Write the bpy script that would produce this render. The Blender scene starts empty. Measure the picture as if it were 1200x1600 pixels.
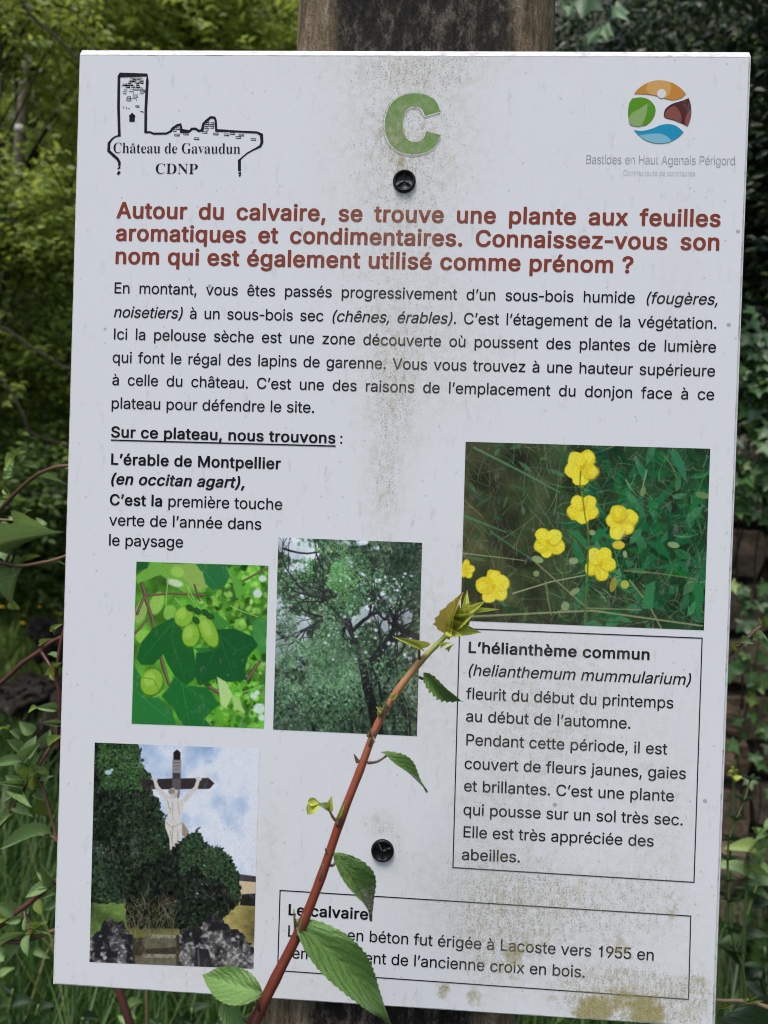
import bpy, bmesh, math, random
import numpy as np
from mathutils import Vector, Matrix, Quaternion
from mathutils.geometry import tessellate_polygon
R_ = math.radians
random.seed(7)
scene = bpy.context.scene
C = scene.collection

# ---------------------------------------------------------------- camera
SW, SH, SZ = 0.42, 0.60, 1.35            # sign width, height, height of its centre above the ground
CAMROT = ((0.99817472, -0.03329041, 0.05038818), (0.05071796, 0.00913636, -0.99867123), (0.03278581, 0.99940396, 0.01080810))
CAMLOC = (0.01869701, -0.48166116, 1.36782040)
cam_d = bpy.data.cameras.new('camera')
cam = bpy.data.objects.new('camera', cam_d); C.objects.link(cam)
Mc = Matrix(CAMROT).to_4x4(); Mc.translation = Vector(CAMLOC)
cam.matrix_world = Mc
cam_d.sensor_width = 36; cam_d.lens = 27
cam_d.clip_start = .02; cam_d.clip_end = 400
cam_d.dof.use_dof = True; cam_d.dof.focus_distance = .479; cam_d.dof.aperture_fstop = 10
scene.camera = cam
scene.cycles.pixel_filter_type = 'BLACKMAN_HARRIS'; scene.cycles.filter_width = 1.05

# ---------------------------------------------------------------- sky, sun, exposure
SUN_EL, SUN_AZ = 66, 205                 # overcast: a broad soft light from high up
w = bpy.data.worlds.new('World'); scene.world = w; w.use_nodes = True
nt = w.node_tree; bg = nt.nodes['Background']
sky = nt.nodes.new('ShaderNodeTexSky'); sky.sky_type = 'NISHITA'; sky.sun_disc = False
sky.sun_elevation = R_(SUN_EL); sky.sun_rotation = R_(SUN_AZ); sky.dust_density = 3.0; sky.air_density = 1.0
nt.links.new(sky.outputs[0], bg.inputs[0]); bg.inputs[1].default_value = 0.12
sun_d = bpy.data.lights.new('sun', 'SUN'); sun_d.energy = 1.5; sun_d.angle = R_(25); sun_d.color = (1, .97, .93)
sun = bpy.data.objects.new('sun', sun_d); C.objects.link(sun)
_d = Vector((math.sin(R_(SUN_AZ))*math.cos(R_(SUN_EL)), math.cos(R_(SUN_AZ))*math.cos(R_(SUN_EL)), math.sin(R_(SUN_EL))))
sun.rotation_euler = _d.to_track_quat('Z', 'Y').to_euler()
sun.location = (0, 0, 6)
scene.view_settings.view_transform = 'Standard'; scene.view_settings.look = 'None'
scene.view_settings.exposure = 0.70; scene.view_settings.gamma = 1; scene.view_settings.use_curve_mapping = False

# ---------------------------------------------------------------- measuring: photo points -> places in the scene
_cl = Vector(CAMLOC)
def at(px, py, y):
    """the point of the place seen at a photo position, at depth y (world, metres behind the sign face)"""
    d = Mc.to_3x3() @ Vector(((px-600)/1200, -(py-800)/1200, -1))
    return _cl+d*((y-_cl.y)/d.y)
def S(px, py):
    """same, on the face of the sign, in the sign's own coordinates"""
    p = at(px, py, 0); return (p.x, p.z-SZ)

# ---------------------------------------------------------------- helpers
def link(o, parent=None):
    C.objects.link(o)
    if parent is not None: o.parent = parent
    return o
def mesh_obj(name, verts, faces, mat=None, parent=None, smooth=False, loc=None):
    me = bpy.data.meshes.new(name); me.from_pydata([tuple(v) for v in verts], [], faces)
    if mat is not None:
        for m in (mat if isinstance(mat, (list, tuple)) else [mat]): me.materials.append(m)
    if smooth: me.polygons.foreach_set('use_smooth', [True]*len(me.polygons))
    me.update()
    o = bpy.data.objects.new(name, me)
    if loc is not None: o.location = loc
    return link(o, parent)
def bm_obj(name, bm, mat, parent=None, smooth=False):
    me = bpy.data.meshes.new(name); bm.to_mesh(me); bm.free()
    me.materials.append(mat)
    if smooth: me.polygons.foreach_set('use_smooth', [True]*len(me.polygons))
    return link(bpy.data.objects.new(name, me), parent)
def thing(name, label, cat, loc=(0, 0, 0), group=None):
    o = bpy.data.objects.new(name, None); o.location = loc; o.empty_display_size = .05
    C.objects.link(o); o['label'] = label; o['category'] = cat
    if group: o['group'] = group
    return o
def tag(o, label, cat, group=None):
    o['label'] = label; o['category'] = cat
    if group: o['group'] = group
    return o
def frames(pts):
    """parallel-transport frames along a polyline"""
    T = []
    for i in range(len(pts)):
        a = pts[max(0, i-1)]; b = pts[min(len(pts)-1, i+1)]; T.append((b-a).normalized())
    n = T[0].orthogonal().normalized(); out = []
    for i, t in enumerate(T):
        if i: n = (n-t*n.dot(t)).normalized()
        out.append((t, n, t.cross(n)))
    return out
def spline(P, n=6):
    """Catmull-Rom through points (Vector or tuples of any length)"""
    P = [Vector(p) if not isinstance(p, Vector) else p for p in P]
    Q = [P[0]*2-P[1]]+P+[P[-1]*2-P[-2]]; out = []
    for i in range(1, len(Q)-2):
        for k in range(n):
            t = k/n; a, b, c, d = Q[i-1], Q[i], Q[i+1], Q[i+2]
            out.append(((b*2)+(c-a)*t+(a*2-b*5+c*4-d)*t*t+(b*3-a-c*3+d)*t**3)*.5)
    out.append(P[-1]); return out
def tube(pts, rad, seg=8, bump=0.0, V=None, F=None, cap=True):
    """append a tube with radii to V, F"""
    V = [] if V is None else V; F = [] if F is None else F
    fr = frames(pts); base = len(V)
    for i, (p, (t, n, b)) in enumerate(zip(pts, fr)):
        for k in range(seg):
            a = 2*math.pi*k/seg; r = rad[i]*(1+bump*(random.random()-.5))
            V.append(p+(n*math.cos(a)+b*math.sin(a))*r)
    for i in range(len(pts)-1):
        for k in range(seg):
            a = base+i*seg+k; c = base+i*seg+(k+1) % seg
            F.append((a, c, c+seg, a+seg))
    if cap:
        F.append(tuple(base+k for k in range(seg))[::-1]); e = base+(len(pts)-1)*seg
        F.append(tuple(e+k for k in range(seg)))
    return V, F

# ---------------------------------------------------------------- materials
class NT:
    def __init__(s, name):
        s.m = bpy.data.materials.new(name); s.m.use_nodes = True; s.t = s.m.node_tree
        s.b = s.t.nodes['Principled BSDF']; s.out = s.t.nodes['Material Output']
    def n(s, kind, **kw):
        x = s.t.nodes.new('ShaderNode'+kind)
        for k, v in kw.items(): setattr(x, k, v)
        return x
    def put(s, sock, v):
        if isinstance(v, bpy.types.NodeSocket): s.t.links.new(v, sock)
        elif v is not None: sock.default_value = v
    def math(s, op, a, b=None, c=None, clamp=False):
        x = s.n('Math', operation=op, use_clamp=clamp); s.put(x.inputs[0], a); s.put(x.inputs[1], b)
        if c is not None: s.put(x.inputs[2], c)
        return x.outputs[0]
    def vmath(s, op, a, b=None):
        x = s.n('VectorMath', operation=op); s.put(x.inputs[0], a); s.put(x.inputs[1], b)
        return x.outputs['Value'] if op in ('LENGTH', 'DOT_PRODUCT', 'DISTANCE') else x.outputs[0]
    def coord(s, which='Object'): return s.n('TexCoord').outputs[which]
    def noise(s, vec, scale, detail=4, rough=.55, dist=0):
        x = s.n('TexNoise'); s.put(x.inputs['Vector'], vec); x.inputs['Scale'].default_value = scale
        x.inputs['Detail'].default_value = detail; x.inputs['Roughness'].default_value = rough; x.inputs['Distortion'].default_value = dist
        return x.outputs[0]
    def ramp(s, f, stops):
        x = s.n('ValToRGB'); s.put(x.inputs[0], f); e = x.color_ramp.elements
        while len(e) < len(stops): e.new(.5)
        for q, (p, c) in zip(e, stops): q.position = p; q.color = (*c, 1) if len(c) == 3 else c
        return x.outputs[0]
    def rng(s, f, a, b, c=0, d=1, smooth=False):
        x = s.n('MapRange'); x.clamp = True
        if smooth: x.interpolation_type = 'SMOOTHSTEP'
        s.put(x.inputs[0], f); x.inputs[1].default_value = a; x.inputs[2].default_value = b; x.inputs[3].default_value = c; x.inputs[4].default_value = d
        return x.outputs[0]
    def mix(s, f, a, b, mode='MIX'):
        x = s.n('Mix', data_type='RGBA', blend_type=mode); s.put(x.inputs[0], f)
        s.put(x.inputs[6], (*a, 1) if isinstance(a, tuple) and len(a) == 3 else a); s.put(x.inputs[7], (*b, 1) if isinstance(b, tuple) and len(b) == 3 else b)
        return x.outputs[2]
    def bump(s, h, strength=.3, dist=.01):
        x = s.n('Bump'); s.put(x.inputs['Height'], h); x.inputs['Strength'].default_value = strength; x.inputs['Distance'].default_value = dist
        s.t.links.new(x.outputs[0], s.b.inputs['Normal'])
    def set(s, **kw):
        for k, v in kw.items():
            v = (*v, 1) if isinstance(v, tuple) and len(v) == 3 else v
            s.put(s.b.inputs[k.replace('_', ' ')], v)
        return s

def bark_mat(name, c1, c2, scale=60, bump=.6, dist=.004, green=None):
    g = NT(name); v = g.vmath('MULTIPLY', g.coord(), (1, 1, .22))
    n = g.noise(v, scale, 5, .65); col = g.ramp(n, [(.3, c1), (.7, c2)])
    if green: col = g.mix(g.rng(g.noise(g.coord(), 7, 3), .45, .65), col, green)
    g.set(Base_Color=col, Roughness=.9); g.bump(n, bump, dist); return g.m
def leaf_mat(name, dark, light, young, vein=.35, gloss=.42, trans=.35, scale=1.0, wide=1.0):
    """leaf: 'rnd' attribute (or object random) picks the tone, UV carries the veins (u across -1..1, v along 0..1)"""
    g = NT(name)
    at_ = g.n('Attribute', attribute_name='rnd'); info = g.n('ObjectInfo')
    rnd = g.math('FRACT', g.math('ADD', at_.outputs['Fac'], info.outputs['Random']))
    col = g.ramp(rnd, [(0, dark), (.55, light), (.86, light), (1, young)])
    uv = g.n('UVMap').outputs[0]; sp = g.n('SeparateXYZ'); g.put(sp.inputs[0], uv)
    au = g.math('ABSOLUTE', sp.outputs[0])
    wob = g.noise(g.vmath('MULTIPLY', uv, (2.2, 4, 1)), 1.5, 3)
    ph = g.math('SUBTRACT', g.math('MULTIPLY', sp.outputs[1], 7.5), g.math('MULTIPLY', au, 2.6*wide)); ph = g.math('ADD', ph, g.math('MULTIPLY', wob, 1.3))
    tri = g.math('ABSOLUTE', g.math('SUBTRACT', g.math('FRACT', ph), .5))         # 0 on a side vein
    side = g.rng(tri, 0, .07, 1, 0); mid = g.rng(au, 0.0, .06, 1, 0)
    fine = g.noise(g.vmath('MULTIPLY', uv, (6, 13, 1)), 1.6, 4, .65)
    v = g.math('MAXIMUM', g.math('MULTIPLY', side, .45), mid)
    col = g.mix(g.math('MULTIPLY', v, vein), col, tuple(min(1, c*1.9+.03) for c in light))
    col = g.mix(g.rng(fine, .3, .7, 0, .35), col, dark)
    g.set(Base_Color=col, Roughness=gloss)
    h = g.math('ADD', g.math('MULTIPLY', g.rng(tri, 0, .5, 0, 1), .45), g.math('MULTIPLY', fine, 1.0)); g.bump(h, .5, .0012*scale)
    tr = g.n('BsdfTranslucent'); g.put(tr.inputs[0], g.mix(.5, col, young, 'MIX'))
    mx = g.n('MixShader'); mx.inputs[0].default_value = trans
    g.t.links.new(g.b.outputs[0], mx.inputs[1]); g.t.links.new(tr.outputs[0], mx.inputs[2]); g.t.links.new(mx.outputs[0], g.out.inputs[0])
    return g.m
# ---------------------------------------------------------------- the ground and the wooded slope behind
def hnoise(x, y):
    return math.sin(x*1.7+1.3)*math.cos(y*1.3-.4)*.5+math.sin(x*3.9-y*2.7)*.25+math.sin(x*8.1+y*6.3)*.12
def ground_z(x, y):
    s = max(0.0, y-9.0)
    return .05*hnoise(x, y)+min(26, s*1.15)+max(0, -x-9)*.8+max(0, x-7)*.8
g = NT('meadow_soil')
n1 = g.noise(g.coord(), 1.4, 6, .65); n2 = g.noise(g.coord(), 22, 5, .7)
c = g.mix(g.rng(n1, .4, .62), (.045, .036, .022), (.035, .060, .016))
c = g.mix(g.rng(n2, .35, .7, 0, .7), c, (.022, .030, .010))
g.set(Base_Color=c, Roughness=.95); g.bump(n2, .7, .04); M_soil = g.m
xs_ = [-60, -40, -25]+[-16+.5*i for i in range(65)]+[25, 40, 60]
ys_ = [-25, -15, -8, -4]+[-3+.35*i for i in range(56)]+[18, 21, 26, 34, 60]
V = [(x, y, ground_z(x, y)) for y in ys_ for x in xs_]; nx = len(xs_)
F = [(j*nx+i, j*nx+i+1, (j+1)*nx+i+1, (j+1)*nx+i) for j in range(len(ys_)-1) for i in range(nx-1)]
o = mesh_obj('ground', V, F, M_soil, smooth=True); o['kind'] = 'structure'

# ---------------------------------------------------------------- leaves
def leaf_verts(wid=.5, nseg=10, serr=.0, fold=.25, curl=.3, twist=0, cols=2, wave=0.0, tipp=1.35, seed=0, bite=None):
    """a leaf blade of unit length along +Y, upper side +Z; returns verts, faces, uvs"""
    r = random.Random(seed); V = []; F = []; U = []
    K = cols*2+1
    for i in range(nseg+1):
        t = i/nseg
        prof = math.sin(math.pi*min(1, t**.78))**.85*(1-.28*t)*1.08 if 0 < t < 1 else 0.0
        if t > .8: prof *= 1-((t-.8)/.2)**tipp*.35
        ang = curl*(t-.1)
        y = math.sin(ang)/curl if abs(curl) > 1e-3 else t
        z = -(1-math.cos(ang))/curl if abs(curl) > 1e-3 else 0
        for k in range(K):
            u = (k-cols)/cols
            wd = prof*wid*.5
            if abs(u) == 1 and 0 < i < nseg: wd *= 1+serr*((-1)**i)*(.6+.8*r.random())
            if bite and abs(u) == 1 and u*bite[0] > 0 and bite[1] < t < bite[2]: wd *= bite[3]
            x = u*wd; zz = z+abs(u)*wd*fold*2+wave*math.sin(t*9+u*2.2)*abs(u)
            a = twist*t; x, zz = x*math.cos(a)-(zz-z)*math.sin(a), z+x*math.sin(a)+(zz-z)*math.cos(a)
            sl = abs(u)*wd*.25
            V.append((x, y-sl*0+wd*abs(u)*.0, zz)); U.append((u, t))
    tip = V[-cols-1]; n_ = math.hypot(tip[1], tip[2]); ca, sa = tip[1]/n_, tip[2]/n_      # bring the tip back to (0, 1, 0)
    V = [(x, (y*ca+z*sa)/n_, (z*ca-y*sa)/n_) for x, y, z in V]
    for i in range(nseg):
        for k in range(K-1): a = i*K+k; F.append((a, a+1, a+K+1, a+K))
    return V, F, U
def leaf_mesh(name, mat, **kw):
    V, F, U = leaf_verts(**kw)
    me = bpy.data.meshes.new(name); me.from_pydata(V, [], F); me.materials.append(mat)
    L = me.uv_layers.new(name='UVMap')
    for lp in me.loops: L.data[lp.index].uv = U[lp.vertex_index]
    me.polygons.foreach_set('use_smooth', [True]*len(F)); me.update(); return me
def lobed_mesh(name, mat, lobes, seed=0, cup=.15):
    """ivy or maple blade: lobes = [(angle, length)], petiole end at the origin, unit size"""
    r = random.Random(seed); P = []
    L = sorted(lobes); n = len(L)
    for i, (a, l) in enumerate(L):
        P.append((R_(a), l))
        if i < n-1: P.append((R_((a+L[i+1][0])/2), min(l, L[i+1][1])*.72))
    V = [(0, 0, 0)]; U = [(0, 0)]
    ring = []
    for a, l in P:
        x, y = math.sin(a)*l, math.cos(a)*l; z = cup*(l*l)*(.6*r.random()+.2)-(.12 if l > .6 else -.06)
        V.append((x, y, z)); U.append((math.copysign(min(1, abs(a)/2), a), l))
    F = [(0, i, i+1) for i in range(1, len(P))]
    me = bpy.data.meshes.new(name); me.from_pydata(V, [], F); me.materials.append(mat)
    Lr = me.uv_layers.new(name='UVMap')
    for lp in me.loops: Lr.data[lp.index].uv = U[lp.vertex_index]
    bmx = bmesh.new(); bmx.from_mesh(me)
    bmesh.ops.subdivide_edges(bmx, edges=bmx.edges[:], cuts=1, use_grid_fill=True, smooth=.0)
    for f in bmx.faces: f.smooth = True
    bmx.to_mesh(me); bmx.free(); me.update(); return me
def leaf_matrix(base, tip, width, face):
    d = tip-base; L = d.length; Y = d/L
    Z = (face-Y*face.dot(Y))
    if Z.length < 1e-4: Z = Y.orthogonal()
    Z.normalize(); X = Y.cross(Z)
    M = Matrix(((X.x*width, Y.x*L, Z.x*L, base.x), (X.y*width, Y.y*L, Z.y*L, base.y), (X.z*width, Y.z*L, Z.z*L, base.z), (0, 0, 0, 1)))
    return M
def put_leaf(me, parent, base, tip, width, face, name='leaf', label=None):
    """width = blade width scale relative to a mesh of width 1"""
    o = bpy.data.objects.new(name, me); C.objects.link(o)
    M = leaf_matrix(Vector(base), Vector(tip), width, Vector(face))
    if parent is not None:
        o.parent = parent; M = Matrix.Translation(parent.location).inverted() @ M
    o.matrix_local = M
    if label: o['label'] = label
    return o
def foliage(name, base, dirs, norms, size, mat, parent, seed=0, wid=.55, fold=.18, kind='stuff', var=.45):
    """many small folded leaves in one mesh. base, dirs, norms: (N,3)"""
    r = np.random.RandomState(seed); N = len(base)
    d = dirs/np.linalg.norm(dirs, axis=1, keepdims=True)
    nn = norms-d*(norms*d).sum(1, keepdims=True); nn /= np.linalg.norm(nn, axis=1, keepdims=True)+1e-9
    x = np.cross(d, nn); L = size*(1-var/2+var*r.rand(N, 1)); W = L*wid*(.8+.4*r.rand(N, 1))
    tmpl = [(0, 0, 0), (-.42, .30, fold), (-.40, .62, fold), (0, 1, -.12), (.40, .62, fold), (.42, .30, fold), (0, .46, .0)]
    V = np.stack([base+x*(a*W)+d*(b*L)+nn*(c*L*.6) for a, b, c in tmpl], 1).reshape(-1, 3)
    me = bpy.data.meshes.new(name)
    tri = np.array([(0, 6, 1), (0, 5, 6)]); quad = np.array([(1, 6, 3, 2), (6, 5, 4, 3)])
    first = (np.arange(N)*7)[:, None]
    li = np.concatenate([first + tri[0], first + tri[1], first + quad[0], first + quad[1]], 1)
    me.vertices.add(N*7); me.vertices.foreach_set('co', V.astype(np.float32).ravel())
    me.loops.add(N*14); me.loops.foreach_set('vertex_index', li.astype(np.int32).ravel())
    me.polygons.add(N*4)
    st = (np.arange(N)*14)[:, None]+np.array([0, 3, 6, 10]); tot = np.tile([3, 3, 4, 4], N)
    me.polygons.foreach_set('loop_start', st.astype(np.int32).ravel())
    try: me.polygons.foreach_set('loop_total', tot.astype(np.int32))
    except Exception: pass
    me.materials.append(mat)
    uvt = np.array([(0, 0), (-1, .3), (-1, .62), (0, 1), (1, .62), (1, .3), (0, .46)], np.float32)
    corner = np.array([0, 6, 1, 0, 5, 6, 1, 6, 3, 2, 6, 5, 4, 3])
    Lr = me.uv_layers.new(name='UVMap'); Lr.data.foreach_set('uv', np.tile(uvt[corner], (N, 1)).astype(np.float32).ravel())
    A = me.attributes.new('rnd', 'FLOAT', 'POINT'); A.data.foreach_set('value', np.repeat(r.rand(N), 7).astype(np.float32))
    me.update(calc_edges=True); me.validate()
    o = link(bpy.data.objects.new(name, me), parent)
    if kind: o['kind'] = kind
    return o
def twig_cloud(centres, n_twig, twig_len, n_leaf, spread, seed, updir=.25, droop=.0):
    """leaf bases along little twigs around the centres; returns base, dir, norm arrays and twig lines"""
    r = np.random.RandomState(seed); B = []; D = []; Nn = []; tw = []
    for c in centres:
        for _ in range(n_twig):
            o = c+r.randn(3)*spread
            a = r.randn(3); a[2] = a[2]*.6+updir; a /= np.linalg.norm(a)
            tw.append((o, o+a*twig_len))
            side = np.cross(a, [0, 0, 1]); side /= np.linalg.norm(side)+1e-6
            for k in range(n_leaf):
                t = (k+.5)/n_leaf; s = 1 if k % 2 else -1
                B.append(o+a*twig_len*t+r.randn(3)*.004)
                dd = a*.6+side*s*.8+r.randn(3)*.3+np.array([0, 0, -droop]); D.append(dd)
                Nn.append(np.array([0, -.95, .75])+r.randn(3)*.5)
    return np.array(B), np.array(D), np.array(Nn), tw
def limbs_mesh(name, base, tips, r0, mat, parent, seed=0, sub=7, wob=.05):
    rr = random.Random(seed); V = []; F = []
    for i, t in enumerate(tips):
        a = Vector(base); b = Vector(t); P = []
        for k in range(sub+1):
            f = k/sub; p = a.lerp(b, f); p += Vector((rr.gauss(0, 1), rr.gauss(0, 1), rr.gauss(0, .5)))*wob*math.sin(f*math.pi)*(b-a).length*.4
            p.z += (b-a).length*.12*math.sin(f*math.pi); P.append(p)
        P = spline(P, 2); n = len(P)
        tube(P, [r0*(1-.82*k/(n-1))*(1 if i == 0 else .55) for k in range(n)], 6, .12, V, F)
    return mesh_obj(name, V, F, mat, parent, True)

M_bark = bark_mat('bark_grey_brown', (.035, .028, .020), (.13, .11, .085), 60)
M_twig = bark_mat('twig_dark', (.012, .010, .008), (.04, .03, .022), 90)
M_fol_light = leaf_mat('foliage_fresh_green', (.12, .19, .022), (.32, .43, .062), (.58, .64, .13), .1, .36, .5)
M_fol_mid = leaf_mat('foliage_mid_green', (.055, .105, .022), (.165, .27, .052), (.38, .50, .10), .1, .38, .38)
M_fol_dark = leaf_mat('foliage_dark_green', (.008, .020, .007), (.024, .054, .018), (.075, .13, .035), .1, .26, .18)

def tree(name, label, cat, base, h, crown_c, crown_r, n_cl, leaf, mat, seed, group=None, n_twig=4, n_leaf=9, twig=.22, trunk_r=.05, hollow=.25, droop=.15):
    r = np.random.RandomState(seed)
    root = thing(name, label, cat, base, group)
    b = np.array(base); cc = np.array(crown_c)-b; R3 = np.array(crown_r)
    cent = []
    while len(cent) < n_cl:
        v = r.uniform(-1, 1, 3); q = np.linalg.norm(v)
        if q > 1 or q < hollow: continue
        if hnoise(v[0]*3+seed, v[2]*3+v[1]*2) < -.30: continue
        cent.append(cc+v*R3)
    cent = np.array(cent)
    B, D, Nn, tw = twig_cloud(cent, n_twig, twig, n_leaf, .10*max(R3)*.5+.04, seed, droop=droop)
    foliage('crown', B, D, Nn, leaf, mat, root, seed)
    top = Vector(cc)+Vector((0, 0, R3[2]*.5))
    P = spline([Vector((0, 0, -.1)), Vector((r.randn()*.05, r.randn()*.05, top.z*.35)), Vector((top.x*.6, top.y*.6, top.z*.7)), top], 6); n = len(P)
    V, F = tube(P, [trunk_r*(1-.75*i/(n-1)) for i in range(n)], 10, .08)
    mesh_obj('trunk', V, F, M_bark, root, True)
    pick = r.choice(len(cent), min(16, len(cent)), False)
    V = []; F = []
    for i in pick:
        s_ = P[int(n*(.35+.5*r.rand()))]; e_ = Vector(cent[i]); mid = s_.lerp(e_, .5)+Vector((0, 0, .12*(e_-s_).length))
        Q = spline([s_, mid+Vector(r.randn(3)*.05), e_], 5)
        tube(Q, [trunk_r*.32*(1-.75*k/(len(Q)-1)) for k in range(len(Q))], 5, .1, V, F)
    mesh_obj('limbs', V, F, M_twig, root, True)
    V = []; F = []
    for a, c_ in tw[::3]:
        tube([Vector(a), (Vector(a)+Vector(c_))/2+Vector(r.randn(3)*.01), Vector(c_)], [.0035, .0025, .0012], 3, 0, V, F, False)
    o_ = mesh_obj('twigs', V, F, M_twig, root); o_['kind'] = 'stuff'
    return root
def gp(px, py, y, z=None):
    p = at(px, py, y); return (p.x, p.y, ground_z(p.x, p.y)) if z is None else (p.x, p.y, z)

# left: fresh green trees, the nearest overhanging the top left corner
p = at(170, -60, 3.4)
tree('hazel_tree', 'fresh light green tree overhanging behind the top left corner of the panel', 'tree', (p.x-1.5, 4.0, ground_z(p.x-1.5, 4.0)), 4, (p.x-.3, 3.6, 3.55), (1.35, .8, 1.0), 300, .060, M_fol_light, 11, n_twig=5, twig=.28, trunk_r=.05)
p = at(30, 330, 4.6)
tree('field_maple_tree', 'light green bushy tree left of the panel in front of a pale trunk', 'tree', (p.x-1.5, 4.9, ground_z(p.x-1.5, 4.9)), 3, (p.x-.1, 4.7, 2.55), (1.1, .8, 1.05), 230, .060, M_fol_light, 12, n_twig=5, twig=.26, trunk_r=.05)
p = at(60, 640, 8.0)
tree('dogwood_bush', 'darker green bush behind the left edge of the panel at mid height', 'bush', (p.x, 8.1, ground_z(p.x, 8.1)), 2.6, (p.x, 8.0, 2.0), (2.4, .6, 1.45), 420, .08, M_fol_mid, 13, n_twig=5, twig=.24, trunk_r=.035)
for i, (px, y, zc, rr, mt, sd, lb) in enumerate((
    (-260, 6.3, 2.6, (1.7, 1.0, 2.1), M_fol_mid, 21, 'mid green tree at the far left edge of the wood'),
    (140, 7.4, 3.6, (1.6, 1.0, 2.2), M_fol_mid, 22, 'tall mid green tree behind the bushes left of the post'),
    (380, 6.0, 3.4, (1.2, .9, 2.4), M_fol_light, 23, 'light green tree rising just left of the post'),
    (640, 7.5, 3.4, (1.8, 1.0, 2.6), M_fol_mid, 24, 'mid green tree hidden behind the post and panel'))):
    p = at(px, 800, y)
    tree('woodland_tree', lb, 'tree', (p.x, y, ground_z(p.x, y)), 4, (p.x, y, zc), rr, 330, .095, mt, sd, 'trees of the wood behind the panel', n_twig=5, twig=.34, trunk_r=.07)
for i, (px, py, y, rr, n_, mt, lb) in enumerate((
    (25, 560, 3.0, (.55, .35, .62), 210, M_fol_mid, 'mid green bush just behind the left edge of the panel beside the body text'),
    (-10, 850, 3.6, (.6, .35, .30), 250, M_fol_mid, 'low part shaded bush at the left frame edge above the meadow'),
    (330, 30, 3.2, (.75, .5, .42), 170, M_fol_light, 'light green bush filling the gap above the panel left of the post'),
    (25, 20, 2.5, (.30, .18, .15), 46, M_fol_light, 'bright spray of leaves at the very top left in front of the pale trunk'),
    (50, 360, 2.5, (.26, .16, .22), 62, M_fol_light, 'bright leafy spray over the pale trunk, level with the heading'),
    (5, 560, 2.6, (.22, .16, .16), 40, M_fol_light, 'bright leafy spray at the left frame edge, level with the body text'),
    (40, 760, 2.6, (.25, .16, .14), 34, M_fol_mid, 'green leafy spray over the pale trunk beside the subtitle'))):
    p = at(px, py, y)
    tree('young_bush', lb, 'bush', (p.x-(.6 if px < 100 else 0), y, ground_z(p.x, y)), 3, tuple(p), rr, n_, .048 if y > 3 else .036, mt, 51+i, 'bushes close behind the panel', n_twig=5, twig=.2, trunk_r=.02)
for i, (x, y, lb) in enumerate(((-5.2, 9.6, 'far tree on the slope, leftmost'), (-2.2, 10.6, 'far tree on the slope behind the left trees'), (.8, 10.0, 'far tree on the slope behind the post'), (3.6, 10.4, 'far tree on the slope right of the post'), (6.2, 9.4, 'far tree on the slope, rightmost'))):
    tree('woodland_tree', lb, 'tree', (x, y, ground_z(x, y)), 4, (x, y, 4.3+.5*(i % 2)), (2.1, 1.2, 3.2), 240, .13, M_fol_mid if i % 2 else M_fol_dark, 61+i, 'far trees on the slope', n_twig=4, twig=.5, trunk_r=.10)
# a pale bare trunk with a white mark, and a second one lower down
g = NT('pale_trunk_bark'); v = g.noise(g.vmath('MULTIPLY', g.coord(), (1, 1, .3)), 40, 5)
g.set(Base_Color=g.ramp(v, [(.35, (.10, .085, .065)), (.65, (.27, .24, .19))]), Roughness=.85); g.bump(v, .5, .004); M_pale = g.m
M_mark = NT('white_paint_mark').set(Base_Color=(.72, .72, .70), Roughness=.6).m
for px0, px1, pm, y, wpx, lb in ((33, 44, 203, 2.95, 17, 'pale slender trunk with a white band at the top left'), (8, 28, 356, 5.9, 16, 'short pale trunk with a white band lower on the left')):
    a = at(px0-75, 800, y); b_ = at(px0, pm, y); c_ = at(px1, pm-150, y)
    root = thing('pale_tree', lb, 'tree', (a.x, y, ground_z(a.x, y)), 'pale trunks with white bands')
    o_ = Vector(root.location); P = spline([Vector((0, 0, -.05)), b_-o_, c_-o_, (c_-o_)+Vector((.05, 0, .8))], 6); rd = wpx/2/1200*(y+.48)
    V, F = tube(P, [rd*(1.25-.5*i/(len(P)-1)) for i in range(len(P))], 12, .05); mesh_obj('trunk', V, F, M_pale, root, True)
    q = b_-o_; d_ = (c_-b_).normalized()
    V, F = tube([q-d_*.014+Vector((0, 0, -.006)), q+d_*.014], [rd*1.13, rd*1.12], 12); mesh_obj('paint_band', V, F, M_mark, root, True)
    r = np.random.RandomState(int(px0)); cen = np.array([(c_-o_)+Vector((r.randn()*.35, r.randn()*.25, .5+r.rand()*.9)) for _ in range(26)])
    B, D, Nn, tw = twig_cloud(cen, 3, .22, 8, .08, 77+int(px0)); foliage('crown', B, D, Nn, .06, M_fol_light, root, 5)

# right: dark shaded thicket above the stone wall
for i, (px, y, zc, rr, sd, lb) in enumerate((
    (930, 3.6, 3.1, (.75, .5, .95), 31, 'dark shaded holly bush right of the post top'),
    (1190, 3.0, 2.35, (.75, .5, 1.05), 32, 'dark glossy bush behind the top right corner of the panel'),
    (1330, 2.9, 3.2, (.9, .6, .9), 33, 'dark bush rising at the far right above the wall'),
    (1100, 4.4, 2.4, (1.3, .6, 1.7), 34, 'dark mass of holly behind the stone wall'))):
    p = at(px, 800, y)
    tree('holly_bush', lb, 'bush', (p.x, y, ground_z(p.x, y)), 3, (p.x, y, zc), rr, 420, .045, M_fol_dark, sd, 'dark thicket on the right', n_twig=5, twig=.2, trunk_r=.04, hollow=.0, droop=.3)

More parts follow.
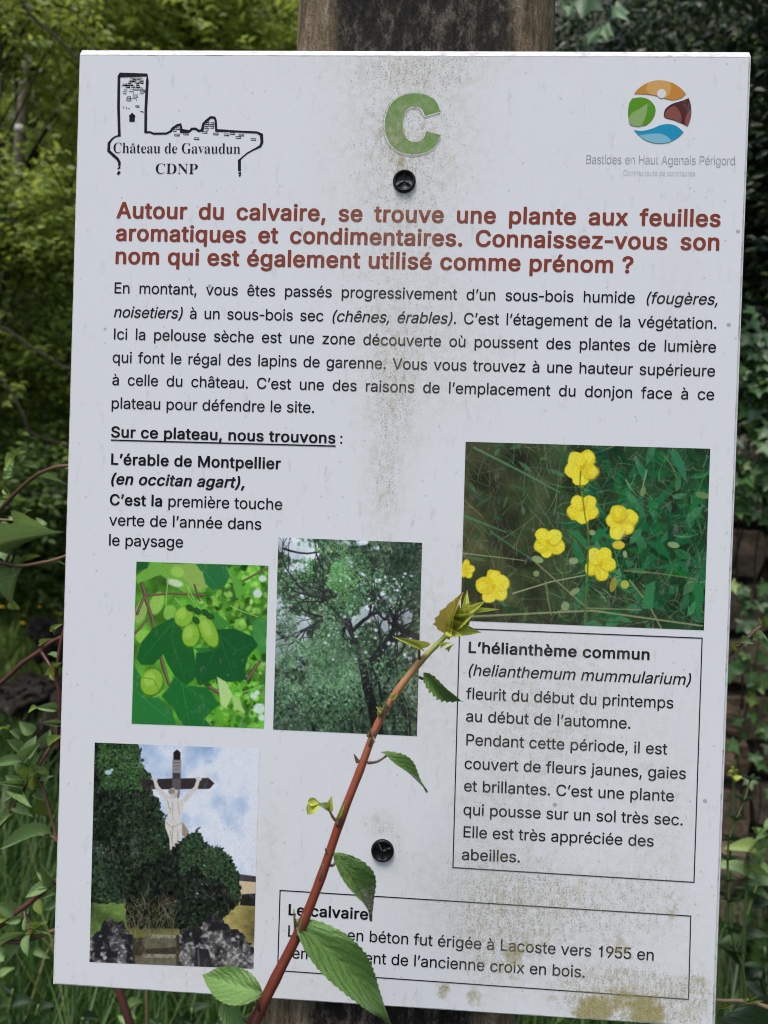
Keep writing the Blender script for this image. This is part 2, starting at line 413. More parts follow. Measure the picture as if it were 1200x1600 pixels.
# ---------------------------------------------------------------- old dry-stone wall on the right
g = NT('wall_stone'); inf = g.n('ObjectInfo'); v1 = g.noise(g.coord(), 7, 6, .65); v2 = g.noise(g.coord(), 40, 4)
c1 = g.mix(inf.outputs['Random'], (.16, .12, .08), (.36, .24, .15))
c2 = g.mix(g.rng(v1, .35, .7), c1, (.07, .058, .038)); c2 = g.mix(g.rng(v2, .5, .75, 0, .5), c2, (.24, .20, .15))
g.set(Base_Color=c2, Roughness=.95); g.bump(g.math('ADD', v1, g.math('MULTIPLY', v2, .4)), .8, .03); M_stone = g.m
g = NT('wall_core_earth'); v1 = g.noise(g.coord(), 14, 5); g.set(Base_Color=g.ramp(v1, [(.3, (.012, .009, .006)), (.7, (.035, .026, .018))]), Roughness=1.0); g.bump(v1, 1, .04); M_earth = g.m
def stone_mesh(seed):
    r = random.Random(seed); bm = bmesh.new(); bmesh.ops.create_cube(bm, size=1.0)
    bmesh.ops.subdivide_edges(bm, edges=bm.edges[:], cuts=1, use_grid_fill=True)
    for v_ in bm.verts:
        q = v_.co; f = 1-.16*((abs(q.x) > .4)+(abs(q.y) > .4)+(abs(q.z) > .4)-1)*.7
        v_.co = q*f+Vector((r.gauss(0, 1), r.gauss(0, 1), r.gauss(0, 1)))*.045
    me = bpy.data.meshes.new('stone'); bm.to_mesh(me); bm.free(); me.materials.append(M_stone)
    return me
WX0, WY = 1.00, 2.15
wall = thing('stone_wall', 'old brown dry-stone wall with ivy right of the panel', 'wall', (WX0, WY, 0))
bm = bmesh.new(); bmesh.ops.create_grid(bm, x_segments=24, y_segments=12, size=.5)
V = []; F = []
for s_, yy_ in ((0, .10), (1, .50)):
    for j in range(9):
        for i in range(21):
            x = .04+i*.145; z = -.1+j*(1.60+.1)/8
            V.append((x, yy_+random.uniform(-.02, .02)+z*.04, z+(.05*math.sin(i*1.3) if j == 8 else 0)))
for j in range(8):
    for i in range(20):
        a = j*21+i; F.append((a, a+1, a+22, a+21)); F.append((a+189, a+210, a+211, a+190))
for i in range(20): F.append((168+i, 169+i, 169+i+189, 168+i+189))
for j in range(8): F.append((j*21, (j+1)*21, (j+1)*21+189, j*21+189)); F.append((j*21+20, j*21+20+189, (j+1)*21+20+189, (j+1)*21+20))
bm.free()
mesh_obj('wall_core', V, F, M_earth, wall, True)
SM = [stone_mesh(100+i) for i in range(9)]
rw = random.Random(4); z = -.02
while z < 1.62:
    hgt = rw.uniform(.10, .19); x = rw.uniform(-.08, .02)
    while x < 2.9:
        L = rw.uniform(.16, .42); 
        if rw.random() < .95:
            o = bpy.data.objects.new('stone', rw.choice(SM)); C.objects.link(o); o.parent = wall
            o.location = (x+L/2, .07+rw.uniform(-.03, .03)+z*.04, z+hgt/2); o.scale = (L*1.02, rw.uniform(.20, .28), hgt*1.0)
            o.rotation_euler = (rw.uniform(-.08, .08), rw.uniform(-.07, .07), rw.uniform(-.1, .1))
        x += L+.012
    z += hgt+.008

# ivy on the wall
M_ivy = leaf_mat('ivy_leaf', (.020, .055, .014), (.060, .14, .035), (.22, .32, .05), .4, .34, .22)
IVY = [lobed_mesh('ivy_leaf', M_ivy, [(-125, .55), (-62, .78), (0, 1.0), (60, .75), (122, .52)], s_, .2) for s_ in range(4)]
def ivy(label, spots, seed, n_each, size, spread, y0=WY-.10):
    r = random.Random(seed)
    p0 = at(spots[0][0], spots[0][1], y0)
    root = thing('ivy_plant', label, 'ivy', (p0.x, y0, 0 if p0.z > 0 else 0), 'ivy on the stone wall')
    ro = Vector(root.location); V = []; F = []
    for (px, py) in spots:
        p = at(px, py, y0)-ro
        A = p+Vector((r.uniform(-.05, .05), .05, -.35)); Q = spline([A, p+Vector((0, .02, -.15)), p+Vector((r.uniform(-.05, .05), -.03, .08))], 5)
        tube(Q, [.004-.0028*k/(len(Q)-1) for k in range(len(Q))], 5, .1, V, F)
        for k in range(n_each):
            c_ = p+Vector((r.gauss(0, 1)*spread, -.03-abs(r.gauss(0, .035)), r.gauss(0, 1)*spread*1.1))
            a_ = r.gauss(0, .8); s_ = size*r.uniform(.6, 1.15)
            d_ = Vector((math.sin(a_), -.35+r.gauss(0, .3), -math.cos(a_)*.8)).normalized()
            put_leaf(r.choice(IVY), root, c_+ro, c_+ro+d_*s_, s_, Vector((r.gauss(0, .45), -1, .55+r.gauss(0, .4))))
    mesh_obj('vine', V, F, M_twig, root, True)
ivy('ivy with pale young leaves on the wall top beside the panel', [(1175, 720), (1190, 775), (1160, 745), (1185, 560), (1200, 600), (1165, 590)], 3, 26, .058, .055)
ivy('dark ivy hanging over the middle of the wall', [(1170, 945), (1190, 1080), (1160, 1120), (1195, 1190), (1175, 1030)], 5, 10, .052, .05)
ivy('ivy spreading over the wall further right of the frame', [(1280, 640), (1330, 760), (1400, 900), (1300, 1000)], 6, 22, .06, .10)
ivy('ivy creeping over the hidden left end of the wall', [(1090, 600), (1080, 760), (1100, 950)], 7, 18, .06, .08)

# ---------------------------------------------------------------- boulders at the foot of the bush, left
from mathutils.noise import noise as noise_at
g = NT('dark_rock'); v1 = g.noise(g.coord(), 9, 6, .7); v2 = g.noise(g.coord(), 45, 4)
g.set(Base_Color=g.mix(g.rng(v2, .52, .7), g.ramp(v1, [(.3, (.008, .006, .004)), (.7, (.040, .029, .019))]), (.085, .07, .045)), Roughness=.95); g.bump(v1, 1, .06); M_rock = g.m
def boulder(label, px, py, y, size, seed, name='rock'):
    r = random.Random(seed); bm = bmesh.new(); bmesh.ops.create_icosphere(bm, subdivisions=4, radius=1)
    for v_ in bm.verts:
        n = v_.co.normalized(); f = 1+.12*math.sin(n.x*13+seed*2)*math.sin(n.z*11+n.y*9)+.28*math.sin(n.x*3.1+seed)*math.cos(n.z*2.7+seed)+.14*math.sin(n.y*7+n.x*5+seed)+.30*noise_at(n*2.3+Vector((seed, 0, 0)))+.18*noise_at(n*5.5+Vector((0, seed, 0)))+.09*noise_at(n*13)
        v_.co = Vector((n.x*size[0], n.y*size[1], n.z*size[2]))*f
    p = at(px, py, y); o = bm_obj(name, bm, M_rock, None, False); o.location = p; tag(o, label, 'rock', 'dark rocks left of the panel'); return o
boulder('dark knobbly rock just left of the panel edge, topmost of the rocks', 82, 1000, 3.0, (.085, .10, .10), 1)
boulder('brown lump of rock and earth below the topmost rock', 45, 1085, 2.8, (.11, .12, .08), 2)
boulder('dark rock half hidden behind the panel edge above the plum leaves', 100, 1150, 2.5, (.09, .14, .14), 3)
# ---------------------------------------------------------------- grass
def grass(name, label, N, region, h0, h1, wid, mat, seed, dry=.1):
    r = np.random.RandomState(seed); x = r.uniform(region[0], region[1], N); y = r.uniform(region[2], region[3], N)
    z = np.array([ground_z(a, b) for a, b in zip(x, y)]); h = r.uniform(h0, h1, N); a = r.uniform(0, 2*np.pi, N)
    lean = r.uniform(.1, .75, N); w_ = wid*(.6+.8*r.rand(N)); ca, sa = np.cos(a), np.sin(a)
    pts = []
    for t, k in ((0, 1), (.4, .9), (.75, .6)):
        ox = ca*lean*h*t*t; oy = sa*lean*h*t*t; oz = h*t*(1-.25*lean*t)
        for s in (-1, 1): pts.append(np.stack([x+ox-sa*w_*k*s, y+oy+ca*w_*k*s, z+oz], 1))
    pts.append(np.stack([x+ca*lean*h, y+sa*lean*h, z+h*(1-.25*lean-.15*lean)], 1))
    V = np.stack(pts, 1).reshape(-1, 3); i = (np.arange(N)*7)[:, None]
    Fq = [(0, 1, 3, 2), (2, 3, 5, 4)]
    li = np.concatenate([i+np.array(Fq[0]), i+np.array(Fq[1]), i+np.array((4, 5, 6))], 1)
    me = bpy.data.meshes.new(name); me.vertices.add(N*7); me.vertices.foreach_set('co', V.astype(np.float32).ravel())
    me.loops.add(N*11); me.loops.foreach_set('vertex_index', li.astype(np.int32).ravel()); me.polygons.add(N*3)
    me.polygons.foreach_set('loop_start', ((np.arange(N)*11)[:, None]+np.array([0, 4, 8])).astype(np.int32).ravel())
    try: me.polygons.foreach_set('loop_total', np.tile([4, 4, 3], N).astype(np.int32))
    except Exception: pass
    A = me.attributes.new('rnd', 'FLOAT', 'POINT'); A.data.foreach_set('value', np.repeat(r.rand(N), 7).astype(np.float32))
    me.materials.append(mat); me.update(calc_edges=True); me.validate()
    o = link(bpy.data.objects.new(name, me)); o['kind'] = 'stuff'; tag(o, label, 'grass'); return o
def grass_mat(name, a, b, c_):
    g = NT(name); at_ = g.n('Attribute', attribute_name='rnd')
    col = g.ramp(at_.outputs['Fac'], [(0, a), (.6, b), (.93, b), (1, c_)])
    g.set(Base_Color=col, Roughness=.5)
    tr = g.n('BsdfTranslucent'); g.put(tr.inputs[0], col); mx = g.n('MixShader'); mx.inputs[0].default_value = .3
    g.t.links.new(g.b.outputs[0], mx.inputs[1]); g.t.links.new(tr.outputs[0], mx.inputs[2]); g.t.links.new(mx.outputs[0], g.out.inputs[0]); return g.m
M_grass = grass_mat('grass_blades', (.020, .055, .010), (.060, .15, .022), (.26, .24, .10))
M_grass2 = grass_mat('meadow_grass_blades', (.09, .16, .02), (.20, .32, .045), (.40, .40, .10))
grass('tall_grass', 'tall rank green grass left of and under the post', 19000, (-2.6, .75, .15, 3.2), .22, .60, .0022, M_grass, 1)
M_grass3 = grass_mat('shaded_grass_blades', (.010, .026, .006), (.028, .065, .014), (.16, .14, .07))  # darker copy of the blade colours: shade at the wall foot painted in
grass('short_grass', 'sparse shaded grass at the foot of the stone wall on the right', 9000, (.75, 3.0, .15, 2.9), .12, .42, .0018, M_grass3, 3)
grass('meadow_grass', 'short green meadow grass far behind the panel on the left', 30000, (-7.5, 3.5, 3.2, 10.5), .10, .26, .006, M_grass2, 2)
# buttercups in the meadow
M_yel = NT('buttercup_yellow').set(Base_Color=(.62, .46, .02), Roughness=.4).m
M_stemg = NT('flower_stem_green').set(Base_Color=(.05, .10, .02), Roughness=.6).m
V = []; F = []
V, F = tube([Vector((0, 0, 0)), Vector((.01, 0, .15)), Vector((.02, 0, .30))], [.003, .0025, .002], 4)
nst = len(F); cc = Vector((.02, 0, .30))
for k in range(5):
    a = k*2*math.pi/5; d = Vector((math.cos(a), math.sin(a), .35)); s_ = Vector((-math.sin(a), math.cos(a), 0))
    o_ = len(V); V += [cc, cc+d*.022-s_*.016, cc+d*.034, cc+d*.022+s_*.016]; F.append((o_, o_+1, o_+2, o_+3))
bme = bpy.data.meshes.new('buttercup'); bme.from_pydata([tuple(v) for v in V], [], F); bme.materials.append(M_stemg); bme.materials.append(M_yel)
for i, p_ in enumerate(bme.polygons): p_.material_index = 1 if i >= nst else 0
rb = random.Random(9)
for k in range(70):
    px = rb.uniform(-60, 100) if k < 56 else rb.uniform(-500, 900); dist = rb.uniform(5.2, 8.8)
    p = at(px, 900, dist); o = bpy.data.objects.new('buttercup', bme); C.objects.link(o)
    o.location = (p.x, dist, ground_z(p.x, dist)+.03); o.rotation_euler = (rb.uniform(-.3, .1), rb.uniform(-.2, .2), rb.uniform(0, 6.3)); s_ = rb.uniform(.8, 1.25); o.scale = (s_, s_, s_)
    tag(o, 'small yellow flower in the meadow grass left of the panel', 'flower', 'yellow flowers in the meadow')
# ---------------------------------------------------------------- printed pictures, painted in code
class Paint:
    """small software painter: coordinates given in a frame set by three corners"""
    def __init__(s, w, h, TL, TR, BL, seed):
        s.w, s.h = w, h
        s.im = np.zeros((h, w, 3), np.float32)
        e1 = (TR[0]-TL[0], TR[1]-TL[1]); e2 = (BL[0]-TL[0], BL[1]-TL[1])
        M = np.array([[e1[0]/w, e2[0]/h], [e1[1]/w, e2[1]/h]])
        s.Mi = np.linalg.inv(M); s.o = np.array(TL, float)
        s.k = w/math.hypot(*e1)
        s.r = np.random.RandomState(seed)
    def c(s, P): return (np.atleast_2d(P)-s.o) @ s.Mi.T
    def _blend(s, x0, y0, m, col):
        v = s.im[y0:y0+m.shape[0], x0:x0+m.shape[1]]
        v += (np.array(col, np.float32)/255-v)*m[..., None]
    def _box(s, a, b, pad):
        x0 = max(0, int(a[0]-pad)); y0 = max(0, int(a[1]-pad))
        x1 = min(s.w, int(b[0]+pad)+2); y1 = min(s.h, int(b[1]+pad)+2)
        return (x0, y0, x1, y1) if x1 > x0 and y1 > y0 else None
    def poly(s, P, col, a=1.0, soft=0.9):
        P = s.c(P); bb = s._box(P.min(0), P.max(0), soft+1)
        if not bb: return
        x0, y0, x1, y1 = bb
        X, Y = np.meshgrid(np.arange(x0, x1)+.5, np.arange(y0, y1)+.5)
        D = np.full(X.shape, 1e9); W = np.zeros(X.shape, bool)
        Q = np.roll(P, -1, 0)
        for (ax, ay), (bx, by) in zip(P, Q):
            dx, dy = bx-ax, by-ay; L = dx*dx+dy*dy+1e-9
            t = np.clip(((X-ax)*dx+(Y-ay)*dy)/L, 0, 1)
            D = np.minimum(D, (X-ax-t*dx)**2+(Y-ay-t*dy)**2)
            W ^= ((ay <= Y) != (by <= Y)) & (X < ax+(Y-ay)*dx/(dy if abs(dy) > 1e-9 else 1e-9))
        D = np.sqrt(D)*np.where(W, 1, -1)
        s._blend(x0, y0, (np.clip(D/soft*.5+.5, 0, 1)*a).astype(np.float32), col)
    def line(s, P, w0, w1, col, a=1.0):
        P = s.c(P); n = len(P)-1
        for i in range(n):
            A, B = P[i], P[i+1]
            r0 = s.k*(w0+(w1-w0)*i/n)/2; r1 = s.k*(w0+(w1-w0)*(i+1)/n)/2
            bb = s._box(np.minimum(A, B), np.maximum(A, B), max(r0, r1)+1)
            if not bb: continue
            x0, y0, x1, y1 = bb
            X, Y = np.meshgrid(np.arange(x0, x1)+.5, np.arange(y0, y1)+.5)
            d = B-A; t = np.clip(((X-A[0])*d[0]+(Y-A[1])*d[1])/(d@d+1e-9), 0, 1)
            D = (r0+(r1-r0)*t)-np.hypot(X-A[0]-t*d[0], Y-A[1]-t*d[1])
            s._blend(x0, y0, (np.clip(D+.5, 0, 1)*a).astype(np.float32), col)
    def dab(s, x, y, rx, ry, ang, col, a=1.0, soft=1.0):
        p = s.c((x, y))[0]; rx *= s.k; ry *= s.k; R = max(rx, ry)
        bb = s._box(p, p, R+soft+1)
        if not bb: return
        x0, y0, x1, y1 = bb
        X, Y = np.meshgrid(np.arange(x0, x1)+.5-p[0], np.arange(y0, y1)+.5-p[1])
        ca, sa = math.cos(ang), math.sin(ang)
        u = (X*ca+Y*sa)/rx; v = (Y*ca-X*sa)/ry
        D = (1-np.sqrt(u*u+v*v))*min(rx, ry)
        s._blend(x0, y0, (np.clip(D/soft+.5, 0, 1)*a).astype(np.float32), col)
    def leaf(s, x, y, L, W, ang, col, a=1.0):
        ca, sa = math.cos(ang), math.sin(ang)
        P = [(0, 0), (.3, .42), (.65, .38), (1, 0), (.65, -.38), (.3, -.42)]
        s.poly([(x+ca*p*L-sa*q*W, y+sa*p*L+ca*q*W) for p, q in P], col, a)
    def curve(s, x, y, L, ang, bend, w0, w1, col, a=1.0, n=6):
        P = [(x, y)]
        for i in range(n):
            ang += bend/n; x += math.cos(ang)*L/n; y += math.sin(ang)*L/n; P.append((x, y))
        s.line(P, w0, w1, col, a)
    def noise(s, size, octaves=3):
        out = np.zeros((s.h, s.w), np.float32); amp = 1; tot = 0
        for o in range(octaves):
            n = max(2, int(s.w/size)+2); m = max(2, int(s.h/size)+2)
            g = s.r.rand(m, n).astype(np.float32)
            yy = np.linspace(0, m-1.001, s.h); xx = np.linspace(0, n-1.001, s.w)
            yi = yy.astype(int); xi = xx.astype(int); fy = (yy-yi)[:, None]; fx = (xx-xi)[None]
            fy = fy*fy*(3-2*fy); fx = fx*fx*(3-2*fx)
            v = (g[yi][:, xi]*(1-fy)*(1-fx)+g[yi][:, xi+1]*(1-fy)*fx+g[yi+1][:, xi]*fy*(1-fx)+g[yi+1][:, xi+1]*fy*fx)
            out += v*amp; tot += amp; amp *= .55; size = max(1.5, size/2)
        return out/tot
    def jit(s, c, k=14):
        g = s.r.randn()*k
        return [min(255, max(0, v+g+s.r.randn()*k*.35)) for v in c]
    def finish(s, blur=1):
        im = s.im
        for _ in range(blur):
            p = np.pad(im, ((1, 1), (1, 1), (0, 0)), 'edge')
            im = (p[:-2, 1:-1]+p[2:, 1:-1]+p[1:-1, :-2]+p[1:-1, 2:]+2*im)/6
        g = s.r.randn(s.h, s.w, 1).astype(np.float32)
        im = im*(1+.05*g)+s.r.randn(s.h, s.w, 1)*.012
        gr = im.mean(2, keepdims=True)
        return np.clip(gr+(im-gr)*.93, 0, 1)

def paint_flowers():
    p = Paint(560, 412, (73, 55), (1117, 85), (52, 818), 3); r = p.r
    n = p.noise(60)[..., None]; m = p.noise(160)[..., None]
    xs = np.linspace(0, 1, p.w)[None, :, None]
    L = np.array([66, 68, 38])/255.; R = np.array([24, 66, 34])/255.
    p.im = ((L*(1-xs)+R*xs)*(.45+1.1*n)*(.7+.6*m)).astype(np.float32)
    for _ in range(26): p.dab(60+r.rand()*1050, 60+r.rand()*780, 25+r.rand()*45, 20+r.rand()*30, r.rand()*3, p.jit((34, 36, 22), 8), .6, 12)
    for _ in range(520):
        x = 50+r.rand()*1060; y = 40+r.rand()*800; f = (x-50)/1060
        ang = -math.pi/2+r.randn()*.9
        col = (96, 104, 62) if r.rand() < .55-f*.4 else ((42, 104, 56) if r.rand() < .75 else (128, 122, 86))
        p.curve(x, y, 60+r.rand()*170, ang, r.randn()*.8, 2.2+r.rand()*2.5, 1, p.jit(col, 18), .35+.4*r.rand())
    for _ in range(150):
        x = 560+r.rand()**.7*560; y = 60+r.rand()*790
        p.leaf(x, y, 60+r.rand()*90, 26+r.rand()*24, r.rand()*6.3, p.jit((30, 112, 58) if r.rand() < .6 else (22, 78, 44), 14), .8)
    for _ in range(420):
        x = 480+r.rand()*630; y = 60+r.rand()*800
        p.curve(x, y, 30+r.rand()*110, r.rand()*6.3, r.randn()*.9, 3+r.rand()*4, 1, p.jit([(60, 140, 74), (20, 60, 36), (110, 140, 84), (34, 110, 60)][r.randint(4)], 16), .3+.45*r.rand())
    for _ in range(50):
        p.leaf(60+r.rand()*560, 60+r.rand()*780, 40+r.rand()*60, 10+r.rand()*12, r.rand()*6.3, p.jit((52, 104, 56), 16), .65)
    for a, b in (((185, 440), (370, 560)), ((110, 80), (480, 270)), ((65, 370), (250, 440)), ((800, 120), (840, 220)), ((850, 110), (990, 200))):
        p.line([a, ((a[0]+b[0])/2+r.randn()*6, (a[1]+b[1])/2+r.randn()*6), b], 11, 6, p.jit((58, 122, 72), 10), .8)
    for a, b, c, w in (((100, 800), (620, 770), (1090, 830), 9), ((280, 700), (440, 650), (590, 620), 6), ((380, 570), (600, 760), (830, 765), 7),
                       ((60, 530), (200, 545), (330, 560), 5), ((760, 600), (900, 610), (1060, 632), 6), ((420, 650), (430, 720), (445, 790), 8), ((780, 640), (860, 740), (920, 850), 8)):
        p.line([a, b, c], w, w*.8, p.jit((134, 146, 92), 10), .85)
    for P in ([(840, 470), (920, 480), (960, 560), (900, 520)], [(850, 590), (1000, 560), (1040, 575), (960, 590)], [(1050, 640), (1095, 660), (1085, 780), (1065, 800)],
              [(830, 760), (850, 660), (890, 640), (880, 760)], [(800, 110), (845, 170), (850, 215), (815, 190)], [(510, 430), (560, 430), (600, 480), (590, 500)], [(610, 480), (640, 425), (690, 420), (660, 465)],
              [(940, 85), (1010, 140), (1020, 230), (985, 180)], [(560, 290), (640, 310), (680, 370), (640, 340)]):
        p.poly(P, p.jit((26, 118, 62), 8), .9)
    p.line([(568, 190), (575, 280), (600, 400), (605, 500), (595, 640), (590, 830)], 9, 9, (70, 112, 40), .95)
    p.line([(740, 470), (735, 520), (700, 580)], 5, 4, (92, 120, 60), .8)
    p.line([(850, 175), (830, 260)], 6, 5, (150, 160, 110), .8)
    for x, y, a, b in ((385, 555, 26, 15), (620, 440, 14, 12), (965, 490, 26, 13), (835, 265, 11, 22), (540, 560, 20, 14), (1085, 280, 30, 14), (505, 752, 17, 20), (760, 530, 9, 16), (380, 615, 13, 13), (545, 690, 24, 12)):
        p.dab(x, y, a, b, r.randn()*.3, p.jit((132, 158, 96), 10), .9)
    def blob(x, y, rx, ry, ang, col, al, rough=.16, n=15):
        q = 1+rough*r.randn(n)*.6; q = (q+np.roll(q, 1))/2; ca, sa = math.cos(ang), math.sin(ang)
        P = [(math.cos(k*6.2832/n)*rx*q[k], math.sin(k*6.2832/n)*ry*q[k]) for k in range(n)]
        p.poly([(x+u*ca-v*sa, y+u*sa+v*ca) for u, v in P], col, al, 1.2)
    def flower(x, y, R, rot, squash=1.0, n=5):
        order = list(range(n)); r.shuffle(order)
        for k in order:
            a = rot+k*2*math.pi/n+r.randn()*.10; f = R*(.92+.16*r.rand())
            px, py = x+math.cos(a)*f*.50, y+math.sin(a)*f*.50*squash
            blob(px+2, py+3, f*.50, f*.46, a, (188, 160, 14), .55)
            blob(px, py, f*(.46+.06*r.rand()), f*(.40+.08*r.rand()), a, p.jit((236, 214, 22), 7), 1)
            blob(px+math.cos(a)*f*.12, py+math.sin(a)*f*.1, f*.26, f*.22, a, p.jit((248, 230, 50), 6), .6, .3)
            for q in range(5):
                b = a+r.randn()*.4; u = .15+.3*r.rand()
                p.curve(x+math.cos(b)*R*u, y+math.sin(b)*R*u*squash, R*.45, b, r.randn()*.5, 3, 1.5, p.jit((214, 184, 10), 14), .35)
        blob(x, y, R*.16, R*.14, 0, (214, 172, 12), .6, .4)
    flower(573, 165, 78, .3); flower(582, 338, 70, 1.6); flower(742, 395, 72, .8); flower(432, 482, 74, 2.9, .8)
    flower(655, 572, 72, .2); flower(197, 672, 74, .8); flower(76, 600, 40, 1.0)
    p.line([(568, 180), (566, 240)], 5, 5, (96, 110, 20)); p.line([(575, 270), (590, 380), (608, 440)], 6, 5, (120, 130, 26)); p.line([(603, 505), (600, 640)], 7, 6, (84, 118, 34))
    p.dab(732, 492, 27, 18, 0, (216, 190, 30)); p.dab(710, 660, 14, 32, .2, (150, 140, 36)); p.dab(760, 658, 18, 18, 0, (170, 176, 50))
    return p.finish(1)

def paint_maple():
    p = Paint(330, 406, (57, 140), (562, 156), (38, 760), 5); r = p.r
    n = p.noise(50)[..., None]
    p.im = (np.array([80, 152, 40])/255.*(.45+1.1*n)).astype(np.float32)
    for _ in range(420):
        x = 300+r.rand()*260; y = 150+r.rand()*620
        p.dab(x, y, 5+r.rand()*13, 5+r.rand()*11, r.rand()*3, p.jit([(120, 196, 52), (52, 122, 26), (150, 216, 90), (36, 84, 22)][r.randint(4)], 14), .65, 3)
    for x, y, q in ((520, 262, 18), (505, 652, 14), (525, 700, 22), (540, 205, 15), (475, 585, 11), (518, 640, 10), (536, 735, 14)): p.dab(x, y, q, q*.9, 0, (212, 236, 224), .9, 5)
    def P(pts, col, a=1, vein=None):
        p.poly(pts, col, a, 1.6)
        if vein:
            for v in vein: p.line(v, 3.5, 1.5, [c*1.35+8 for c in col], .6)
    P([(50, 200), (120, 145), (260, 150), (330, 230), (240, 260), (150, 190), (60, 225)], (112, 176, 62), 1)
    P([(195, 150), (290, 150), (335, 235), (290, 255), (220, 190)], (140, 180, 78))
    P([(57, 140), (105, 142), (100, 165), (58, 180)], (34, 96, 44))
    P([(285, 150), (405, 154), (418, 190), (395, 235), (350, 250), (322, 225), (312, 180)], (36, 116, 58), 1, [[(300, 155), (365, 235)]])
    P([(400, 160), (450, 210), (480, 260), (440, 280), (425, 220)], (92, 168, 58))
    for x, y, a, b in ((135, 300, 26, 45), (185, 335, 24, 30), (215, 180, 26, 20), (90, 430, 38, 28), (75, 330, 22, 50)): p.dab(x, y, a, b, .3, p.jit((150, 204, 74), 10), .9, 4)
    p.dab(205, 222, 32, 14, .2, (214, 232, 200), .8, 4)
    for pts, w in (([(78, 225), (95, 290), (118, 360), (122, 410)], 15), ([(50, 415), (75, 390), (100, 360)], 10), ([(150, 505), (165, 560), (182, 610)], 15), ([(98, 270), (190, 262), (320, 268)], 9), ([(60, 340), (80, 290), (98, 262)], 12),
                   ([(465, 215), (510, 190), (562, 165)], 8), ([(280, 230), (300, 290)], 8), ([(480, 590), (510, 545), (530, 520)], 14), ([(335, 620), (370, 640), (400, 620)], 15)):
        p.line(pts, w, w*.8, (92, 74, 52)); p.line([(a+2, b-2) for a, b in pts], w*.35, w*.3, (150, 128, 104), .7)
    for x, y, x2, y2 in ((180, 200, 170, 340), (250, 230, 300, 320), (205, 280, 245, 320), (260, 225, 285, 310), (420, 310, 520, 350), (375, 670, 545, 610), (60, 575, 150, 655), (75, 680, 165, 630)):
        p.line([(x, y), ((x+x2)/2+r.randn()*8, (y+y2)/2), (x2, y2)], 5, 4, (140, 196, 84), .9)
    P([(340, 320), (420, 380), (370, 410), (340, 370)], (60, 140, 50))
    P([(500, 370), (530, 350), (552, 360), (550, 490), (520, 480), (500, 430)], (60, 142, 66), .9)
    P([(195, 355), (215, 370), (240, 420), (275, 470), (285, 540), (278, 590), (245, 615), (205, 580), (175, 530), (160, 495), (120, 535), (75, 535), (58, 510), (75, 450), (120, 395)], (26, 100, 40), 1, [[(205, 365), (190, 430), (245, 600)], [(200, 370), (140, 440), (75, 520)]])
    P([(360, 400), (430, 395), (500, 425), (522, 460), (485, 500), (470, 555), (480, 590), (420, 600), (350, 590), (300, 615), (280, 580), (285, 490), (330, 470), (370, 440)], (24, 92, 42), 1, [[(375, 420), (440, 480), (500, 455)], [(370, 430), (340, 520), (300, 600)], [(380, 440), (430, 590)]])
    P([(275, 470), (330, 470), (350, 480), (300, 490)], (40, 120, 50))
    P([(200, 580), (250, 615), (330, 620), (372, 690), (350, 705), (318, 740), (345, 772), (240, 768), (215, 735), (200, 700), (152, 655), (180, 625)], (30, 112, 48), 1, [[(230, 600), (260, 760)], [(235, 610), (355, 690)]])
    P([(45, 530), (80, 590), (85, 660), (140, 660), (190, 700), (210, 765), (38, 762)], (38, 124, 54), 1, [[(60, 640), (190, 750)]])
    P([(365, 580), (400, 600), (425, 650), (400, 700), (380, 690)], (178, 216, 130)); P([(420, 650), (450, 660), (470, 720), (430, 700)], (160, 206, 110))
    for x, y, a, b, t in ((238, 350, 36, 42, .4), (265, 422, 35, 46, .1), (332, 405, 32, 70, -.45), (115, 600, 44, 54, .3)):
        p.dab(x+2, y+3, a+2, b+2, t, (60, 116, 26), .6, 4); p.dab(x, y, a*.94, b*.94, t, (134, 188, 50), 1, 3); p.dab(x-8, y-10, a*.5, b*.5, t, (164, 212, 82), .7, 6)
    for x, y in ((262, 318), (290, 330), (320, 335), (285, 365), (340, 350)): p.dab(x, y, 17, 12, r.rand(), (34, 82, 34), .95, 2)
    for pts in ([(60, 580), (120, 590), (150, 640), (120, 655)],): p.line(pts, 3, 3, (94, 150, 40))
    return p.finish(1)

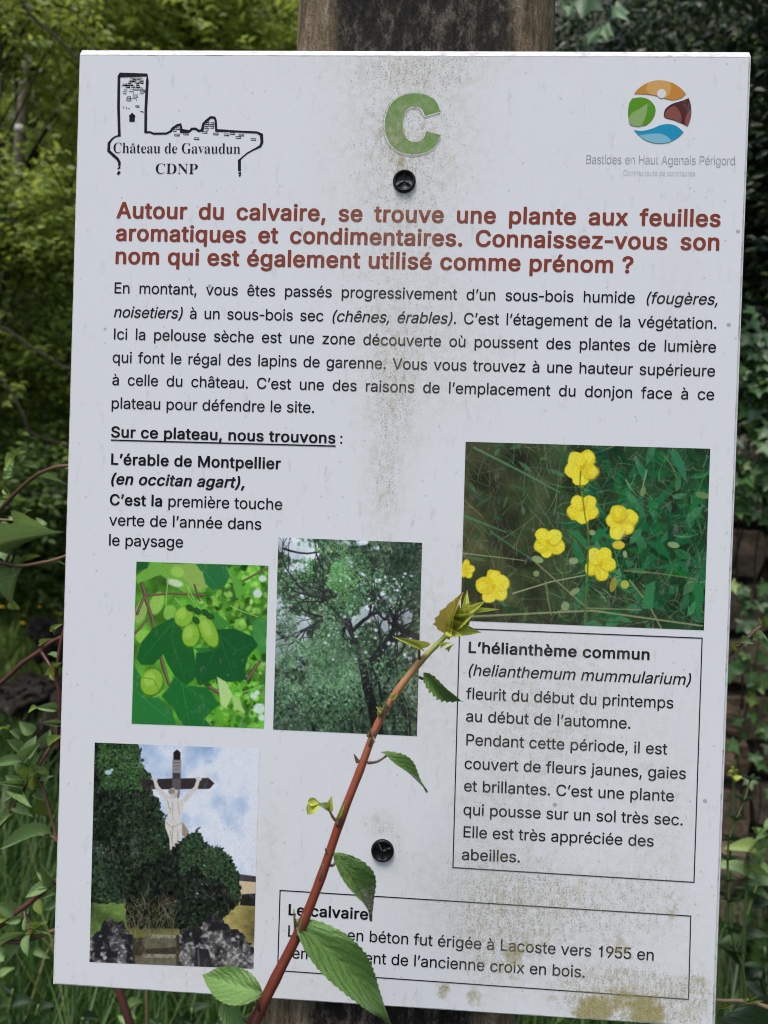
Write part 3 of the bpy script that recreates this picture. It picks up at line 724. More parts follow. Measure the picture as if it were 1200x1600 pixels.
def paint_tree():
    p = Paint(340, 455, (600, 48), (1150, 68), (580, 783), 8); r = p.r
    n = p.noise(36)[..., None]
    yy = np.linspace(0, 1, p.h)[:, None, None]
    sk = np.clip((p.noise(60, 4)[..., None]-.50)*14, 0, 1)*np.clip(1.25-1.1*yy, 0, 1)
    p.im = (np.array([150, 162, 170])/255.*sk+np.array([44, 66, 46])/255.*(.35+1.2*n)*(1-sk)).astype(np.float32)
    for _ in range(5200):
        x = 580+r.rand()*580; y = 40+r.rand()*780; c = p.c((x, y))[0]; ci = min(p.w-1, max(0, int(c[0]))); cj = min(p.h-1, max(0, int(c[1])))
        if p.im[cj, ci].mean() < .45: p.dab(x, y, 3+7*r.rand(), 2+5*r.rand(), r.rand()*3, p.jit([(40, 62, 44), (30, 44, 34), (66, 96, 64), (88, 116, 84)][r.randint(4)], 10), .8, 1)
    def branch(x, y, ang, L, w, d):
        pts = [(x, y)]
        for i in range(5):
            ang += r.randn()*.16; x += math.cos(ang)*L/5; y += math.sin(ang)*L/5; pts.append((x, y))
        p.line(pts, w, w*.65, p.jit((30, 32, 34), 5), .95)
        if d > 0:
            for k in (2, 4, 5):
                q = pts[k]; branch(q[0], q[1], ang+r.choice([-1, 1])*(.25+.5*r.rand()), L*.78, w*(.46 if k < 5 else .6), d-1)
    g1 = p.noise(70, 2)
    def mass(N, x0, y0, x1, y1, cols, size, a=.85, gap=0.):
        for _ in range(N):
            x = (x0+x1)/2+r.randn()*(x1-x0)*.30; y = (y0+y1)/2+r.randn()*(y1-y0)*.30
            c = p.c((x, y))[0]; ci = min(p.w-1, max(0, int(c[0]))); cj = min(p.h-1, max(0, int(c[1])))
            if g1[cj, ci] < gap: continue
            p.dab(x, y, size*(.3+.6*r.rand()), size*(.2+.35*r.rand()), r.rand()*3, p.jit(cols[r.randint(len(cols))], 13), a*.85, 1)
    mass(3000, 590, 50, 1150, 800, [(46, 76, 50), (34, 56, 40), (62, 96, 62)], 13, .8, .42)
    for b in ((960, 700, -1.75, 170, 42, 3), (915, 540, -2.1, 170, 28, 3), (880, 400, -2.2, 120, 20, 3), (890, 400, -1.0, 90, 16, 3), (1130, 430, -2.7, 150, 20, 3), (1020, 350, -1.5, 120, 15, 3),
              (700, 250, -2.3, 120, 8, 2), (620, 90, .2, 160, 8, 3), (740, 60, 1.2, 120, 7, 2), (700, 470, -2.2, 110, 8, 2), (980, 60, 1.0, 120, 8, 3), (1000, 640, -1.2, 120, 12, 2), (1060, 600, -1.8, 200, 9, 2)): branch(*b)
    for x, w in ((1085, 12), (1100, 9), (1040, 14), (735, 20), (935, 9), (880, 7)): p.line([(x-30, 640), (x, 700), (x+5, 800)], w, w, (22, 24, 26), .95)
    mass(3200, 590, 60, 1150, 800, [(58, 96, 62), (40, 70, 46), (84, 124, 84), (30, 50, 38)], 9, .8, .45)
    mass(1800, 715, 110, 900, 300, [(84, 134, 74), (62, 110, 60)], 9, .75, .4)
    mass(1000, 640, 270, 790, 420, [(112, 138, 112), (86, 118, 92)], 7, .7, .4)
    mass(3600, 590, 450, 900, 700, [(74, 112, 76), (92, 132, 92), (54, 88, 60)], 10, .8, .3)
    mass(1300, 590, 640, 1140, 800, [(34, 54, 38), (26, 40, 30), (50, 84, 54)], 12, .7, .35)
    mass(900, 1040, 50, 1150, 250, [(26, 44, 34), (34, 60, 42)], 12, .85, .3)
    mass(200, 1060, 320, 1150, 420, [(74, 140, 60)], 9, .8, .4)
    p.line([(985, 810), (975, 750), (962, 700), (940, 620), (925, 540)], 50, 28, (20, 20, 22), .9); p.line([(925, 560), (900, 450), (860, 380), (810, 320), (760, 290)], 24, 5, (34, 34, 36), .8); p.line([(1140, 430), (1080, 400), (1010, 360)], 20, 14, (28, 28, 30), .9)
    p.line([(1000, 690), (985, 600), (960, 545)], 12, 8, (24, 24, 26), .9)
    for _ in range(60):
        x, y = 780+r.rand()*350, 180+r.rand()*340
        p.dab(x, y, 2+r.rand()*5, 2+r.rand()*5, 0, (176, 188, 198), .7, 2)
    mass(1200, 700, 300, 1000, 620, [(70, 104, 72), (48, 78, 52)], 8, .6, .45)
    p.im *= (.70+.65*p.noise(46, 3))[..., None]
    return p.finish(1)

def paint_calvary():
    p = Paint(390, 520, (170, 70), (1078, 105), (140, 1280), 12); r = p.r
    n = p.noise(70, 4)[..., None]
    yy = np.linspace(0, 1, p.h)[:, None, None]; xx = np.linspace(0, 1, p.w)[None, :, None]
    blue = np.array([126, 158, 196])/255.; cl = np.array([196, 204, 222])/255.
    t = np.clip((n-.44)*2.6+.4+(.35-np.abs(yy-.3))*1.2, 0, 1)
    p.im = (blue*(1-t)+cl*t).astype(np.float32)
    # ground and far wall
    p.poly([(140, 930), (1090, 960), (1090, 1300), (130, 1300)], (112, 116, 52))
    p.poly([(900, 965), (1090, 960), (1090, 1210), (900, 1180)], (134, 122, 62)); p.poly([(140, 945), (340, 940), (340, 1130), (140, 1130)], (78, 106, 44))
    for _ in range(260):
        x = 140+r.rand()*920; p.dab(x, 960+r.rand()*200, 10+r.rand()*16, 3+r.rand()*4, 0, p.jit((86, 112, 44) if x < 600 else (132, 118, 58), 12), .55, 3)
    p.poly([(940, 790), (1060, 805), (1060, 838), (940, 830)], (66, 60, 62)); p.poly([(940, 828), (1060, 838), (1060, 905), (940, 900)], (190, 168, 132))
    p.poly([(975, 905), (1060, 900), (1060, 970), (975, 965)], (26, 28, 26)); p.poly([(940, 896), (990, 896), (970, 960), (935, 960)], (150, 136, 92))
    def mass(N, test, cols, size, a=.9):
        k = 0
        for _ in range(N*8):
            x = 130+r.rand()*960; y = 60+r.rand()*1060
            if test(x, y):
                p.dab(x, y, size*(.3+.7*r.rand()), size*(.2+.5*r.rand()), r.rand()*3, p.jit(cols[r.randint(len(cols))], 11), a*.9, 1.2); k += 1
                if k >= N: break
    def edge(y, E):
        return np.interp(y, [e[1] for e in E], [e[0] for e in E])
    TE = [(400, 70), (425, 110), (440, 200), (480, 250), (490, 330), (520, 380), (560, 470), (600, 600), (620, 960), (330, 970), (300, 1000)]
    tree = lambda x, y: x < edge(y, TE)-18+r.randn()*12 and y < 950
    mass(4600, tree, [(30, 44, 30), (20, 28, 22), (38, 58, 34)], 20, .95)
    mass(3600, tree, [(26, 38, 28), (44, 70, 38), (18, 26, 20)], 12)
    mass(1800, lambda x, y: tree(x, y) and y < 330 and x > 190, [(58, 100, 46), (46, 82, 40), (70, 116, 56)], 10, .85)
    mass(400, lambda x, y: tree(x, y) and 330 < y < 800 and x > 330, [(46, 72, 38), (30, 48, 30)], 9, .8)
    mass(260, lambda x, y: x < 300 and 620 < y < 880, [(42, 62, 40), (52, 74, 46)], 11, .8)
    p.dab(245, 235, 20, 13, 0, (160, 190, 210), .9, 3); p.dab(265, 222, 9, 7, 0, (170, 200, 220), .9, 2)
    p.im[:, :] *= np.where(p.im[..., 2:] > .45, 1, (.5+1.0*p.noise(44, 3))[..., None])
    # the cross
    dk = (48, 40, 42)
    p.poly([(422, 298), (440, 275), (600, 268), (650, 268), (800, 265), (832, 295), (805, 325), (650, 327), (600, 328), (450, 328)], dk)
    p.poly([(606, 165), (606, 125), (626, 108), (645, 125), (646, 330), (600, 330), (602, 230)], (62, 56, 58)); p.poly([(608, 160), (608, 126), (626, 110), (644, 126), (644, 165)], (34, 28, 30))
    p.poly([(600, 168), (650, 166), (648, 238), (602, 238)], (132, 124, 124)); p.line([(606, 182), (640, 180)], 4, 4, (84, 78, 80)); p.line([(606, 200), (640, 198)], 4, 4, (90, 82, 84)); p.line([(608, 218), (638, 216)], 4, 4, (96, 90, 90))
    p.poly([(600, 270), (648, 270), (648, 330), (600, 330)], (88, 82, 84), .8); p.dab(480, 298, 30, 16, 0, (36, 28, 30), .7, 4); p.dab(770, 296, 40, 18, 0, (60, 54, 56), .6, 4)
    w = (186, 182, 176)
    p.line([(505, 280), (515, 315), (540, 345), (578, 385)], 19, 30, w); p.line([(742, 282), (730, 320), (700, 350), (668, 388)], 19, 30, w)
    p.dab(505, 272, 15, 13, 0, w); p.dab(746, 270, 17, 13, 0, w)
    p.poly([(570, 372), (600, 385), (640, 385), (668, 375), (664, 420), (650, 470), (652, 520), (570, 520), (576, 470), (566, 420)], (192, 188, 182))
    p.dab(604, 352, 23, 31, -.2, (178, 172, 164)); p.dab(596, 340, 18, 14, 0, (128, 116, 104)); p.dab(634, 356, 8, 26, .1, (120, 110, 100))
    p.poly([(560, 500), (655, 500), (690, 560), (685, 600), (650, 570), (640, 620), (640, 700), (600, 720), (590, 690), (584, 600), (562, 540)], (190, 186, 178))
    p.poly([(655, 505), (692, 560), (680, 610), (655, 580)], (140, 124, 104))
    for a in ([(600, 400), (605, 500)], [(630, 400), (640, 470)], [(580, 430), (600, 440)], [(605, 530), (600, 600), (612, 700)], [(565, 510), (600, 540), (650, 515)], [(590, 560), (598, 620)], [(632, 560), (630, 640)], [(575, 390), (590, 460)], [(610, 320), (618, 372)]):
        p.line(a, 5, 3, (128, 122, 112), .65)
    # bush
    BE = lambda x: np.interp(x, [330, 420, 560, 640, 690, 740, 790, 870, 920, 960, 980], [960, 760, 720, 640, 600, 570, 650, 660, 720, 800, 960])
    bush = lambda x, y: 350 < x < 975 and BE(x)-6+r.randn()*9 < y < min(1090, 1090-max(0, x-820)*1.0)
    mass(4600, bush, [(22, 30, 22), (16, 20, 18), (30, 44, 28)], 17, .95)
    mass(2400, lambda x, y: bush(x, y) and y < BE(x)+170 and x > 640, [(46, 76, 44), (58, 96, 52), (36, 60, 38)], 9, .85)
    mass(250, bush, [(38, 50, 34), (28, 36, 28)], 9, .8)
    mass(200, lambda x, y: 690 < x < 860 and 970 < y < 1060, [(50, 82, 46)], 8, .8)
    for _ in range(150):
        x, y = 330+r.rand()*290, 960+r.rand()*210
        p.curve(x, y, 50+r.rand()*50, -math.pi/2+r.randn()*.5, r.randn()*.5, 4, 2, p.jit((104, 90, 62), 18), .6)
    p.poly([(135, 1170), (220, 1110), (330, 1090), (400, 1170), (620, 1180), (650, 1150), (830, 1090), (870, 1095), (1000, 1165), (1075, 1220), (1075, 1330), (130, 1320)], (34, 34, 36))
    # rocks
    H, W = p.im.shape[:2]
    yy_, xx_ = np.mgrid[0:H, 0:W]; cx_ = 140+xx_*(908/W)+(H-yy_)*(30/H); cy_ = 70+yy_*(1210/H)+xx_*(35/W)
    topl = np.interp(cx_.ravel(), [140, 220, 330, 380, 400, 620, 640, 830, 870, 1000, 1060], [1135, 1066, 1044, 1150, 1300, 1300, 1110, 1034, 1044, 1120, 1185]).reshape(H, W)
    rk = ((cy_ > topl+95*(p.noise(22, 3)-.5)))[..., None]
    a1 = p.noise(20, 4); a2 = p.noise(6, 2)
    tone = np.clip((a1-.40)*2.6, 0, 1)*.55+np.clip((a2-.50)*4, 0, 1)*np.clip((a1-.42)*6, 0, 1)*.45
    stone = np.array([30, 30, 33])/255.+tone[..., None]*np.array([150, 146, 138])/255.
    p.im = np.where(rk, stone, p.im).astype(np.float32)
    for _ in range(70):
        x = 140+r.rand()*920; y = 1120+r.rand()*160
        if not 385 < x < 625: p.dab(x, y, 5+r.rand()*9, 4+r.rand()*7, r.rand()*3, (164, 160, 156), .7, 3)
    p.poly([(380, 1150), (640, 1130), (640, 1300), (380, 1300)], (56, 50, 38))
    p.poly([(430, 1160), (490, 1128), (622, 1135), (625, 1195), (450, 1210)], (92, 90, 68)); p.poly([(490, 1126), (622, 1132), (622, 1150), (480, 1148)], (132, 128, 106))
    p.poly([(395, 1245), (620, 1238), (625, 1300), (395, 1300)], (96, 92, 72)); p.poly([(440, 1234), (620, 1236), (620, 1256), (430, 1256)], (134, 130, 108))
    p.poly([(730, 1200), (800, 1210), (830, 1320), (720, 1320)], (36, 36, 42)); p.line([(745, 1215), (750, 1320)], 9, 9, (78, 78, 84))
    for _ in range(120):
        x, y = 380+r.rand()*250, 1140+r.rand()*140; p.dab(x, y, 8, 4, r.rand()*3, p.jit((78, 70, 48), 16), .5, 3)
    return p.finish(1)
# ---------------------------------------------------------------- lettering: outlines of the glyphs (thousandths of the capital height)
GLYPHS = {}
GLYPHS['R'] = {
'(': (511, [[330,-177,339,-185,347,-185,451,-185,464,-177,389,0,342,136,313,265,301,393,309,530,333,675,386,859,463,1044,464,1052,451,1059,339,1058,331,1052,308,1012,261,908,218,779,187,650,168,522,162,434,164,345,174,257,191,168,215,80,247,-8,287,-97]]),
')': (511, [[62,-177,70,-185,78,-185,183,-185,196,-177,266,-40,311,79,343,201,360,313,364,409,361,498,347,610,328,707,297,819,259,924,205,1036,191,1057,183,1059,70,1058,63,1052,135,875,182,723,214,562,225,409,215,273,187,144,142,8]]),
',': (347, [[63,-222,71,-230,79,-230,159,-230,172,-222,272,139,274,147,266,155,135,156,127,156,121,147]]),
'-': (549, [[58,370,66,362,74,362,500,362,507,370,507,483,500,490,492,491,66,490,58,483]]),
'.': (347, [[145,-1,182,-9,222,-1,248,16,273,48,281,80,277,120,254,156,222,179,190,186,150,181,117,160,94,128,86,96,91,56,111,24]]),
'1': (756, [[376,8,386,0,506,0,517,8,517,988,515,996,506,1000,418,1000,411,996,360,860,353,852,289,811,201,781,193,771,193,675,201,665,375,675]]),
'5': (756, [[288,-5,369,-13,449,-5,522,20,586,61,642,120,680,188,702,268,705,348,690,433,657,509,602,578,538,625,457,655,369,662,289,648,215,613,240,866,249,871,650,872,658,878,658,887,658,991,650,1000,128,1000,117,991,63,493,72,487,192,475,240,507,297,526,361,534,417,527,465,507,512,469,544,421,561,364,564,324,560,276,549,236,532,204,507,172,481,150,449,131,409,119,369,115,329,119,289,131,257,148,229,172,208,198,194,228,184,268,51,268,48,260,50,236,63,180,86,131,112,96,150,59,192,31,240,8]]),
'9': (756, [[184,8,192,0,200,0,328,0,336,4,601,396,654,490,685,570,699,635,701,699,691,771,668,835,633,892,588,940,537,975,481,998,416,1011,344,1012,288,1002,229,980,178,948,134,908,95,852,71,795,55,707,61,619,86,538,128,474,159,443,192,420,264,388,312,378,360,375,442,386], [360,489,320,497,288,511,256,534,232,561,212,594,199,635,194,675,195,715,203,755,216,787,236,819,264,848,296,869,328,881,360,886,400,886,441,877,473,862,505,838,527,811,545,779,558,739,563,699,562,659,554,619,542,586,521,554,497,529,465,508,432,496,400,490]]),
':': (347, [[145,-1,182,-9,222,-1,248,16,273,48,281,80,277,120,254,156,222,179,190,186,150,181,117,160,94,128,86,96,91,56,111,24], [145,530,182,522,222,530,248,546,272,578,281,618,274,658,251,690,222,709,190,717,150,711,117,690,94,658,86,626,92,586,112,554]]),
'A': (909, [[22,8,30,0,167,0,174,8,263,265,271,274,657,274,753,6,761,0,889,0,902,8,544,988,536,999,391,1000,381,996], [319,403,314,410,389,627,456,840,464,843,524,651,608,407,600,402]]),
'B': (864, [[106,8,114,0,476,0,580,8,644,26,701,53,745,88,781,136,805,193,815,257,812,321,797,378,772,426,733,470,685,503,633,522,669,538,705,562,730,586,752,619,766,651,775,691,777,731,773,779,757,835,733,882,697,924,652,956,588,984,508,998,122,1000,109,996], [251,132,251,443,484,445,540,438,572,427,604,409,632,386,655,353,674,297,672,241,650,193,628,170,604,154,556,137,500,130], [251,570,251,869,460,871,516,866,548,858,578,843,617,803,636,755,634,691,614,643,572,601,532,581,484,571]]),
'C': (968, [[427,-5,518,-13,598,-6,679,16,751,53,815,105,863,165,899,236,921,316,920,324,911,329,783,327,748,244,725,212,692,180,654,155,614,137,574,127,526,121,478,124,438,131,362,164,329,188,297,220,250,292,224,364,211,453,211,549,223,629,244,694,279,758,322,806,373,843,430,867,486,877,550,877,606,866,667,838,719,796,756,742,783,673,911,671,921,678,907,742,884,798,855,846,815,895,767,936,711,970,654,992,590,1007,494,1013,413,1002,325,972,251,927,191,870,140,798,103,718,78,621,68,501,77,380,105,276,138,204,196,123,261,65,345,19]]),
'D': (953, [[106,8,114,0,428,0,508,5,564,16,639,40,717,84,773,132,821,193,864,281,891,386,899,506,891,619,864,723,821,809,765,879,701,930,620,970,516,995,436,1000,122,1000,109,996], [251,132,250,868,259,871,468,869,532,859,596,835,652,797,693,752,723,699,747,627,758,546,757,440,741,353,716,289,686,241,652,206,604,172,556,150,500,136,444,130]]),
'E': (792, [[106,8,114,0,122,0,725,0,733,8,733,120,725,129,259,129,250,137,251,438,685,441,693,446,695,458,695,562,685,570,251,570,250,868,259,871,717,871,726,876,728,884,725,997,122,1000,109,996]]),
'H': (981, [[106,8,114,0,122,0,243,0,250,8,251,444,259,447,741,447,747,434,747,8,757,0,885,2,890,16,890,988,885,999,757,1000,749,996,747,586,741,576,251,577,248,996,235,1000,114,1000,109,996]]),
'I': (345, [[108,8,116,0,124,0,245,0,252,8,253,988,245,1000,116,1000,108,988]]),
'L': (742, [[106,8,114,0,122,0,693,0,701,1,706,8,706,120,701,128,251,132,250,988,243,1000,114,1000,106,988]]),
'P': (842, [[106,8,114,0,122,0,243,0,250,8,251,355,484,359,580,374,632,394,685,427,725,465,754,506,779,562,794,627,797,699,787,771,767,827,733,884,693,925,644,958,580,984,500,998,122,1000,109,996], [251,489,251,869,444,871,500,868,564,848,612,811,629,787,646,747,653,707,654,667,649,627,636,586,618,554,596,531,548,502,492,489]]),
'R': (850, [[106,8,114,0,122,0,243,0,250,8,251,379,468,381,677,1,821,0,834,8,622,402,624,410,660,427,701,455,747,506,781,574,798,659,793,755,768,835,725,901,660,952,580,985,500,998,122,1000,109,996], [251,513,251,869,452,871,508,867,572,847,596,832,620,808,638,779,649,747,655,707,655,667,639,602,626,578,603,554,556,527,500,514]]),
'S': (846, [[335,-9,409,-17,498,-14,578,3,642,29,699,66,742,111,775,168,792,224,796,296,784,360,755,417,715,461,659,501,602,527,530,552,385,592,313,620,261,658,237,698,232,730,236,770,249,799,270,826,297,848,329,865,369,878,409,883,498,878,538,866,570,849,599,826,619,802,634,770,641,738,647,730,779,731,782,738,779,770,764,826,744,866,715,905,678,939,634,967,586,989,530,1005,458,1013,377,1010,305,994,241,968,185,931,144,889,112,834,95,778,91,706,102,650,131,593,177,545,225,513,289,482,506,418,572,393,626,355,642,336,652,312,656,280,651,240,638,208,612,176,581,152,546,134,506,122,458,115,409,115,361,121,315,136,281,153,254,176,233,202,219,232,207,280,68,280,64,272,68,240,82,184,105,136,136,93,179,55,225,27,273,7]]),
'V': (909, [[383,8,391,0,399,0,536,0,545,8,899,980,902,988,898,998,761,1000,753,996,546,402,464,150,388,386,170,996,159,1000,30,1000,24,996,25,980]]),
'a': (735, [[234,-8,322,-16,402,-3,471,32,523,83,524,8,531,0,651,0,658,8,659,498,652,570,633,626,600,674,555,713,499,740,435,755,362,760,298,753,234,736,177,708,134,674,101,634,71,578,69,570,77,562,194,528,234,583,274,613,330,634,394,637,443,628,475,612,500,586,515,554,521,498,517,482,507,471,467,459,274,432,194,412,145,391,114,369,89,344,68,313,53,265,49,216,55,160,73,109,97,72,137,34,177,11], [282,111,250,121,226,134,196,168,188,192,187,225,194,251,210,275,242,298,290,315,519,353,521,273,518,241,503,200,475,162,435,131,394,115,338,107]]),
'b': (803, [[371,-8,413,-15,461,-15,509,-9,550,2,622,42,657,73,686,107,729,185,747,241,756,289,762,354,760,418,742,522,710,600,662,668,598,719,525,750,437,760,357,749,301,721,268,694,236,655,230,659,226,996,220,1000,100,1000,92,988,92,8,100,0,220,1,225,8,228,104,264,56,291,32,333,6], [389,112,349,124,317,143,285,174,260,212,243,257,231,314,227,378,230,434,242,490,258,530,276,563,306,595,333,614,373,630,413,636,453,634,493,624,533,603,566,571,587,538,604,498,618,442,623,386,620,322,611,273,595,225,572,185,544,153,510,129,477,116,437,110]]),
'c': (747, [[321,-8,377,-15,450,-13,506,-1,562,22,610,54,654,97,686,145,708,201,709,209,699,217,586,245,578,240,567,209,548,177,506,138,450,114,386,109,337,117,289,142,253,177,224,225,207,273,197,330,196,386,203,450,219,506,239,546,265,581,297,608,337,627,377,635,426,634,474,623,506,607,538,579,556,555,580,506,705,538,701,563,679,611,658,643,627,677,594,703,554,726,474,753,410,760,337,755,273,738,217,709,164,667,119,611,90,555,67,482,57,394,60,306,72,241,99,169,140,105,193,52,250,16]]),
'd': (803, [[303,-8,394,-15,434,-11,474,0,538,40,586,97,593,89,593,8,602,0,715,0,726,8,726,988,723,998,602,1000,592,996,586,649,538,706,474,745,402,760,321,756,249,734,185,694,130,635,90,563,66,482,56,378,63,281,86,193,123,121,170,65,233,19], [361,112,321,123,289,141,257,171,231,209,214,249,201,306,195,362,197,418,205,466,220,514,241,555,267,587,297,611,329,626,369,635,418,635,458,626,498,606,529,579,554,544,574,498,585,450,591,386,588,322,580,273,564,225,542,185,514,153,482,130,450,117,410,110]]),
'e': (763, [[326,-8,386,-15,458,-13,522,0,570,19,619,48,662,89,695,137,713,185,707,194,586,222,554,169,514,134,458,113,386,109,329,121,283,145,248,177,219,225,200,289,196,322,201,326,715,326,723,330,724,418,716,490,698,555,667,619,629,667,578,709,522,737,458,755,394,760,321,753,257,732,201,699,149,651,110,595,81,530,63,458,56,370,62,289,79,217,107,153,153,89,201,46,257,14], [201,446,197,450,199,466,214,514,233,550,257,580,289,607,321,624,353,633,394,636,434,633,466,625,494,611,522,589,544,563,562,530,576,490,584,450,578,445]]),
'f': (474, [[146,8,155,0,276,0,283,8,283,627,292,631,437,631,447,635,449,643,447,747,437,751,284,753,285,843,300,884,316,899,332,907,380,914,437,903,445,906,477,1012,475,1020,461,1027,405,1039,340,1040,284,1029,230,1004,186,964,158,916,147,868,145,755,139,751,11,750,3,739,5,635,11,631,139,631,145,627]]),
'g': (804, [[306,-282,369,-290,434,-289,498,-281,562,-262,610,-238,651,-207,683,-170,707,-125,723,-65,728,-9,728,738,723,749,602,750,596,746,593,658,586,652,538,707,498,734,466,748,426,757,377,760,289,748,225,721,172,682,124,625,89,561,71,505,59,441,56,360,63,288,76,232,100,176,130,127,169,85,217,50,273,25,337,11,402,10,458,19,498,35,546,69,586,118,590,111,590,-17,581,-65,554,-113,506,-147,466,-161,418,-168,361,-166,321,-159,289,-146,257,-125,201,-61,193,-60,88,-121,96,-142,120,-176,172,-226,233,-260], [361,135,321,145,289,162,257,189,231,224,210,272,200,320,195,376,198,433,208,481,225,527,245,561,273,592,305,615,337,628,377,635,426,634,466,624,506,601,538,570,559,537,578,489,589,441,593,384,589,320,578,272,562,232,542,200,514,171,482,151,450,139,410,134]]),
'h': (775, [[92,8,100,0,108,0,220,0,229,8,229,450,237,514,260,564,298,602,349,627,405,634,461,626,501,606,534,570,554,522,561,466,561,8,574,0,686,0,698,8,697,498,690,562,668,627,631,683,590,719,534,746,469,759,405,759,341,743,287,715,236,664,230,667,229,988,220,1000,100,1000,92,988]]),
'i': (306, [[92,8,102,0,215,0,223,1,229,8,229,739,223,750,102,751,94,747,92,739], [128,860,166,854,199,861,231,884,247,908,253,940,248,972,231,999,199,1022,166,1029,126,1022,94,1001,76,972,70,940,77,908,101,876]]),
'j': (306, [[-29,-267,-21,-275,52,-272,92,-264,132,-246,164,-223,189,-195,207,-163,221,-123,229,-58,229,737,228,745,220,750,100,750,93,745,91,-66,81,-106,60,-133,36,-144,-21,-148,-28,-155], [133,857,172,854,204,864,228,882,248,914,252,946,244,978,227,1002,196,1022,156,1029,124,1022,92,999,74,970,69,938,77,906,100,876]]),
'l': (310, [[93,8,101,0,109,0,221,0,233,8,233,1028,229,1039,221,1041,101,1041,93,1028]]),
'm': (1160, [[92,8,100,0,108,0,220,0,229,8,229,466,235,522,252,565,285,602,333,629,381,637,429,631,469,612,495,586,515,546,519,506,519,8,525,1,534,0,646,0,654,5,656,490,661,530,678,571,710,607,750,628,807,637,855,630,903,606,928,578,943,538,946,498,946,8,959,0,1080,3,1083,16,1082,530,1067,610,1039,667,1007,703,970,731,919,753,871,762,791,759,718,736,655,691,614,636,582,688,550,722,509,747,469,759,397,762,333,746,272,707,228,655,226,739,220,749,108,751,95,747]]),
'n': (774, [[92,8,100,0,108,0,220,0,229,8,229,450,237,514,260,564,298,602,349,627,405,634,461,626,501,606,534,570,554,522,561,466,561,8,574,0,694,2,698,16,698,466,694,538,681,594,660,643,631,683,595,715,550,740,501,754,445,760,389,756,341,743,299,723,260,693,228,653,225,739,220,749,108,751,95,747]]),
'o': (785, [[321,-8,386,-15,458,-12,530,8,586,37,639,81,683,136,715,201,734,265,744,346,740,442,722,522,695,587,651,651,599,699,538,734,474,753,402,760,337,755,273,738,217,709,164,667,119,611,90,555,67,482,57,394,60,306,72,241,99,169,140,105,193,52,250,16], [361,112,321,123,285,145,253,177,228,217,209,265,199,314,195,370,199,426,208,474,225,521,244,555,273,589,305,613,337,627,377,635,426,634,466,626,506,607,538,578,567,538,588,490,600,442,606,386,603,322,592,265,573,217,548,177,522,150,490,128,450,114,402,109]]),
'p': (803, [[92,-267,100,-275,108,-275,220,-275,229,-267,229,78,229,86,236,93,285,38,349,-1,413,-15,493,-12,566,9,622,42,677,94,717,159,746,239,760,327,761,416,747,504,722,576,684,641,638,691,580,729,534,748,477,759,413,759,365,752,325,736,285,709,260,686,228,644,226,737,220,749,100,750,93,745], [405,110,365,118,325,137,293,165,268,199,249,239,235,287,228,343,228,408,235,464,250,512,268,550,293,582,325,609,357,625,397,634,437,635,477,629,517,613,550,588,579,552,599,512,615,456,622,400,622,343,614,287,600,239,581,199,557,167,525,138,493,121,453,111]]),
'q': (803, [[589,-267,602,-275,715,-275,726,-267,725,745,715,751,602,751,594,745,593,657,586,650,538,706,498,733,466,748,426,757,377,760,289,749,225,722,170,681,123,625,89,560,66,480,57,400,60,303,76,223,114,135,164,70,227,22,305,-8,394,-15,438,-10,474,0,538,41,586,98], [377,110,337,117,297,136,265,162,237,199,218,239,204,287,196,343,196,408,204,464,219,512,239,552,265,584,297,611,329,626,369,635,410,635,450,629,490,611,522,586,549,552,569,512,583,464,590,408,590,343,583,287,570,241,551,199,528,167,498,140,466,122,426,112]]),
'r': (484, [[92,8,100,0,108,0,220,0,229,8,229,466,237,522,252,554,272,578,293,596,325,614,381,627,469,621,477,626,479,747,477,755,469,759,389,760,325,745,268,710,228,663,225,739,220,749,108,751,95,747]]),
's': (688, [[266,-8,332,-15,396,-14,460,-2,509,15,554,40,592,73,622,113,641,161,648,217,640,273,621,316,589,355,549,384,501,406,316,453,276,468,241,490,222,522,221,563,244,601,284,627,340,640,396,639,444,623,477,595,494,571,509,539,517,534,632,563,634,571,616,619,572,683,517,725,452,750,396,759,332,759,276,751,219,733,171,707,131,671,105,635,86,587,81,522,90,474,114,426,143,394,179,368,236,343,452,284,485,263,503,233,506,193,496,169,483,153,436,122,380,108,308,110,252,130,216,161,201,185,190,217,179,224,67,201,59,193,82,121,123,64,155,37,187,18]]),
't': (423, [[254,0,340,-8,388,-3,419,8,396,118,388,123,324,115,284,124,263,145,253,193,253,627,260,631,396,631,403,643,403,739,396,750,260,751,253,755,250,924,244,928,123,927,115,916,115,755,107,751,6,747,3,643,11,631,107,631,115,627,115,193,120,137,137,88,166,48,204,20]]),
'u': (775, [[280,-2,365,-10,445,6,509,40,558,92,564,87,566,6,574,0,686,0,697,6,698,737,694,748,574,751,562,745,561,303,553,239,532,191,493,149,445,125,389,116,333,123,292,143,254,183,235,231,229,287,228,745,212,751,100,750,93,745,92,263,104,175,125,119,164,62,216,22]]),
'v': (735, [[304,8,313,0,321,0,434,0,446,8,723,731,723,748,586,750,578,742,418,297,377,163,170,747,160,751,32,750,27,747,27,731]]),
'x': (715, [[31,8,39,0,183,3,309,193,360,282,368,283,421,193,545,5,553,0,689,0,697,4,697,16,445,378,683,731,687,739,685,747,673,751,537,748,424,577,368,478,314,570,199,748,55,751,48,747,46,739,50,731,287,386]]),
'y': (735, [[104,-272,144,-278,193,-279,265,-264,321,-230,350,-199,373,-167,404,-103,723,732,726,740,721,748,586,750,578,741,418,299,377,166,369,179,332,299,169,748,29,748,24,740,26,732,302,9,269,-87,256,-111,234,-135,217,-147,193,-153,120,-146,110,-151,82,-256,88,-267]]),
'z': (718, [[71,8,79,0,87,0,657,1,663,16,662,120,657,127,261,129,649,643,648,747,641,751,95,751,85,747,83,635,87,625,464,623,472,619,73,104]]),
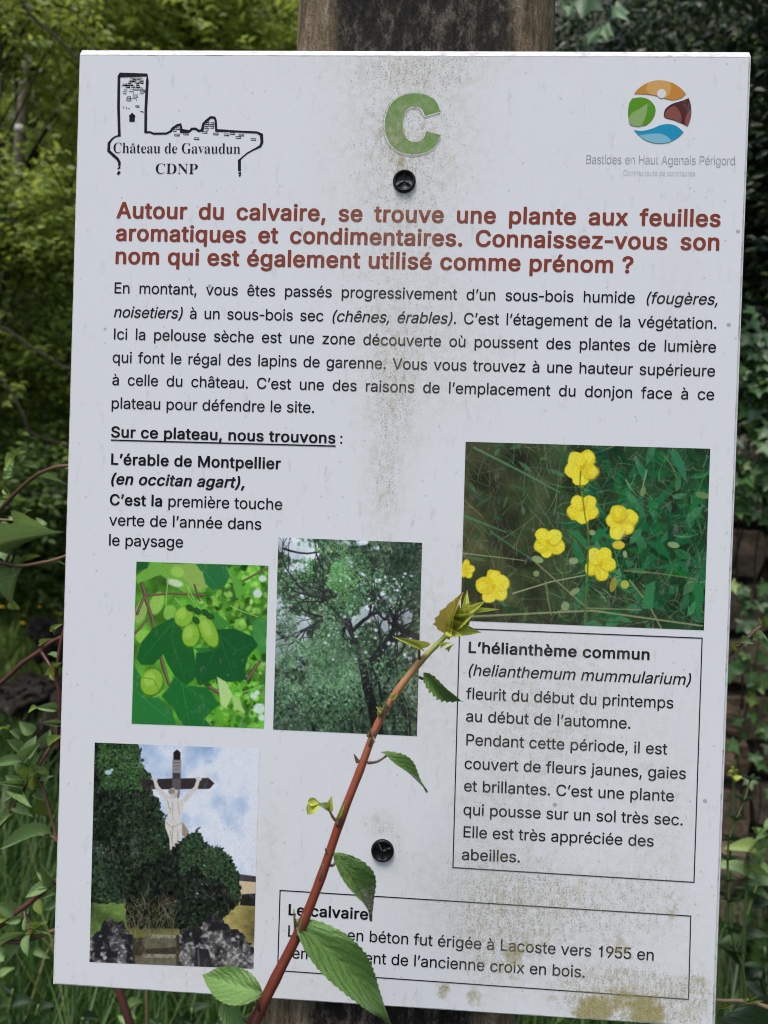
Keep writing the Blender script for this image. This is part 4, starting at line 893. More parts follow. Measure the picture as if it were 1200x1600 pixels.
'à': (735, [[234,-8,322,-16,402,-3,471,32,523,83,524,8,531,0,651,0,658,8,659,498,652,570,633,626,600,674,555,713,499,740,435,755,362,760,298,753,234,736,177,708,134,674,101,634,71,578,69,570,77,562,194,528,234,583,274,613,330,634,394,637,443,628,475,612,500,586,515,554,521,498,517,482,507,471,467,459,274,432,194,412,145,391,114,369,89,344,68,313,53,265,49,216,55,160,73,109,97,72,137,34,177,11], [282,111,250,121,226,134,196,168,188,192,187,225,194,251,210,275,242,298,290,315,519,353,521,273,518,241,503,200,475,162,435,131,394,115,338,107], [320,827,415,827,425,835,331,1036,322,1039,185,1037,182,1028,187,1020,308,835]]),
'â': (735, [[234,-8,322,-16,402,-3,471,32,523,83,524,8,531,0,651,0,658,8,659,498,652,570,633,626,600,674,555,713,499,740,435,755,362,760,298,753,234,736,177,708,134,674,101,634,71,578,69,570,77,562,194,528,234,583,274,613,330,634,394,637,443,628,475,612,500,586,515,554,521,498,517,482,507,471,467,459,274,432,194,412,145,391,114,369,89,344,68,313,53,265,49,216,55,160,73,109,97,72,137,34,177,11], [282,111,250,121,226,134,196,168,188,192,187,225,194,251,210,275,242,298,290,315,519,353,521,273,518,241,503,200,475,162,435,131,394,115,338,107], [147,843,153,839,274,840,362,946,370,942,450,843,459,839,579,840,586,851,579,865,426,1037,314,1039,298,1032,153,867,146,859]]),
'è': (763, [[326,-8,386,-15,458,-13,522,0,570,19,619,48,662,89,695,137,713,185,707,194,586,222,554,169,514,134,458,113,386,109,329,121,283,145,248,177,219,225,200,289,196,322,201,326,715,326,723,330,724,418,716,490,698,555,667,619,629,667,578,709,522,737,458,755,394,760,321,753,257,732,201,699,149,651,110,595,81,530,63,458,56,370,62,289,79,217,107,153,153,89,201,46,257,14], [201,446,197,450,199,466,214,514,233,550,257,580,289,607,321,624,353,633,394,636,434,633,466,625,494,611,522,589,544,563,562,530,576,490,584,450,578,445], [343,828,442,827,453,836,361,1030,353,1039,217,1039,210,1028,214,1020]]),
'é': (763, [[326,-8,386,-15,458,-13,522,0,570,19,619,48,662,89,695,137,713,185,707,194,586,222,554,169,514,134,458,113,386,109,329,121,283,145,248,177,219,225,200,289,196,322,201,326,715,326,723,330,724,418,716,490,698,555,667,619,629,667,578,709,522,737,458,755,394,760,321,753,257,732,201,699,149,651,110,595,81,530,63,458,56,370,62,289,79,217,107,153,153,89,201,46,257,14], [201,446,197,450,199,466,214,514,233,550,257,580,289,607,321,624,353,633,394,636,434,633,466,625,494,611,522,589,544,563,562,530,576,490,584,450,578,445], [337,828,442,828,570,1020,574,1028,572,1037,434,1039,426,1036,334,844,331,836]]),
'ê': (763, [[326,-8,386,-15,458,-13,522,0,570,19,619,48,662,89,695,137,713,185,707,194,586,222,554,169,514,134,458,113,386,109,329,121,283,145,248,177,219,225,200,289,196,322,201,326,715,326,723,330,724,418,716,490,698,555,667,619,629,667,578,709,522,737,458,755,394,760,321,753,257,732,201,699,149,651,110,595,81,530,63,458,56,370,62,289,79,217,107,153,153,89,201,46,257,14], [201,446,197,450,199,466,214,514,233,550,257,580,289,607,321,624,353,633,394,636,434,633,466,625,494,611,522,589,544,563,562,530,576,490,584,450,578,445], [174,844,185,839,305,842,394,948,482,841,602,839,612,844,614,852,610,862,455,1037,337,1039,329,1036,177,862]]),
'ù': (775, [[280,-2,365,-10,445,6,509,40,558,92,564,87,566,6,574,0,686,0,697,6,698,737,694,748,574,751,562,745,561,303,553,239,532,191,493,149,445,125,389,116,333,123,292,143,254,183,235,231,229,287,228,745,212,751,100,750,93,745,92,263,104,175,125,119,164,62,216,22], [338,834,349,827,445,827,454,834,361,1034,349,1039,220,1039,213,1034,212,1026]]),
'’': (326, [[90,621,98,614,106,613,186,613,199,621,299,983,301,991,293,999,162,1000,154,999,148,991]]),
}
GLYPHS['B'] = {
'(': (541, [[333,-174,351,-178,467,-178,490,-170,501,-152,426,25,382,152,355,274,344,390,350,528,381,694,431,860,501,1026,499,1037,490,1048,467,1056,343,1056,325,1048,316,1037,262,932,217,810,182,678,159,539,152,451,153,357,162,268,179,180,211,69,245,-19,302,-136,318,-163]]),
')': (541, [[74,-174,92,-178,208,-178,224,-174,238,-163,296,-53,343,64,377,180,398,296,404,384,401,495,388,606,364,722,326,849,284,954,237,1043,223,1053,208,1056,84,1056,66,1048,55,1032,125,860,171,711,200,567,212,429,209,329,190,213,139,47,56,-147,59,-163]]),
',': (382, [[74,-218,92,-222,185,-222,201,-218,216,-205,316,153,314,169,294,184,147,186,126,180,114,169,56,-190,60,-207]]),
'-': (578, [[70,353,95,349,506,349,521,352,537,363,542,375,539,491,528,502,506,509,88,509,72,506,57,496,51,480,51,375,57,362]]),
'.': (382, [[168,-4,215,-8,239,-3,264,7,301,37,322,79,322,129,303,167,270,197,223,214,192,215,169,212,130,195,99,167,81,129,80,84,96,46,129,12]]),
':': (382, [[168,-4,215,-8,239,-3,264,7,301,37,322,79,322,129,303,167,270,197,223,214,192,215,169,212,130,195,99,167,81,129,80,84,96,46,129,12], [181,505,231,506,254,514,277,526,309,560,323,599,321,643,301,682,262,713,215,726,169,723,126,704,94,671,79,632,82,588,102,549,138,519]]),
'?': (700, [[295,-4,344,-7,391,7,430,40,448,79,448,129,430,167,391,200,344,214,298,212,259,196,227,167,209,129,207,84,223,46,257,12], [257,283,383,282,399,284,414,292,422,306,428,389,444,427,470,455,557,516,603,560,639,615,659,676,665,737,658,798,640,853,609,903,569,944,515,978,461,999,391,1011,321,1011,267,1003,212,986,159,958,118,925,82,881,58,837,42,781,37,726,51,709,73,703,197,703,219,709,230,720,241,776,261,814,284,837,313,851,360,858,406,848,439,826,462,792,470,765,472,726,465,693,452,665,413,621,299,538,275,509,254,471,236,400,232,311,238,294]]),
'A': (925, [[35,4,53,0,185,0,211,10,219,21,302,258,309,264,634,264,721,21,730,10,742,3,758,0,890,0,905,4,920,18,920,37,575,978,564,992,549,999,394,1000,375,994,363,983,19,37,18,21], [363,424,464,731,471,734,574,424]]),
'C': (982, [[457,-9,547,-12,632,0,709,25,778,63,841,117,885,174,921,246,941,323,934,341,911,352,779,353,764,349,747,334,733,290,717,257,675,207,644,185,609,168,578,159,539,153,469,158,407,180,376,200,349,224,307,279,278,340,261,412,255,500,261,589,279,661,307,722,345,773,392,811,438,834,485,845,539,847,585,839,644,816,692,777,726,727,747,666,764,651,779,647,911,648,930,655,939,666,931,722,901,799,861,860,810,913,752,954,686,985,616,1004,539,1012,492,1012,438,1006,392,996,348,982,276,945,206,890,153,827,107,744,80,666,63,561,63,439,76,351,106,257,156,168,220,96,283,50,322,29,369,11]]),
'L': (764, [[116,4,134,0,700,0,723,8,734,26,733,137,723,152,708,159,305,160,294,164,294,972,291,983,281,993,258,1000,127,999,111,993,98,978,98,26,103,13]]),
'M': (1201, [[116,4,134,0,258,1,280,10,288,21,289,598,290,585,297,579,519,21,529,8,553,0,669,1,684,7,693,15,917,583,923,563,925,21,933,10,955,0,1087,1,1110,11,1118,26,1118,972,1115,983,1102,995,1079,1000,909,1000,886,994,874,983,614,302,607,294,341,983,328,995,305,1000,134,1000,119,997,105,989,98,972,98,26,103,13]]),
'S': (864, [[370,-13,465,-16,551,-6,625,15,681,43,733,82,775,131,806,192,820,253,819,325,804,380,772,436,729,480,679,513,620,541,551,566,411,604,349,627,305,657,284,685,277,712,278,745,286,773,304,801,326,820,357,837,388,847,427,852,496,847,527,837,558,821,591,790,605,762,617,718,636,705,775,703,791,707,803,718,807,729,804,762,787,823,760,873,714,922,667,957,605,986,543,1004,473,1012,403,1011,332,1000,264,977,210,948,163,911,123,862,98,812,84,751,85,685,99,629,126,579,171,533,218,501,285,469,496,406,558,382,597,357,621,325,628,292,625,259,616,231,596,203,571,181,535,162,496,151,458,146,419,147,380,152,342,164,312,181,275,220,263,247,253,292,233,306,94,308,73,303,60,292,61,247,79,181,109,126,142,87,191,48,241,21,295,2]]),
'a': (757, [[266,-12,335,-16,397,-9,443,5,497,35,509,10,536,0,660,1,675,7,687,21,688,508,674,597,639,663,615,691,588,713,552,734,513,749,428,767,366,769,304,761,242,745,195,725,151,696,116,663,87,624,63,575,65,558,79,546,211,509,226,512,240,519,263,558,291,586,327,605,358,613,404,614,443,606,472,586,491,552,498,503,497,492,490,483,466,477,280,452,226,440,182,425,137,403,102,377,73,342,56,309,44,254,44,198,56,144,78,99,110,60,157,25,211,1], [304,142,262,160,246,176,237,193,235,243,242,262,253,276,280,294,319,306,497,332,494,248,478,209,456,182,427,160,389,144,342,139]]),
'b': (822, [[396,-11,438,-15,492,-13,546,-2,584,11,626,33,662,60,717,122,740,160,762,210,784,310,786,420,768,525,739,597,688,669,632,717,570,749,492,767,407,767,368,760,337,750,275,712,274,973,270,985,256,996,237,1000,113,999,93,990,84,973,85,22,97,7,113,1,237,0,263,11,275,43,337,5], [407,143,376,153,346,171,325,193,303,227,286,271,277,310,273,409,289,498,306,536,325,564,348,586,376,602,407,611,438,613,477,607,508,593,536,570,560,536,578,498,590,448,595,348,588,299,576,254,561,221,537,188,513,166,482,149,446,142]]),
'c': (769, [[352,-11,419,-15,481,-9,543,7,597,33,644,66,686,110,717,160,737,216,731,232,713,243,597,272,579,271,558,260,532,205,503,171,458,147,411,141,373,144,334,160,301,188,277,221,258,265,245,321,241,376,245,431,258,487,277,531,300,564,331,592,357,605,396,613,435,611,473,601,498,586,521,564,557,498,582,487,597,488,713,518,726,525,734,536,726,570,702,619,669,664,633,697,589,726,543,746,489,761,435,768,365,767,287,750,230,725,175,686,133,641,91,575,65,503,53,442,50,354,60,271,82,199,114,138,159,83,218,36,287,4]]),
'd': (822, [[333,-11,404,-15,466,-7,513,11,566,46,571,16,582,6,597,1,721,0,744,10,753,22,753,973,745,990,729,998,597,1000,581,996,567,985,564,973,564,725,559,715,497,751,435,766,349,767,279,752,218,725,160,680,117,628,81,559,56,465,50,359,60,265,89,177,128,110,188,50,256,10], [380,143,349,152,318,170,295,194,274,227,258,265,247,310,242,409,260,498,277,536,295,563,319,586,348,603,380,611,411,613,450,607,481,592,507,570,531,536,548,498,559,453,564,348,548,260,531,221,508,188,481,163,450,148,419,142]]),
'e': (784, [[357,-11,435,-15,497,-9,551,5,605,29,652,61,691,99,721,144,740,193,735,210,721,220,605,249,582,249,560,238,535,192,501,160,458,144,404,141,359,149,324,166,292,193,269,227,249,281,244,310,249,315,713,315,738,321,752,337,750,442,738,514,713,586,675,647,625,697,563,736,497,758,419,769,342,764,280,748,225,723,168,680,120,625,89,570,64,498,51,420,51,332,63,254,84,193,121,127,170,72,218,36,287,4], [249,466,249,481,263,520,280,548,303,575,349,604,404,614,435,611,458,605,481,594,504,575,535,531,555,470,551,465,543,465]]),
'f': (505, [[154,4,174,0,290,0,313,7,324,21,326,601,329,608,461,609,478,618,486,635,486,734,476,751,453,759,326,762,328,834,335,856,349,873,368,879,391,881,453,871,473,878,483,889,513,1000,507,1011,492,1020,430,1036,368,1039,313,1033,267,1020,221,995,174,951,147,900,137,850,136,762,27,759,8,751,0,740,-2,635,7,618,19,611,35,608,136,607,136,26,140,15]]),
'g': (824, [[340,-276,411,-280,481,-275,535,-264,597,-243,644,-217,682,-184,715,-143,737,-99,751,-44,755,6,755,731,748,748,729,758,605,759,589,757,571,742,566,711,504,749,442,765,396,769,349,767,280,752,210,719,156,675,109,615,77,548,59,488,51,427,50,360,56,294,69,239,89,189,119,139,152,100,195,65,241,39,295,20,349,11,404,9,458,15,504,29,559,61,564,56,562,-16,549,-60,520,-95,473,-118,442,-124,404,-126,365,-123,336,-115,290,-88,241,-30,218,-21,189,-27,85,-88,80,-104,98,-138,129,-176,166,-209,202,-233,248,-254,295,-268], [380,166,349,173,318,190,295,211,272,244,247,316,242,410,257,493,271,526,293,559,314,582,342,600,373,610,411,613,450,607,481,593,508,571,532,537,550,499,561,454,566,355,550,272,531,233,510,205,483,183,458,172,419,165]]),
'h': (796, [[102,4,120,0,244,1,264,10,272,21,274,452,279,502,296,546,323,579,360,602,407,612,453,607,486,590,512,563,530,518,536,463,539,18,554,4,570,0,693,0,717,9,726,26,725,507,715,574,693,632,663,679,622,718,570,746,515,763,453,769,391,764,329,747,275,716,273,978,260,994,237,1000,113,999,97,993,84,978,84,26,89,13]]),
'i': (343, [[102,4,123,0,239,0,262,8,274,26,273,734,262,752,239,759,115,759,94,751,84,734,84,26,88,15], [142,828,192,824,239,837,277,867,294,900,295,944,278,983,245,1011,200,1026,154,1025,115,1011,83,983,66,950,64,911,76,877,107,845]]),
'j': (343, [[-14,-261,4,-265,82,-262,128,-251,167,-235,201,-211,229,-182,248,-151,265,-106,273,-40,273,734,263,751,244,759,113,759,94,751,84,734,83,-46,75,-79,58,-100,43,-106,-11,-110,-24,-117,-32,-129,-32,-239,-27,-252], [141,829,190,824,237,836,271,862,293,900,294,945,276,983,244,1011,198,1027,151,1025,114,1011,82,983,65,950,63,912,75,878,105,846]]),
'l': (348, [[103,4,121,0,245,0,268,9,278,26,278,1011,268,1030,245,1039,113,1039,98,1033,85,1016,85,26,90,13]]),
'm': (1167, [[102,4,120,0,244,1,264,10,272,21,274,469,278,513,292,552,318,585,353,606,391,614,430,609,455,596,481,568,493,535,496,26,505,10,531,0,647,0,670,6,684,21,688,518,702,557,729,590,763,609,802,614,841,608,874,590,893,568,904,535,909,21,918,8,941,0,1065,0,1088,10,1097,26,1097,502,1093,563,1078,618,1056,662,1024,701,981,734,941,753,895,767,841,772,786,769,740,758,696,740,662,719,616,682,591,712,554,741,515,759,469,770,415,772,368,765,315,745,275,720,266,745,244,758,120,759,94,751,85,740,84,729,84,26,89,13]]),
'n': (795, [[102,4,120,0,244,1,264,10,272,21,274,452,279,502,298,549,329,585,368,605,415,612,461,604,493,585,518,552,533,507,539,18,554,4,577,0,693,0,709,5,722,15,726,26,726,474,715,574,692,635,653,690,605,729,541,756,469,768,391,764,329,747,275,716,265,745,252,755,237,759,120,759,104,756,88,745,84,729,84,26,89,13]]),
'o': (805, [[352,-11,435,-14,512,-2,574,20,636,60,686,110,728,177,755,249,767,315,770,398,759,487,737,559,696,630,646,686,582,729,512,756,435,768,365,767,287,750,230,725,175,686,133,641,91,575,65,503,53,442,50,354,60,271,82,199,114,138,159,83,218,36,287,4], [380,143,349,152,318,171,292,199,271,232,255,276,245,321,243,415,262,498,277,531,300,564,323,586,349,602,380,611,419,613,458,606,489,592,520,565,541,536,559,498,572,453,578,404,578,348,572,299,559,254,540,216,514,182,487,160,458,147,419,141]]),
'p': (822, [[102,-261,120,-265,237,-265,255,-261,270,-250,274,-239,275,44,329,9,391,-10,469,-15,508,-11,550,-1,616,27,674,71,720,126,755,192,779,275,788,380,778,486,755,563,712,640,662,694,601,735,531,760,453,769,384,763,329,746,275,712,266,746,252,756,237,759,113,759,94,751,85,740,84,-239,89,-252], [415,142,384,150,353,166,325,192,304,226,288,264,277,309,273,408,289,497,303,530,325,563,347,585,376,602,407,611,438,613,477,607,508,593,537,569,558,541,576,502,588,458,595,408,595,353,577,259,560,220,539,190,512,165,484,150,453,143]]),
'q': (822, [[582,-261,597,-265,721,-265,744,-256,753,-239,753,734,743,751,721,759,597,759,572,746,566,710,520,740,473,759,419,768,349,767,272,750,207,718,148,668,101,602,69,524,53,441,51,336,63,253,90,176,138,98,190,49,256,10,295,-3,334,-11,419,-14,489,0,521,15,559,40,562,37,564,-239,568,-250], [388,142,357,149,326,164,301,187,277,220,249,297,241,391,254,480,268,519,287,553,311,580,342,600,373,610,404,613,442,609,473,597,503,574,525,546,545,508,557,463,565,364,551,270,534,226,512,192,489,169,458,151,427,143]]),
'r': (515, [[102,4,120,0,244,1,264,10,272,21,274,469,280,513,291,541,307,563,329,582,353,595,399,605,484,600,509,613,515,624,514,745,508,756,492,765,422,770,376,766,322,751,275,725,260,751,237,759,113,759,94,751,85,740,84,26,89,13]]),
's': (712, [[299,-11,367,-15,437,-10,499,5,553,29,600,61,638,102,664,149,676,199,676,254,665,299,640,343,602,382,557,409,507,430,313,480,283,498,270,514,264,547,277,581,313,607,352,617,398,616,437,603,468,571,491,527,515,516,530,516,638,540,654,547,663,559,659,586,637,636,610,675,577,707,538,732,499,749,453,762,406,768,344,768,290,761,236,746,182,720,137,686,109,653,86,608,75,564,75,509,87,459,113,415,151,378,197,350,244,331,437,280,463,265,480,243,483,205,463,171,427,149,375,139,321,143,279,160,253,188,232,238,213,251,189,252,81,229,57,216,52,199,72,138,94,99,123,66,158,39,198,16,244,0]]),
't': (456, [[284,-4,337,-8,399,-3,440,7,457,24,432,140,422,149,406,154,344,147,315,151,302,168,297,201,296,605,306,608,406,608,430,616,441,633,440,738,430,752,414,758,297,760,296,904,293,915,283,924,259,930,143,930,120,924,108,909,105,760,27,759,11,753,1,743,-2,633,9,616,27,609,97,608,107,605,107,184,112,146,127,101,153,63,190,31,236,8]]),
'u': (796, [[309,-6,376,-9,438,-1,488,17,539,46,543,17,554,6,570,1,693,0,711,6,723,17,726,730,720,747,701,758,570,759,549,752,538,741,536,310,531,260,515,216,484,178,446,156,399,148,353,154,321,171,294,205,278,249,274,293,271,741,252,757,229,759,113,759,96,752,86,741,84,271,89,216,99,171,130,105,179,50,237,15]]),
'v': (757, [[307,4,326,0,450,0,465,4,479,15,751,723,748,745,729,758,589,759,573,756,557,745,388,277,214,745,202,755,187,759,55,759,32,753,20,740,21,723,289,21]]),
'x': (737, [[43,4,61,0,193,0,208,2,223,10,371,233,379,238,523,15,534,6,557,0,689,0,709,4,723,15,725,37,485,386,714,723,714,740,696,756,681,759,549,759,534,758,520,751,379,534,238,751,216,759,77,759,60,756,44,745,39,734,45,718,268,391,27,37,26,21]]),
'y': (757, [[139,-266,179,-269,225,-268,264,-261,303,-248,334,-232,365,-207,414,-144,440,-89,751,725,752,736,747,747,729,758,589,759,574,756,558,746,388,277,380,288,213,747,202,755,187,759,55,759,32,753,21,741,20,725,286,27,256,-61,241,-87,225,-103,210,-111,194,-113,132,-105,115,-111,103,-122,74,-233,79,-244,94,-254]]),
'z': (740, [[82,4,100,0,650,0,673,4,688,15,692,26,692,131,689,143,673,155,650,159,332,159,325,159,321,164,679,635,680,734,673,748,660,756,642,759,116,759,92,755,80,745,75,734,75,624,92,605,116,600,425,600,433,596,65,120,64,26,69,13]]),
'è': (784, [[357,-11,435,-15,497,-9,551,5,605,29,652,61,691,99,721,144,740,193,735,210,721,220,605,249,582,249,560,238,535,192,501,160,458,144,404,141,359,149,324,166,292,193,269,227,249,281,244,310,249,315,713,315,738,321,752,337,750,442,738,514,713,586,675,647,625,697,563,736,497,758,419,769,342,764,280,748,225,723,168,680,120,625,89,570,64,498,51,420,51,332,63,254,84,193,121,127,170,72,218,36,287,4], [249,466,249,481,263,520,280,548,303,575,349,604,404,614,435,611,458,605,481,594,504,575,535,531,555,470,551,465,543,465], [336,802,357,797,466,799,486,813,486,835,391,1029,365,1038,225,1037,202,1023,200,1001,323,813]]),
'é': (784, [[357,-11,435,-15,497,-9,551,5,605,29,652,61,691,99,721,144,740,193,735,210,721,220,605,249,582,249,560,238,535,192,501,160,458,144,404,141,359,149,324,166,292,193,269,227,249,281,244,310,249,315,713,315,738,321,752,337,750,442,738,514,713,586,675,647,625,697,563,736,497,758,419,769,342,764,280,748,225,723,168,680,120,625,89,570,64,498,51,420,51,332,63,254,84,193,121,127,170,72,218,36,287,4], [249,466,249,481,263,520,280,548,303,575,349,604,404,614,435,611,458,605,481,594,504,575,535,531,555,470,551,465,543,465], [331,802,349,797,450,797,476,807,604,1001,606,1018,589,1034,566,1038,442,1038,427,1036,413,1029,316,830,318,813]]),
'’': (362, [[100,595,118,591,211,592,227,595,242,609,342,966,340,983,320,998,173,1000,152,994,140,983,82,623,86,607]]),
}
